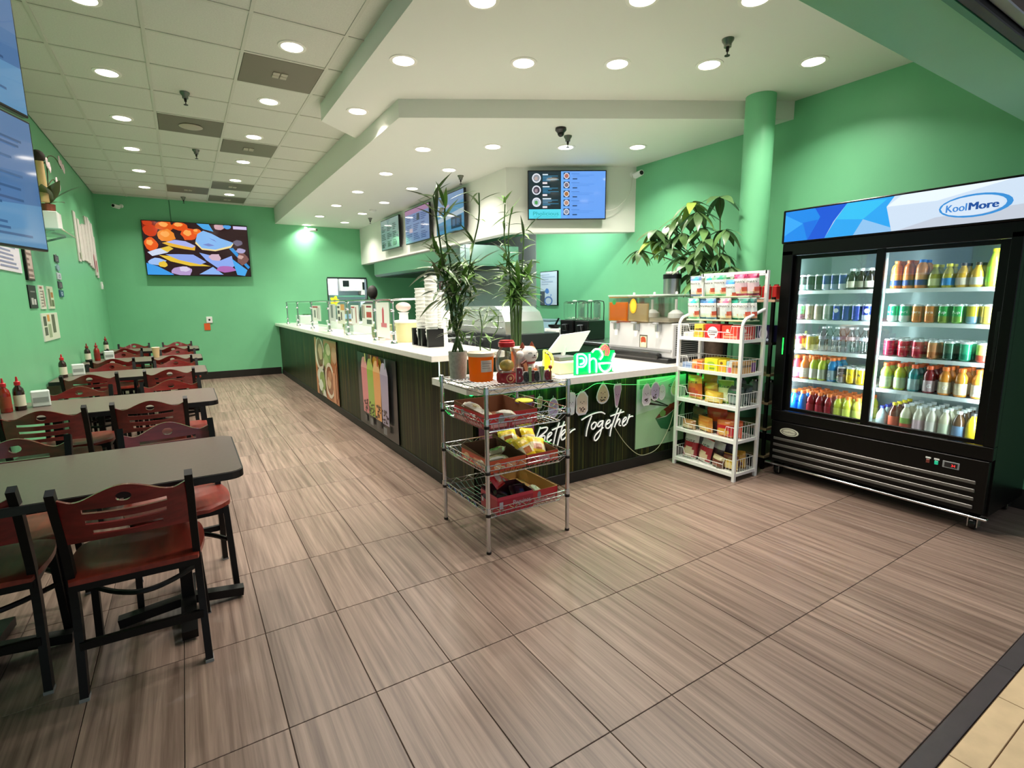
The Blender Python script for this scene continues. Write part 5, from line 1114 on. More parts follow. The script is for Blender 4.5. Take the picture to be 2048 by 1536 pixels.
MB().lathe([(.075, .37), (.07, .44), (.03, .47), (.012, .475), (.012, .57)], 18, (.28, -.02, 0)).build('agitator', M_wpl, jm, smooth=True)
pic_mb(.05, .05, [('c', .5, .5, .5, .5, '#2f8f4a')], step=.0004).build('leaf_sticker', M_print, jm, (-.34, -.2305, .52))
pic_mb(.09, .14, [('c', .5, .5, .5, .5, '#f0a818'), ('c', .5, .5, .38, .38, '#f6c43a')], step=.0004).build('lemon_sticker', M_print, jm, (-.10, -.2305, .44))
th_ = thing('tumbler_holder', 'steel cylinder of black lids standing on the juice dispenser', 'container', (3.90, 3.36, 1.488))
MB().lathe([(.078, 0), (.08, .14)], 22).build('cylinder', M_steel, th_, smooth=True); MB().lathe([(.084, .14), (.084, .18), (.07, .185)], 22).build('rim', M_blackp, th_, smooth=True)
for k in range(9): MB().ball((.045*math.cos(k*.7), .045*math.sin(k*.7), .19), .02, n=8, m=5).build('lid', mat('lid_grey', '#b5b3ae'), th_, smooth=True)
MB().box(-.01, .01, -.01, .01, .0, .001).build('pad', M_blackp, th_)
# ---------------------------------------------------------------- back counter on the right wall
bc = thing('back_counter', 'dark green fronted back counter along the right wall', 'counter', (4.40, 5.45, 0))
MB().box(-.30, .31, -1.35, 1.2, .0, .91).build('body', mat('counter_dark_green', '#23402f', rough=.4), bc)
MB().box(-.32, .31, -1.37, 1.2, .912, .945, b=.004).build('top', M_steel, bc)
for k, y in enumerate((5.36, 5.05)):
    t = thing('drink_urn', f"black based drink urn with clear {'left' if k == 0 else 'right'} tank on the back counter", 'drink urn', (4.36, y, .946), -math.pi/2, 'black drink urns on the back counter')
    MB().box(-.13, .13, -.14, .14, 0, .24, b=.012).build('base', M_blackp, t)
    MB().box(-.05, .05, -.17, -.13, .10, .19, b=.006).build('tap_block', M_blackp, t)
    MB().tube([(-.035, -.172, .1), (-.035, -.185, .18), (.035, -.185, .18), (.035, -.172, .1)], .004, 6).build('handle', M_chrome, t)
    MB().box(-.09, .09, -.13, .11, .242, .48, b=.03).build('tank', M_clear, t)
    MB().tube(smooth_path([(-.12, .12, .24), (-.12, .12, .44), (-.08, .12, .48), (.08, .12, .48), (.12, .12, .44), (.12, .12, .24)], 4), .006, 6).build('frame', M_black, t)
    MB().lathe([(.03, .48), (.03, .492), (.01, .495)], 12).build('tank_cap', M_wpl, t, smooth=True)
bx = thing('white_box', 'white appliance box with black mortar on the back counter', 'box', (4.38, 5.76, .946), -math.pi/2)
MB().box(-.17, .17, -.1, .1, 0, .11, b=.008).build('body', M_wpl, bx); MB().box(-.12, .1, -.101, -.1, .03, .08).build('label', mat('pale_label', '#c9ccc6'), bx)
mo = thing('mortar', 'black mortar and pestle on the white box', 'mortar', (4.36, 5.80, 1.057))
MB().lathe([(.05, 0), (.085, .02), (.09, .05), (.07, .05)], 18).build('bowl', M_black, mo, smooth=True); MB().tube([(0, 0, .02), (.03, -.06, .14)], [.016, .012], 8).build('pestle', M_black, mo, smooth=True)
bt = thing('blue_tub', 'clear blue tub with lid behind the mortar', 'tub', (4.52, 6.2, .946))
MB().box(-.1, .1, -.2, .2, 0, .2, b=.02).build('body', mat('blue_clear', '#9fc3d4', rough=.2), bt); MB().box(-.105, .105, -.205, .205, .2, .225, b=.006).build('lid', mat('blue_lid', '#7f97a3', rough=.3), bt)
fr = thing('framed_picture', 'black framed picture with a blue swirl on the green right wall', 'frame', (XR, 6.40, 1.365), -math.pi/2)
MB().box(-.22, .22, -.025, 0, 0, .51, b=.003).build('frame', M_black, fr)
pic_mb(.42, .49, [('r', 0, 0, 1, 1, '#cfdcf0'), ('r', 0, 0, .28, .42, '#4c5560'), ('p', blob(.42, .42, .12, .08, 51), '#4a7fd0'), ('ring', .5, .12, .25, .14, .3, '#5a7fc4'), ('p', [(.6, .2), (.7, .3), (.64, .34)], '#7aa0dc')]+menu_lines(random.Random(8), .1, .9, .6, .95, 5, '#aebfdc'), step=.0004).build('print', M_paper, fr, (-.21, -.0255, .01))
# kitchen: steel wall panel, hood, steamer, range
sp_ = thing('steel_wall_panel', 'brushed steel splashback on the right wall under the hood', 'wall panel', (XR, 9.0, .9))
for k in range(4): MB().box(-.012, 0, -2.25+1.12*k+.002, -2.25+1.12*(k+1)-.002, 0, 1.57).build('panel', mat('satin_steel', '#c3c7c8', rough=.5, metal=.7), sp_)
hdn = thing('range_hood', 'long stainless steel kitchen hood under the menu bulkhead', 'hood', (4.05, 8.3, 1.96))
MB().prism([(-.60, .04), (-.60, .29), (-.55, .30), (.40, .30), (.40, .0), (-.56, .0)], -1.45, 2.55).build('canopy', M_steel, hdn)
MB().box(-.50, .36, -1.4, 2.45, -.012, -.001).build('filter_plate', mat('hood_dark', '#3a3d40', rough=.4, metal=.8), hdn)
MB().box(-.52, .38, -1.462, -1.45, .02, .29).build('end_plate', M_steel, hdn)
MB().tube([(-.55, -1.4, .04), (-.55, 2.45, .04)], .012, 8).build('gutter', M_steel, hdn, smooth=True)
stm = thing('steel_cooker', 'ribbed stainless roll top cooker behind the bamboo', 'cooker', (3.45, 5.75, 0))
MB().box(-.30, .45, -.65, .70, 0, .86, b=.01).build('cabinet', M_steel, stm)
MB().box(-.31, .46, -.66, .71, .862, 1.05, b=.01).build('control_block', mat('cooker_dark', '#2b2e30', rough=.35), stm)
pr = [(-.62, 1.052), (-.60, 1.20), (-.52, 1.31), (-.38, 1.375), (.40, 1.375), (.55, 1.30), (.66, 1.16), (.68, 1.052)]
MB().prism(pr, -.25, .30).build('roll_top', mat('bright_steel', '#d4d6d6', rough=.25, metal=.85), stm, (0, 0, 0), math.pi/2)
for z in (1.12, 1.19, 1.26, 1.33): MB().box(-.315, -.30, -.55, .55, z, z+.012, b=.003).build('rib', M_chrome, stm)
for k in range(5): MB().lathe([(.03, -.325), (.03, -.31)], 14, (0, -.5+.22*k, .95), axis='x').build('knob', M_steel, stm)
rg = thing('steel_range', 'steel range with round knobs behind the cup dispensers', 'range', (2.62, 5.75, 0))
MB().box(-.28, .28, -.35, .35, 0, 1.03, b=.01).build('body', M_steel, rg)
MB().box(-.26, .26, -.36, -.35, .90, 1.02, b=.003).build('control_panel', mat('range_panel', '#5a5c5e', rough=.3, metal=.8), rg)
for k in range(4): MB().lathe([(.028, -.385), (.028, -.36)], 14, (-.18+.12*k, 0, .96), axis='y').build('knob', M_chrome, rg, smooth=True)
MB().box(-.2, .2, -.25, .25, 1.032, 1.06).build('grate', M_black, rg)
cmk = thing('coffee_grinder', 'white and steel grinder standing on the steel range', 'grinder', (2.58, 5.72, 1.061))
MB().box(-.12, .12, -.12, .12, 0, .27, b=.03).build('body', M_wpl, cmk); MB().lathe([(.05, 0), (.03, .05), (.03, .1)], 14, (0, -.14, .05)).build('spout', M_steel, cmk, smooth=True)
rf = thing('red_box', 'red box hanging under the hood in the far kitchen', 'box', (4.3, 9.0, 1.62))
MB().box(-.12, .12, -.25, .25, 0, .2, b=.01).build('body', mat('alarm_red', '#9c1c22', rough=.4), rf); MB().box(-.125, -.12, -.05, .05, .05, .12).build('latch', M_steel, rf); MB().tube([(0, 0, .2), (0, 0, .325)], .01, 6).build('hanger', M_steel, rf)
kt = thing('kitchen_counter', 'steel prep counter under the hood', 'counter', (4.25, 8.85, 0))
MB().box(-.40, .44, -1.95, 2.5, .0, .90).build('body', M_steel, kt); MB().box(-.42, .44, -1.97, 2.52, .902, .935, b=.004).build('top', M_steel, kt)
# hatch room contents
for k, (x, z, w, h, c, lb) in enumerate(((2.95, 1.62, .55, .5, '#eef2f6', 'white cabinet with blue trim behind the serving hatch'), (3.55, 1.72, .5, .36, '#d9d2c2', 'cream appliance on the shelf behind the serving hatch'), (3.95, 1.62, .3, .45, '#bdb2a4', 'brown container behind the serving hatch'))):
    t = thing('hatch_shelf_item', lb, 'appliance', (x, 13.2, z)); MB().box(-w/2, w/2, -.15, .15, 0, h, b=.01).build('body', mat('hatch_'+c[1:], c, rough=.4), t); MB().box(-w*.4, -w*.1, -.16, -.15, h*.3, h*.7).build('panel', mat('hatch_blue', '#6f86b8') if k == 0 else M_black, t)
    MB().box(-w*.05, w*.4, -.155, -.15, h*.2, h*.8).build('door', mat('hatch_door', '#e4e9ee', rough=.4), t)
hs = tag(MB().box(1.81, 4.59, 12.95, 13.39, 1.57, 1.61).build('hatch_shelf', M_steel), 'steel shelf in the room behind the serving hatch', 'shelf')
hc = tag(MB().box(1.81, 4.59, 12.7, 13.39, 0, .95, b=.01).build('hatch_bench', M_steel), 'steel bench in the room behind the serving hatch', 'bench')
yt = thing('yellow_sign', 'yellow flower shaped sign inside the serving hatch', 'sign', (3.10, 12.0, 1.42))
MB().prism([(.10*(1+.25*math.cos(5*a*.2618))*math.cos(a*.2618), .10*(1+.25*math.cos(5*a*.2618))*math.sin(a*.2618)+.1) for a in range(24)], 0, .01).build('board', mat('sign_yellow', '#f2d21e', rough=.4), yt)
pic_mb(.1, .1, [('c', .5, .5, .4, .4, '#c96a1c'), ('r', .2, .45, .8, .55, '#fff2b0')], step=.0004).build('print', M_paper, yt, (-.05, -.0005, .05)); MB().tube([(0, .005, 0), (0, .005, -.42)], .008, 6).box(-.08, .08, -.05, .06, -.43, -.42).build('stand', M_steel, yt)
yt.location = (3.10, 12.9, 1.38)
for x, w, h, c, lb in ((2.75, .35, .42, '#dfe6f2', 'white upright container on the bench behind the hatch'), (3.45, .4, .3, '#8f6a4a', 'brown food carton on the bench behind the hatch'), (3.9, .3, .5, '#e9eef4', 'tall white urn on the bench behind the hatch')):
    t = thing('bench_item', lb, 'container', (x, 13.1, .951)); MB().box(-w/2, w/2, -.14, .14, 0, h, b=.015).build('body', mat('bench_'+c[1:], c, rough=.4), t); MB().box(-w*.3, w*.3, -.145, -.14, h*.3, h*.7).build('label', mat('bench_label', '#aebfd8'), t)
bw = thing('black_fan', 'small black wall dial in the room behind the hatch', 'dial', (2.72, 13.4, 1.5)); MB().lathe([(.11, -.03), (.11, 0)], 18, axis='y').build('dial', M_black, bw, smooth=True); MB().lathe([(.05, -.034), (.05, -.03)], 14, axis='y').build('face', M_wpl, bw)
ll = bpy.data.lights.new('hatch_tube', 'AREA'); ll.shape = 'RECTANGLE'; ll.size = 1.2; ll.size_y = .15; ll.energy = 80; ll.color = (.86, .92, 1)
tl_ = thing('tube_light', 'tube light on the ceiling of the room behind the hatch', 'ceiling light', (3.1, 12.5, 2.595)); MB().box(-.62, .62, -.09, .09, -.04, 0, b=.006).build('housing', M_wpl, tl_); MB().box(-.58, .58, -.06, .06, -.048, -.041).build('diffuser', mat('tube_diff', '#eef4ff', emit=6), tl_); link(ll, 'tube_lamp', tl_, (0, 0, -.06))
# under the hood: light fixture
kl = bpy.data.lights.new('hood_lamp', 'AREA'); kl.shape = 'RECTANGLE'; kl.size = .2; kl.size_y = 1.5; kl.energy = 14; kl.color = (.85, .97, .95)
hl = thing('hood_light', 'strip light in the kitchen ceiling behind the menu bulkhead', 'ceiling light', (4.2, 5.35, 2.615)); MB().box(-.1, .1, -.35, .35, -.04, 0, b=.005).build('housing', M_wpl, hl); MB().box(-.07, .07, -.32, .32, -.047, -.041).build('diffuser', mat('tube_diff'), hl)
kl.size_y = .6; link(kl, 'strip_lamp', hl, (0, 0, -.055))

kitchen_fill = copy_tree(hl); place(kitchen_fill, (4.1, 6.35, 2.615), 0, 'added unseen fill light in the kitchen ceiling in front of the hood')  # added lamp, out of view, to brighten the dark steel panel by the hood
# ---------------------------------------------------------------- person behind the counter
def person():
    t = thing('person', 'person with short dark hair bent over work behind the long counter', 'person', (2.95, 9.5, 0), R(150))
    V = [((0, 0, .92), .15), ((0, -.01, 1.12), .135), ((0, -.02, 1.30), .15), ((0, -.03, 1.40), .11), ((0, -.05, 1.47), .055), ((0, -.075, 1.53), .06),   # pelvis..neck
         ((-.17, -.02, 1.37), .06), ((-.24, -.06, 1.15), .045), ((-.16, -.26, 1.08), .035), ((-.10, -.36, 1.08), .03),
         ((.17, -.02, 1.37), .06), ((.24, -.06, 1.15), .045), ((.16, -.26, 1.08), .035), ((.10, -.36, 1.08), .03),
         ((-.09, 0, .84), .085), ((-.10, -.02, .48), .06), ((-.10, .02, .09), .042), ((-.10, -.12, .045), .038),
         ((.09, 0, .84), .085), ((.10, -.02, .48), .06), ((.10, .02, .09), .042), ((.10, -.12, .045), .038)]
    E_ = [(0, 1), (1, 2), (2, 3), (3, 4), (4, 5), (3, 6), (6, 7), (7, 8), (8, 9), (3, 10), (10, 11), (11, 12), (12, 13), (0, 14), (14, 15), (15, 16), (16, 17), (0, 18), (18, 19), (19, 20), (20, 21)]
    for sgn, wi in ((-1, 9), (1, 13)):                       # fingers and thumb rooted in the palm
        px, py, pz = V[wi][0]; palm = len(V); V.append(((px-sgn*.012, py-.05, pz-.005), .026)); E_.append((wi, palm))
        for k, L in enumerate((.058, .066, .062, .05)):
            a = len(V); V.append(((px-sgn*.012+(k-1.5)*.019, py-.085, pz-.008), .0095)); V.append(((px-sgn*.012+(k-1.5)*.021, py-.085-L*.6, pz-.02), .0085)); V.append(((px-sgn*.012+(k-1.5)*.021, py-.085-L, pz-.045), .007))
            E_ += [(palm, a), (a, a+1), (a+1, a+2)]
        a = len(V); V.append(((px-sgn*.05, py-.06, pz-.012), .010)); V.append(((px-sgn*.06, py-.095, pz-.025), .008)); E_ += [(palm, a), (a, a+1)]
    me = bpy.data.meshes.new('body'); me.from_pydata([v for v, r in V], E_, [])
    me.materials.append(mat('dark_shirt', '#23262a', rough=.8))
    o = link(me, 'body', t); sk = o.modifiers.new('skin', 'SKIN'); o.modifiers.new('sub', 'SUBSURF').levels = 1
    o.modifiers['sub'].render_levels = 1
    lay = me.skin_vertices[0].data
    for i, (v, r) in enumerate(V): lay[i].radius = (r, r)
    lay[0].use_root = True
    skin = mat('skin', '#a9714f', rough=.5)
    h = MB().ball((0, -.10, 1.60), .1, sx=.78, sy=.95, sz=1.15, n=20, m=14)
    for s in (-1, 1): h.ball((s*.079, -.09, 1.59), .022, sx=.4, sz=1.4, n=8, m=6)
    h.ball((0, -.198, 1.58), .016, sz=1.3, n=8, m=6)
    hd_ = h.build('head', skin, t, smooth=True)
    MB().ball((0, -.075, 1.615), .108, sx=.86, sy=.98, sz=1.12, n=20, m=12).build('hair', mat('hair_dark', '#17120f', rough=.6, bump=.5, bscale=160), t, (0, .012, .012), smooth=True)
    for s in (-1, 1): MB().ball((s*.032, -.184, 1.60), .011, n=8, m=5).build('eye', M_blackp, hd_)
    MB().tube([(-.022, -.188, 1.545), (0, -.194, 1.543), (.022, -.188, 1.545)], .004, 5).build('mouth', mat('lip', '#8a4a40'), hd_)
person()

# ---------------------------------------------------------------- black shelf unit and money tree by the column
sh_ = thing('black_shelf', 'black shelving unit with wooden boards behind the white snack rack', 'shelf', (4.28, 2.85, 0))
for x in (-.22, .24):
    for y in (-.40, .02, .60): MB().box(x-.012, x+.012, y-.012, y+.012, 0, 1.45).build('upright', M_black, sh_)
mb_ = mat('shelf_board', '#8c7a5c', rough=.5, var=.1)
for z in (.10, .34, .56, .80, 1.06, 1.41):
    if z in (1.06, 1.41): MB().box(-.235, .255, -.42, -.02, z, z+.02).build('board', M_black if z < 1.2 else mat('shelf_board_red', '#c9a58c', rough=.5), sh_)
    else: MB().box(-.235, .255, -.42, .62, z, z+.02).build('board', mb_, sh_)
for k in range(8):
    t = thing('red_packet', f'red pouch on the top black shelf, {ORD[k]} from the rack', 'pouch', (4.10+.045*(k % 2), 2.80-.045*k, 1.431), -math.pi/2, 'red pouches on the top black shelf')
    MB().box(-.02, .02, -.03, .03, 0, .11, b=.006).build('pouch', mat('pouch_red', '#a3201f', rough=.35), t); MB().box(-.018, .018, -.005, .005, .11, .122).build('seal', mat('pouch_seal', '#7d1717'), t)
bb = tray('blue_carton', 'dark blue printed carton on the black shelf', (4.14, 2.52, 1.081), .13, .14, .135, [('r', 0, 0, 1, 1, '#1f1c4a'), ('ring', .45, .5, .28, .4, .25, '#c9c6dc'), ('c', .75, .15, .08, .08, '#b9cbe6'), ('r', .3, .05, .6, .12, '#3a6aa8')], '#2a2860', rz=-math.pi/2)
mt = thing('money_tree', 'money tree with large palmate leaves behind the snack rack', 'plant', (4.18, 3.06, .82))
MB().lathe([(.09, 0), (.11, .25), (.115, .27), (.10, .27), (.09, .24)], 20).build('pot', mat('woven_pot', '#5c4a3c', rough=.8, var=.2, vscale=30), mt, smooth=True)
MB().lathe([(.098, .24), (.01, .245)], 18).build('soil', mat('soil', '#2b2018', rough=.9), mt)
for k in range(3): MB().tube(smooth_path([(.02*math.cos(k*2.1), .02*math.sin(k*2.1), .24), (.025*math.cos(k*2.1+2), .025*math.sin(k*2.1+2), .45), (.02*math.cos(k*2.1+4), .02*math.sin(k*2.1+4), .62), (.02*math.cos(k*2.1+5), .02*math.sin(k*2.1+5), .78)], 5), .018, 8).build('trunk', mat('tree_bark', '#5a4a34', rough=.8), mt, smooth=True)
ml = [leaf_mesh('leaf', .21, .072, mat('money_leaf_a', '#4f7042', rough=.32), .12, .28, 8), leaf_mesh('leaf', .23, .078, mat('money_leaf_b', '#64894e', rough=.32), .12, .34, 8), leaf_mesh('leaf', .21, .068, mat('money_leaf_c', '#9dbb4e', rough=.32), .12, .35, 8)]
FR = [(-.10, .70, 1.21, 2, 1.15), (-.12, .22, 1.50, 2, 1.25), (-.02, .42, 1.42, 0, 1.2), (-.05, -.02, 1.52, 0, 1.15), (-.13, .52, 1.20, 0, 1.1), (-.12, .33, 1.24, 0, 1.0), (-.10, .10, 1.26, 1, 1.05), (-.14, .30, 1.02, 0, .95), (-.12, .12, 1.06, 1, 1.0), (-.08, -.12, 1.22, 0, .95), (-.10, -.10, 1.02, 0, .95), (-.12, .05, .88, 0, .95), (-.08, .24, .86, 0, .85), (-.05, -.18, .90, 0, .85), (.02, .6, 1.36, 0, 1.0), (-.16, .62, 1.30, 0, 1.1), (-.16, .12, 1.40, 0, 1.1), (-.18, .42, 1.10, 0, 1.0), (-.2, -.02, 1.14, 0, 1.0), (-.2, .16, .95, 0, 1.0), (-.2, -.12, .86, 0, .95), (-.18, .80, 1.12, 0, .95), (-.18, .10, .78, 0, .9)]
rm = random.Random(4)
for k, (x, y, z, lt, sc) in enumerate(FR):
    y += .02
    MB().tube(smooth_path([(0, 0, .74), (x*.4, y*.5, .74+(z-.74)*.6), (x, y, z)], 4), .006, 5).build('branch', mat('branch_green', '#4a5a34'), mt, smooth=True)
    a0 = rm.uniform(0, 6.28); n = 7
    for i in range(n): link(ml[lt if rm.random() < .75 else 1], 'leaf', mt, (x, y, z), rot=(rm.uniform(-.2, .2), R(rm.uniform(5, 38)), a0+6.283*i/n+rm.uniform(-.15, .15)), scale=(sc, sc, sc))
for k in range(3):
    t = thing('glass_jar', f"clear glass jar on the lower black shelf, {['left', 'middle', 'right'][k]}", 'jar', (4.12+.05*k, 2.74-.11*k, .581), 0, 'glass jars on the black shelf')
    MB().lathe([(.045, 0), (.05, .01), (.05, .13), (.035, .15)], 16).build('body', mat('jar_glass_grey', '#7f8a88', rough=.15), t, smooth=True); MB().lathe([(.037, .15), (.037, .165), (.01, .17)], 14).build('lid', M_chrome, t, smooth=True)
gp = thing('green_plate', 'round green plate on the lower black shelf', 'plate', (4.12, 3.1, .36)); MB().lathe([(.06, 0), (.10, .015), (.098, .018), (.02, .006)], 22).build('dish', mat('plate_green', '#5c7a58', rough=.3), gp, smooth=True); MB().lathe([(.05, -.0), (.055, .004)], 18).build('foot_ring', mat('plate_green'), gp)

# ---------------------------------------------------------------- white snack rack
WX, WY = 3.57, 2.68
wr = thing('snack_rack', 'white wire snack rack beside the drinks fridge', 'rack', (WX, WY, 0), -math.pi/2)
# local: x = -Y world (left of the viewer = -x), y = +X world (depth)
hw_, dp = .295, .28
for s in (-1, 1):
    MB().box(s*hw_-.012, s*hw_+.012, -.012, .012, 0, 1.22).build('upright', M_wmetal, wr)
    MB().box(s*hw_-.012, s*hw_+.012, dp-.012, dp+.012, 0, 1.655).build('upright', M_wmetal, wr)
    MB().tube(smooth_path([(s*hw_, 0, 1.215), (s*hw_, .004, 1.25), (s*hw_, .035, 1.285), (s*hw_, .08, 1.30), (s*hw_, dp, 1.36)], 5), .0125, 10).build('arm', M_wmetal, wr, smooth=True)
MB().box(-hw_, hw_, dp-.012, dp+.012, 1.63, 1.655).build('top_rail', M_wmetal, wr)
for z, yo in ((1.44, dp-.03), (1.62, dp-.03)): MB().tube([(-hw_, yo, z), (hw_, yo, z)], .006, 6).build('hang_bar', M_wmetal, wr)
M_ww = mat('white_wire', '#f1f1ee', rough=.35)
SH = [1.115, .85, .587, .32, .052]
for z in SH:
    s = MB().box(-hw_, hw_, -.008, .008, z-.014, z+.014).box(-hw_, hw_, dp-.008, dp+.008, z-.014, z+.014).box(-hw_-.008, -hw_+.008, 0, dp, z-.012, z+.012).box(hw_-.008, hw_+.008, 0, dp, z-.012, z+.012).build('shelf_frame', M_wmetal, wr)
    w = MB(); zt = z+.115
    w.box(-hw_+.006, hw_-.006, .004, dp-.004, z+.004, z+.006)
    w.tube([(-hw_+.01, .0, zt), (-hw_+.09, .0, zt), (-hw_+.105, 0, z+.065), (hw_-.105, 0, z+.065), (hw_-.09, 0, zt), (hw_-.01, 0, zt), (hw_-.01, dp-.01, zt), (-hw_+.01, dp-.01, zt)], .003, 5, closed=True)
    for k in range(20):
        x = -hw_+.015+(2*hw_-.03)*k/19; f = zt if abs(x) > hw_-.1 else z+.065
        w.tube([(x, dp-.01, zt), (x, dp-.01, z+.008)], .0017, 4)
        if k % 2 == 0 or abs(x) > hw_-.1: w.tube([(x, 0, f), (x, 0, z+.008)], .0017, 4)
    for k in range(1, 9):
        y = dp*k/9
        for s2 in (-1, 1): w.tube([(s2*(hw_-.01), y, zt), (s2*(hw_-.01), y, z+.008)], .0017, 4)
    w.build('wire_basket', M_ww, s)
def W(x, y, z): return (WX+y, WY-x, z)        # rack-local to world
RZ = -math.pi/2
def welch(top, acc, bg='#e4e8ea'): return [('r', 0, 0, 1, 1, bg), ('r', 0, .78, 1, 1, top), ('c', .62, .86, .22, .1, acc), ('r', .02, .56, .98, .77, '#f0f0ee'), ('c', .78, .2, .2, .16, '#e8b08a'), ('c', .9, .32, .14, .1, '#c9543f'), ('c', .25, .12, .2, .1, '#f0e6dc'), ('r', 0, 0, 1, .06, top), ('tw', "Welch's", .08, .61, .84, .105, '#26242c')]
UP = [(-.265, 'lilac and blue', '#7a8fc0', '#4aa6dc', .10), (-.155, 'pale green with teal heart', '#a9d4b4', '#1fb5ae', .10), (-.025, 'green leaf topped', '#7fc49a', '#2f9a78', .11), (.075, 'blue topped leaning forward', '#5f8ac4', '#4aa6dc', .09), (.155, 'pink', '#c83a6e', '#e07a9a', .10), (.215, 'purple', '#a32a6e', '#c84a8e', .10), (.262, 'dark magenta', '#96204e', '#b83a6e', .09)]
for k, (x, nm, a, b, w) in enumerate(UP):
    bag('fruit_snack_bag', f'{nm} fruit snack bag, {ORD[k]} from left, upper row of white rack', W(x, dp-.10+(.02 if k % 2 else -.02)-(.04 if k == 3 else 0), 1.465-(.04 if k == 3 else 0)), RZ+rm.uniform(-.2, .12)+(.2 if k == 0 else 0), w*1.12, .165, .05, welch(a, b, '#dbe2e6' if k < 4 else '#e4c4d0'), 'snack bag', 'fruit snack bags on the upper row', .12, 60+k)
LW = [(-.25, 'teal topped', '#8fd0b0', '#2fc4b4', .095), (-.14, 'dark blue topped', '#3f6ea0', '#4a86c0', .12), (-.075, 'bright blue topped', '#6a8fc4', '#4aa6e0', .09), (.0, 'red and grey', '#5a4a4c', '#8a2a34', .07), (.06, 'pink and white', '#c8a49a', '#e06a8e', .09), (.15, 'green topped wide', '#2f9a7a', '#1fa08a', .13), (.225, 'dark green topped', '#3a6e62', '#2f8a76', .10), (.27, 'grey green topped', '#4a6a66', '#3a7a70', .09)]
for k, (x, nm, a, b, w) in enumerate(LW):
    bag('fruit_snack_bag', f'{nm} fruit snack bag, {ORD[k]} from left, lower row of white rack', W(x, dp-.16+(.03 if k % 2 else 0), 1.275), RZ+rm.uniform(-.2, .2), w*1.12, .168, .055, welch(a, b, '#dfe6ea' if k != 3 else '#8a7a78'), 'snack bag', 'fruit snack bags on the lower row', .12, 80+k)
bd = MB().box(-.28, .28, .06, .24, 0, .012, b=.003).build('display_tray', mat('clear_green_tray', '#b8cfa4', rough=.3), None, W(0, 0, 1.262), RZ); tag(bd, 'flat tray under the lower row of fruit snack bags on the white rack', 'tray')
lg = MB().box(-.26, .26, 0, .15, 0, .012, b=.003).build('display_tray', mat('clear_green_tray'), None, W(0, dp-.17, 1.449), RZ); tag(lg, 'thin shelf tray under the upper row of fruit snack bags', 'tray')
def carton(name, label, x, y, z, w, d, h, shapes, top='#cfa05a'):
    t = thing(name, label, 'carton', W(x, y, z), RZ)
    MB().box(-w/2, w/2, -d/2, d/2, 0, h, b=.003).build('box', mat('ctn_'+shapes[0][-1][1:], shapes[0][-1], rough=.4), t)
    pic_mb(w*.98, h*.97, shapes, step=.0003).build('front_print', M_print, t, (-w*.49, -d/2-.0003, h*.015))
    sp = [s for s in shapes if s[0] in 'rcp' or s[0] == 'ring']
    pic_mb(d*.98, h*.97, sp, step=.0003).build('side_print', M_print, t, (w/2+.0003, -d*.49, h*.015), math.pi/2)
    MB().box(-w*.3, w*.3, -.004, .004, h, h+.002).build('tape', mat('tape_tan', top), t)
z1 = SH[0]+.0065
carton('snack_carton', 'white low carton at the left of the top white basket', -.22, .10, z1, .10, .15, .045, [('r', 0, 0, 1, 1, '#e3e0d6'), ('c', .3, .5, .1, .3, '#c9c6b4')])
carton('snack_carton', 'yellow cookie carton in the top white basket', -.125, .11, z1, .085, .16, .115, [('r', 0, 0, 1, 1, '#f2c84a'), ('r', .1, .55, .9, .68, '#8a6a1e'), ('r', .1, .2, .8, .4, '#caa23a'), ('r', .55, .62, .9, .7, '#3a2a14')])
carton('snack_carton', 'red carton with white circle in the top white basket', .005, .12, z1, .14, .17, .115, [('r', 0, 0, 1, 1, '#d81e28'), ('c', .52, .45, .36, .42, '#f0ece8'), ('r', .22, .42, .84, .56, '#2a2426'), ('r', .3, .25, .7, .33, '#8a6a6a')])
carton('snack_carton', 'orange red pretzel carton in the top white basket', .18, .12, z1, .17, .18, .11, [('r', 0, 0, 1, 1, '#e03a28'), ('c', .3, .65, .08, .12, '#f6dccc'), ('r', .1, .1, .8, .28, '#f0a080'), ('r', .2, .35, .6, .42, '#f2c0a4'), ('r', .85, .1, 1, .9, '#b32030')])
z2 = SH[1]+.0065
carton('snack_carton', 'pale blue bar carton at the left of the second white basket', -.225, .12, z2, .12, .16, .05, [('r', 0, 0, 1, 1, '#a9bedc'), ('r', .1, .3, .9, .6, '#7f98c4')])
carton('snack_carton', 'orange gum carton in the second white basket', -.125, .11, z2, .10, .16, .08, [('r', 0, 0, 1, 1, '#f0a050'), ('r', .05, .6, .5, .9, '#f6d0a0'), ('r', .5, .5, .95, .95, '#e8702a'), ('c', .5, .25, .3, .2, '#d85a3a')])
carton('snack_carton', 'bright yellow snack carton in the second white basket', .01, .11, z2, .125, .16, .105, [('r', 0, 0, 1, 1, '#f2e81c'), ('c', .5, .6, .3, .15, '#a9c83a'), ('r', .1, .1, .9, .4, '#d8e020'), ('r', .4, .15, .8, .3, '#8aa82a')])
carton('snack_carton', 'yellow and orange candy carton in the second white basket', .115, .11, z2, .07, .16, .10, [('r', 0, 0, 1, 1, '#f4d428'), ('c', .4, .75, .2, .12, '#8a5a1e'), ('r', .1, .1, .9, .5, '#f0a83a')])
carton('snack_carton', 'clear pink candy carton in the second white basket', .18, .11, z2, .05, .16, .095, [('r', 0, 0, 1, 1, '#d8dcd6'), ('r', .2, .05, .9, .5, '#e05a7a'), ('r', 0, .6, .4, 1, '#a9d0cc')])
carton('snack_carton', 'kraft coloured candy carton at the right of the second white basket', .245, .12, z2, .07, .2, .095, [('r', 0, 0, 1, 1, '#cf9a5a'), ('r', .1, .55, .9, .75, '#7a5a34'), ('r', .75, .1, 1, .9, '#7a3a8a')])
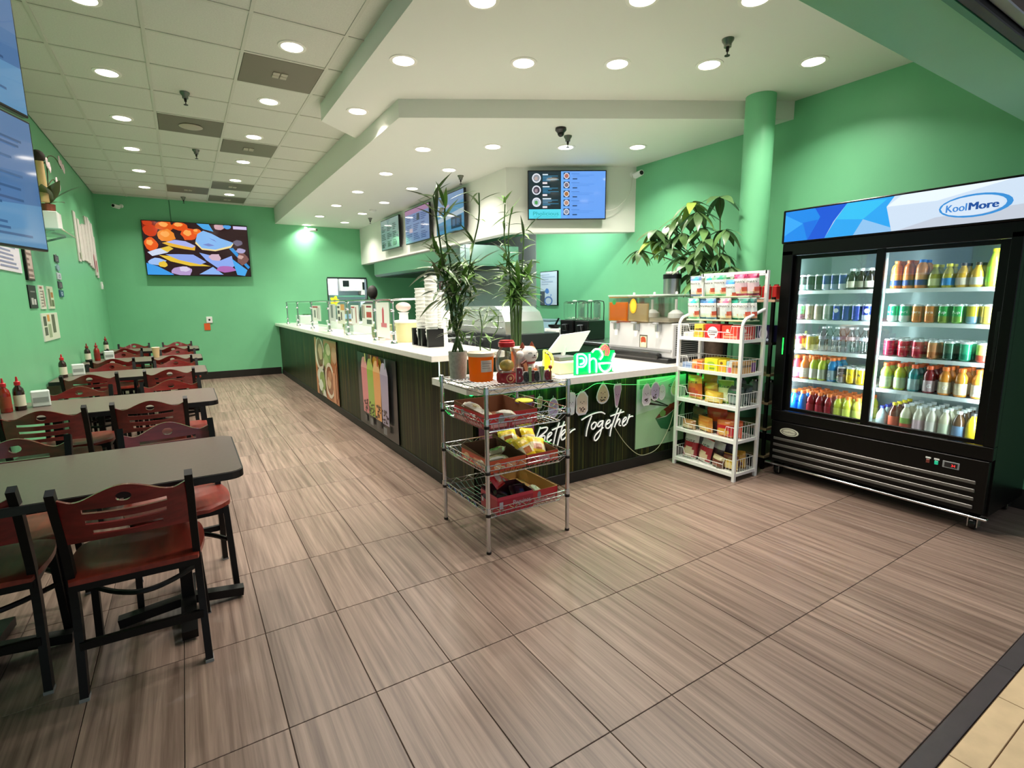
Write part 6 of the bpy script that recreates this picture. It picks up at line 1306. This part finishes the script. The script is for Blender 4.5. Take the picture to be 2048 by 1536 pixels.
def chips(a, b, c, txt=None, tc='#1c1a1a'): 
    s = [('r', 0, 0, 1, 1, a), ('r', 0, .66, 1, 1, b), ('c', .5, .3, .34, .2, c), ('r', 0, 0, 1, .06, b)]
    if txt: s.append(('tw', txt, .15, .70, .7, .13, tc))
    return s
z3, z4, z5 = SH[2]+.007, SH[3]+.007, SH[4]+.007
BAGS = [(z3, -.20, .10, .16, .17, chips('#d8702a', '#e8c03a', '#c8452a', 'Funz'), 'yellow and orange chip bag, front left of the third basket'), (z3, -.13, .19, .15, .175, chips('#a84a1e', '#c9a02e', '#8a2a1a'), 'brown yellow chip bag behind the orange one in the third basket'), (z3, -.03, .12, .14, .13, chips('#c9902e', '#d8b43a', '#e8d07a'), 'golden chip bag in the middle of the third basket'), (z3, .03, .06, .13, .08, chips('#e8c44a', '#e0b83a', '#f2e09a'), 'low yellow chip bag at the front of the third basket'), (z3, .10, .12, .13, .16, chips('#d6e0a0', '#8ab83a', '#e8ecc0', 'Ritz'), 'lime green chip bag in the third basket'), (z3, .20, .12, .14, .13, chips('#5a6a66', '#3f504c', '#8a9c98'), 'grey green chip bag at the right of the third basket'), (z3, .245, .20, .10, .14, chips('#4a5a58', '#2f403e', '#7f908c'), 'dark teal chip bag at the back right of the third basket'),
        (z4, -.19, .16, .15, .15, chips('#3f3f2a', '#57522e', '#7a6a3a'), 'dark olive chip bag, back left of the fourth basket'), (z4, -.21, .06, .12, .07, chips('#b8956a', '#a87a4a', '#e0cfae'), 'beige snack packet, front left of the fourth basket'), (z4, -.06, .10, .15, .11, chips('#e09a3a', '#d8822a', '#f0c87a'), 'amber chip bag in the fourth basket'), (z4, .0, .18, .16, .17, chips('#c9501e', '#b8401a', '#6a4a4a'), 'dark orange chip bag in the middle of the fourth basket'), (z4, .10, .19, .15, .15, chips('#c85a2a', '#d06a2e', '#8a3a1e'), 'rust chip bag at the back of the fourth basket'), (z4, .14, .08, .15, .12, chips('#c8202a', '#e07a3a', '#e8b04a'), 'red and orange chip bag, front right of the fourth basket'), (z4, .235, .12, .13, .12, chips('#d84a2a', '#e0602e', '#c8202a'), 'orange red chip bag at the right of the fourth basket'),
        (z5, -.215, .08, .12, .19, chips('#a82430', '#e8e6e2', '#e0cfae', 'rutz'), 'white topped red snack bag reading rutz at the left of the bottom basket'), (z5, -.12, .14, .13, .17, chips('#7a2430', '#6a6a70', '#8a3a44'), 'grey topped red snack bag in the bottom basket'), (z5, -.05, .08, .12, .18, chips('#b02a34', '#dfe2e0', '#e0c8a4', 'utz'), 'second white topped red snack bag in the bottom basket'), (z5, .03, .13, .12, .17, chips('#4a3a40', '#d0d4d2', '#6a4a50'), 'dark snack bag with white top in the bottom basket'), (z5, .12, .18, .16, .17, chips('#26203a', '#2f2846', '#8a7a4a'), 'dark purple chip bag at the back of the bottom basket'), (z5, .10, .06, .11, .09, chips('#6a3a2a', '#d8c8a0', '#8a4a34'), 'brown and cream packet at the front of the bottom basket'), (z5, .20, .09, .13, .11, chips('#e0b84a', '#7a3a2a', '#f0d88a'), 'yellow and brown packet, front right of the bottom basket'), (z5, .245, .19, .11, .12, chips('#d8a83a', '#c8902e', '#6a2a24'), 'golden chip bag at the back right of the bottom basket')]
for k, (z, x, y, w, h, s, lb) in enumerate(BAGS):
    x = max(-.268+w*.56, min(.268-w*.56, x))
    bag('chip_bag', lb, W(x, y, z), RZ+rm.uniform(-.3, .3), w*1.12, h*1.16, .07, s, 'snack bag', None, rm.uniform(-.16, .12), 100+k, rm.uniform(-.12, .12))
# ---------------------------------------------------------------- drinks fridge (faces -X; local x = -Y world)
FY, FW, FH = 1.675, 1.39, 2.10
fg = thing('drinks_fridge', 'black two door glass drinks fridge with lit blue sign', 'fridge', (4.0, FY, 0), RZ)
M_fb = mat('fridge_black', '#040404', rough=.32, spec=.25); M_fi = mat('fridge_inside', '#aebfc2', rough=.5)
hw2 = FW/2; D2 = .70
MB().box(-hw2, -hw2+.05, .06, D2, .10, FH).box(hw2-.05, hw2, .06, D2, .10, FH).box(-hw2+.05, hw2-.05, D2-.05, D2, .10, FH).box(-hw2+.05, hw2-.05, .06, D2-.05, FH-.30, FH).box(-hw2+.05, hw2-.05, .06, D2-.05, .10, .52).build('cabinet', M_fb, fg)
MB().box(-hw2+.05, hw2-.05, D2-.056, D2-.0505, .52, FH-.30).box(-hw2+.0505, -hw2+.055, .07, D2-.056, .52, FH-.30).box(hw2-.055, hw2-.0505, .07, D2-.056, .52, FH-.30).box(-hw2+.055, hw2-.055, .07, D2-.056, .5205, .525).box(-hw2+.055, hw2-.055, .07, D2-.056, FH-.305, FH-.3005).build('liner', M_fi, fg)
# front frame
MB().box(-hw2, hw2, 0, .06, .46, .545, b=.004).box(-hw2, -hw2+.085, 0, .06, .545, 1.80, b=.004).box(hw2-.055, hw2, 0, .06, .545, 1.80, b=.004).box(-hw2, hw2, 0, .06, 1.765, 1.855, b=.004).build('front_frame', M_fb, fg)
MB().box(-hw2-.012, hw2+.012, -.004, .12, 1.857, 2.105, b=.006).build('sign_box', M_fb, fg)
sgn = [('r', 0, 0, 1, 1, '#b9d4ee'), ('p', [(0, 0), (0, 1), (.16, 1), (.19, .7), (.14, 0)], '#1488ea'), ('p', [(.0, .2), (.10, .55), (.0, .9)], '#35a6f6'), ('p', [(.10, .58), (.18, .62), (.13, 0)], '#0f6fe0'),
       ('p', [(.16, 1), (.32, 1), (.26, .5), (.22, 0), (.13, 0), (.19, .7)], '#0d55d6'), ('p', [(.32, 1), (.53, 1), (.50, .72), (.53, 0), (.22, 0), (.27, .55)], '#2ba4f0'), ('p', [(.27, .55), (.32, 1), (.50, .95), (.40, .45)], '#35c0f4'), ('p', [(.40, .45), (.53, .1), (.53, 0), (.36, 0)], '#8fc2ee'),
       ('p', [(.53, 1), (1, 1), (1, 0), (.53, 0), (.50, .72)], '#cfe0f2'), ('p', [(.50, .72), (.56, 1), (.95, 1), (.7, .7)], '#eaf6ff'), ('p', [(.55, 0), (1, 0), (1, .35), (.7, .25)], '#c3cbd8'),
       ('ring', .835, .45, .125, .30, .16, '#3a8fd6'), ('c', .825, .45, .108, .25, '#d5e4f4'), ]+[('tw', 'Kool', .733+q*.0012, .34, .075, .2, '#3f86d2') for q in range(3)]+[('tw', 'More', .812+q*.0016, .34, .10, .2, '#1f4f9a') for q in range(4)]
pic_mb(FW-.02, .222, sgn, step=.0003).build('sign_panel', attr_mat('sign_lit', rough=.2, emit=1.35), fg, (-hw2+.01, -.0048, 1.869))
# doors
for k, (x0, x1, y) in enumerate(((-hw2+.075, .0, .035), (-.04, hw2-.05, .012))):
    dr = MB().box(x0, x0+.05, y, y+.022, .548, 1.762, b=.002).box(x1-.05, x1, y, y+.022, .548, 1.762, b=.002).box(x0+.05, x1-.05, y, y+.022, .548, .575, b=.002).box(x0+.05, x1-.05, y, y+.022, 1.735, 1.762, b=.002).build('door', M_fb, fg)
    MB().box(x0+.05, x1-.05, y+.008, y+.013, .575, 1.735).build('glass_pane', M_glass, dr)
    MB().box((x0 if k == 0 else x1-.03)+.008, (x0 if k == 0 else x1-.03)+.022, y-.004, y, 1.0, 1.35, b=.001).build('handle', M_blackp, dr)
# green status light on the frame, led tubes inside
MB().box(-hw2+.055, -hw2+.063, -.002, 0, 1.00, 1.13).build('status_light', mat('status_green', '#20ff4a', emit=4), fg)
lm_ = mat('fridge_led', '#eaf6ff', emit=9)
fl_ = bpy.data.lights.new('fridge_led', 'AREA'); fl_.shape = 'RECTANGLE'; fl_.size = .03; fl_.size_y = 1.1; fl_.energy = 10; fl_.color = (.88, .96, 1)
for x, ry in ((-hw2+.075, 1), (-.02, 0), (hw2-.075, -1)):
    o = MB().box(x-.008, x+.008, .075, .09, .57, 1.74, b=.002).build('led_tube', lm_, fg)
    for sgn_ in ((1, -1) if ry == 0 else (ry,)):
        l = link(fl_, 'led_light', fg, (x+sgn_*.014, .095, 1.15)); l.rotation_euler = Vector((sgn_*.75, .66, 0)).to_track_quat('-Z', 'Y').to_euler()
MB().box(-.03, -.008, .07, .12, .53, 1.79).build('mullion', mat('fridge_mullion', '#c9d6da', rough=.4), fg)
SZ = [1.492, 1.266, 1.030, .802]
for s in (-1, 1):
    a, b = (-hw2+.07, -.035) if s < 0 else (.0, hw2-.07)
    for z in SZ:
        q = MB().box(a, b, .11, .115, z-.022, z+.004).box(a, b, .115, D2-.06, z-.006, z-.002).build('shelf', mat('shelf_white', '#e6eef0', rough=.35), fg)
# lower grille
MB().box(-hw2+.01, hw2-.01, .0, .058, .12, .455, b=.004).build('grille_panel', M_fb, fg)
for k in range(4): MB().box(-hw2+.04, hw2-.06, -.008, -.001, .145+.052*k, .168+.052*k, b=.003).build('louvre', mat('louvre_grey', '#6c6a67', rough=.35, metal=.5), fg)
MB().box(-hw2-.01, hw2+.02, -.03, .0, .094, .108, b=.003).build('bumper', M_chrome, fg)
lg_ = MB().prism([(.075*math.cos(R(15*i)), .032*math.sin(R(15*i))) for i in range(24)], -.006, 0).build('badge', mat('badge_cream', '#d9d8c6', rough=.3), fg, (-hw2+.165, -.001, .382))
pic_mb(.12, .04, [('ring', .5, .5, .52, .66, .12, '#4a4a42'), ('tw', 'KoolMore', .08, .36, .84, .3, '#1f2420')], step=.0004).build('badge_print', M_paper, lg_, (-.06, -.0062, -.02))
MB().box(.462, .548, -.004, 0, .368, .412, b=.002).build('display_frame', mat('display_grey', '#8b8e90', rough=.4), fg)
pic_mb(.066, .03, [('r', 0, 0, 1, 1, '#050505'), ('t', '34', .52, .2, .022, '#ff3030')], step=.0003).build('display', attr_mat('red_digits', emit=2.5, rough=.2), fg, (.472, -.0045, .375))
for x, c, e in ((.375, '#7a3a30', 0), (.42, '#1fb58a', .6)):
    b = MB().box(x, x+.02, -.006, 0, .375, .400, b=.002).build('rocker_switch', mat('sw_'+c[1:], c, rough=.3, emit=e), fg); MB().box(x-.004, x+.024, -.003, 0, .405, .415).build('switch_tag', M_wpl, b)
for x in (-hw2+.06, hw2-.06):
    for y in (.06, D2-.08):
        c = MB().box(x-.03, x+.03, y-.035, y+.035, .078, .098).box(x-.026, x-.02, y-.03, y+.03, .02, .08).box(x+.02, x+.026, y-.03, y+.03, .02, .08).build('caster', M_chrome, fg)
        MB().lathe([(.036, -.016), (.038, -.01), (.038, .01), (.036, .016)], 18, (x, y, .038), axis='x').build('wheel', M_blackp, c, smooth=True)

# ---- drinks
def shape_can(c1, c2=None, text=None, tc='#ffffff'):
    r, h = .033, .12; mb = MB(); cols = [c1]*3 if c2 is None else [c2, c1, c1]
    mb.lathe([(.024, 0), (.033, .010), (.033, .045)], 14, cap=True, col=cols[0]); mb.lathe([(.033, .045), (.033, .108)], 14, cap=False, col=c1); mb.lathe([(.033, .108), (.027, .118), (.027, .12)], 14, cap=False, col='#c9ccce')
    if text:
        w = .05; fn = lambda x, y, z: ((r+.0004-y)*math.sin((x-w/2)/r), -(r+.0004-y)*math.cos((x-w/2)/r), z+.05)
        if text == '@globe': pic_mb(w, .04, [('c', .5, .6, .36, .42, '#e8e8ee'), ('p', [(.16, .68), (.84, .72), (.7, .95), (.3, .95)], '#c82a3a'), ('p', [(.18, .5), (.82, .44), (.68, .24), (.32, .24)], '#2a3f9a')], mb=mb, fn=fn, step=.0002)
        else: pic_mb(w, .04, [('tw', text, .05, .3, .9, .45, tc)], mb=mb, fn=fn, step=.0002)
    return mb.mesh('can_body', attr_mat('can_print', rough=.25, metal=.35, coat=.2), True)
CANTOP = MB().lathe([(.026, .1195), (.024, .1195), (.023, .1175), (.004, .1175)], 14, cap=False).box(-.004, .004, -.012, .004, .1178, .119).mesh('can_lid', mat('can_top', '#b9bdc0', rough=.25, metal=1))
def bottle_meshes(kind, liq, cap, lab, lab2=None, text=None):
    if kind == 'sport': pr = [(.030, 0), (.034, .006), (.034, .07), (.030, .085), (.034, .10), (.032, .125), (.018, .150), (.016, .158)]; capp = [(.020, .156), (.020, .178), (.017, .181), (.004, .181)]; lr = (.0346, .012, .085)
    elif kind == 'water': pr = [(.030, 0), (.033, .008), (.033, .06), (.029, .075), (.033, .09), (.033, .12), (.014, .165), (.0125, .172)]; capp = [(.0145, .172), (.0145, .186), (.004, .187)]; lr = (.0336, .092, .116)
    elif kind == 'round': pr = [(.028, 0), (.034, .01), (.036, .06), (.032, .09), (.018, .118), (.014, .125), (.014, .135)]; capp = [(.017, .133), (.017, .15), (.004, .151)]; lr = (.0362, .015, .06)
    elif kind == 'tall': pr = [(.030, 0), (.033, .008), (.033, .11), (.026, .135), (.014, .158), (.013, .168)]; capp = [(.016, .166), (.016, .184), (.004, .185)]; lr = (.0336, .02, .09)
    elif kind == 'carton': pr = [(.030, 0), (.034, .008), (.034, .13), (.030, .15), (.017, .165), (.016, .17)]; capp = [(.019, .168), (.019, .186), (.004, .187)]; lr = (.0346, .02, .10)
    else: pr = [(.030, 0), (.033, .008), (.033, .13), (.015, .20), (.013, .21)]; capp = [(.016, .208), (.016, .226), (.004, .227)]; lr = (.0336, .03, .12)
    k = f'{kind}_{liq[1:]}'
    if liq == '#clear': m = M_clear
    else: m = mat('drink_'+k, liq, rough=.15, coat=.4)
    body = MB().lathe(pr, 14).mesh('bottle_body', m, True); cp = MB().lathe(capp, 12).mesh('cap', mat('cap_'+cap[1:], cap, rough=.4), True)
    r, z0, z1 = lr; lb = MB().lathe([(r, z0), (r, z1)], 14, cap=False, col=lab)
    if lab2: lb.lathe([(r+.0003, z0), (r+.0003, z0+(z1-z0)*.45)], 14, cap=False, col=lab2)
    if text:
        w = .03; fn = lambda x, y, z: ((r+.0005-y)*math.sin((x-w/2)/r), -(r+.0005-y)*math.cos((x-w/2)/r), z+z0+(z1-z0)*.3)
        pic_mb(w, .03, [('tw', text, .1, .1, .8, .8, '#f4f4f4')], mb=lb, fn=fn, step=.0002)
    return body, lb.mesh('label', attr_mat('label_print', rough=.35), True), cp
DR = {}
def can(c1, c2=None, text=None, tc='#ffffff'):
    k = ('can', c1, c2, text)
    if k not in DR: DR[k] = [('can_body', shape_can(c1, c2, text, tc)), ('can_lid', CANTOP)]
    return DR[k]
def bot(kind, liq, cap, lab, lab2=None, text=None):
    k = (kind, liq, cap, lab, text)
    if k not in DR: a, b, c = bottle_meshes(kind, liq, cap, lab, lab2, text); DR[k] = [('bottle_body', a), ('label', b), ('cap', c)]
    return DR[k]
def drink(spec, x, y, z, label, cat, group):
    t = thing('drink_can' if cat == 'can' else 'drink_bottle', label, cat, (4.0+y, FY-x, z), RZ+rm.uniform(-.4, .4), group)
    for n, me in spec: link(me, n, t)
SHN = ['top', 'second', 'third', 'fourth', 'bottom']
def row(side, lev, items, depth=2, dx=None, back=None):
    """items: list of (spec, description, category) from left to right in the front line"""
    a, b = (-hw2+.095, -.125) if side == 'left' else (.035, hw2-.155)
    z = (SZ[lev]+.0045) if lev < 4 else .526; n = len(items)
    for d in range(depth):
        for i, (sp, ds, cat) in enumerate(items):
            x = a+(b-a)*(i+.0)/(max(1, n-1)); y = .16+.078*d+rm.uniform(-.004, .004)
            if d == 0: lb = f'{ds}, {ORD[i]} from left, front of {SHN[lev]} shelf, {side} door'
            else: lb = f"{ds}, {['', 'directly', 'two', 'three'][d]} behind the {ORD[i]} front drink, {SHN[lev]} shelf, {side} door"
            drink(sp, x, y, z, lb, cat, f'{side} door {SHN[lev]} shelf drinks')
C_ = lambda *a, d='can', **k: (can(*a, **k), d, 'can')
B_ = lambda *a, d='bottle', **k: (bot(*a, **k), d, 'bottle')
row('left', 0, [C_('#2f4038', '#8aa79c', d='dark green can'), C_('#22282a', '#4a5658', d='black can'), C_('#1a1c1e', '#3a3e40', d='plain black can'), C_('#2a3a8a', '#c9cfe0', d='blue and silver can'), C_('#2a2f7a', '#9aa6cc', d='navy can'), C_('#3a4a9a', '#d9dce8', d='silver blue can'), B_('round', '#1c1614', '#e8eaec', '#c9c4b0', d='dark coffee bottle'), B_('round', '#241c18', '#e8eaec', '#8a8878', d='brown coffee bottle'), B_('round', '#1a1614', '#e8eaec', '#d4d0c0', d='black coffee bottle')])
row('left', 1, [C_('#5f9a6a', '#6a4a54', d='green and wine can'), C_('#b3a08a', '#a38f7a', d='beige can'), C_('#b89a8e', '#c4ab9a', d='pale pink can'), C_('#a9ada4', '#8f968c', d='grey can'), C_('#1f2f9a', None, '@globe', d='blue can with a round emblem'), C_('#1f2a86', d='deep blue can'), C_('#24309a', None, d='royal blue can'), C_('#1f2f9a', '#c9d0e0', '@globe', d='emblem can with pale base')])
row('left', 2, [C_('#c43a5a', '#e8c8d0', d='pink can'), C_('#c9b23a', '#d8c66a', d='yellow can'), B_('water', '#clear', '#e9edf0', '#8a8f98', d='clear water bottle'), B_('water', '#clear', '#e9edf0', '#7f86a0', d='clear water bottle with grey label'), B_('water', '#clear', '#e9edf0', '#a08f94', d='clear water bottle with mauve label'), B_('water', '#clear', '#e9edf0', '#8f9aa6', d='clear bottle with blue grey label')])
row('left', 3, [B_('sport', '#c43a4a', '#f07a2e', '#c8a0b8', '#8a6a9a', d='pink sports bottle'), B_('sport', '#e0782a', '#f07a2e', '#d8c8b8', None, 'G', d='orange sports bottle'), B_('sport', '#b8c83a', '#f07a2e', '#c9cbbd', d='yellow green sports bottle'), B_('sport', '#a9b83a', '#f07a2e', '#9aa08a', d='olive sports bottle'), B_('sport', '#1f7ab8', '#f07a2e', '#8aa0a8', None, 'G', d='blue sports bottle'), C_('#6a5a5c', '#9a9496', 'C', d='brown grey can'), C_('#e0c01e', '#d8b41a', 'FA', tc='#1f2f6a', d='yellow can'), C_('#e4c42a', '#d8b41a', 'FA', tc='#1f2f6a', d='bright yellow can')], 3)
row('left', 4, [B_('sport', '#1470d8', '#f07a2e', '#1c78d8', d='bright blue sports bottle'), B_('sport', '#1668cc', '#f07a2e', '#1468c8', d='blue sports bottle'), B_('sport', '#8a1420', '#f07a2e', '#96202a', d='dark red sports bottle'), B_('sport', '#8f1822', '#f07a2e', '#9a1f2c', d='red sports bottle'), B_('sport', '#94161e', '#f07a2e', '#8a1a26', d='ruby sports bottle'), B_('sport', '#c4cc3a', '#f07a2e', '#ccd24a', d='lime sports bottle'), B_('sport', '#ccd040', '#f07a2e', '#d2d85a', d='pale lime sports bottle'), B_('sport', '#c8c84a', '#f07a2e', '#cfd46a', d='yellow sports bottle')], 4)
row('right', 0, [B_('carton', '#d8783a', '#e07a3a', '#d88a4a', '#3a4a8a', d='orange juice bottle'), B_('carton', '#cf7236', '#d8743a', '#d08248', '#3a4a8a', d='dark orange juice bottle'), B_('carton', '#dc8a4a', '#2f7ad0', '#e0a068', '#3a4a8a', d='blue capped juice bottle'), B_('round', '#a8a23a', '#e8d82a', '#d8d8a0', d='olive yellow capped bottle'), B_('round', '#b8a83a', '#e8d82a', '#3a8ad0', d='yellow capped blue label bottle'), B_('round', '#d8a83a', '#3a3028', '#d8c8b8', d='golden bottle'), B_('round', '#dcae44', '#3a3028', '#d4d0c8', d='amber juice bottle'), B_('soda', '#a8c83a', '#e8e02a', '#8ad83a', d='tall lime soda bottle')])
row('right', 1, [C_('#2fa87a', '#c9d8d0', 'pri', d='green and silver can'), C_('#34ac80', '#c4d4cc', 'pri', d='teal and silver can'), C_('#d8803a', '#cf6a24', 'ora', d='orange can'), C_('#d47a34', '#c8641f', 'ora', d='deep orange can'), C_('#2f9a4a', '#7a8a2a', '7up', d='bright green can'), C_('#34a052', '#6a9a3a', '7up', d='green can'), C_('#c9b83a', '#7fa0b8', d='yellow and blue can'), C_('#d0b44a', '#b8a04a', d='golden can')])
row('right', 2, [C_('#a82a4a', '#8a2440', d='crimson can'), C_('#c0283a', '#a81f34', 'Coca', d='red can with script'), C_('#c42c40', '#b02438', 'Coca-Cola', d='bright red can with script'), C_('#cf8a5a', '#c07a4a', d='peach can'), C_('#2a5a44', '#20483a', d='dark green can'), C_('#2f9a74', '#1f8060', d='teal green can'), C_('#c8d06a', '#b84a3a', d='lime and red can')], 4)
row('right', 3, [B_('sport', '#a8b84a', '#e8622e', '#b4c4a0', d='lime sports bottle'), B_('sport', '#b4c03a', '#e8622e', '#bccaa0', d='yellow lime sports bottle'), B_('sport', '#1f7a7e', '#e8622e', '#8fa8a8', d='teal sports bottle'), B_('sport', '#7a141e', '#e8622e', '#b8a0a4', None, 'G', d='dark red sports bottle'), B_('sport', '#c8802a', '#f07a2e', '#d0bfa0', None, 'G', d='orange sports bottle'), B_('sport', '#c4822e', '#f07a2e', '#cbb99c', d='amber sports bottle'), B_('sport', '#cf8a34', '#f07a2e', '#d8ccbc', None, 'G', d='golden sports bottle')], 3)
row('right', 4, [B_('round', '#9fb0b4', '#2a3a9a', '#a9b4b8', d='clear bottle with blue cap'), B_('tall', '#5a2a1c', '#f0d82a', '#d8644a', d='brown tea bottle with orange label'), B_('tall', '#c9c6a8', '#e8ecee', '#7aa04a', '#b84a3a', d='pale bottle with green label'), B_('tall', '#cfccb8', '#e8ecee', '#d8b8c0', d='pale bottle with pink label'), B_('tall', '#d0cdbc', '#e8ecee', '#dcd4cc', d='pale bottle with cream label'), B_('tall', '#c8c4a8', '#e8ecee', '#c0c8b0', d='pale bottle with grey green label'), B_('tall', '#4a3420', '#e8ecee', '#5a7a9a', d='dark bottle with blue label'), B_('tall', '#e0c01e', '#3a3a3c', '#d8b81a', d='yellow bottle')], 4)
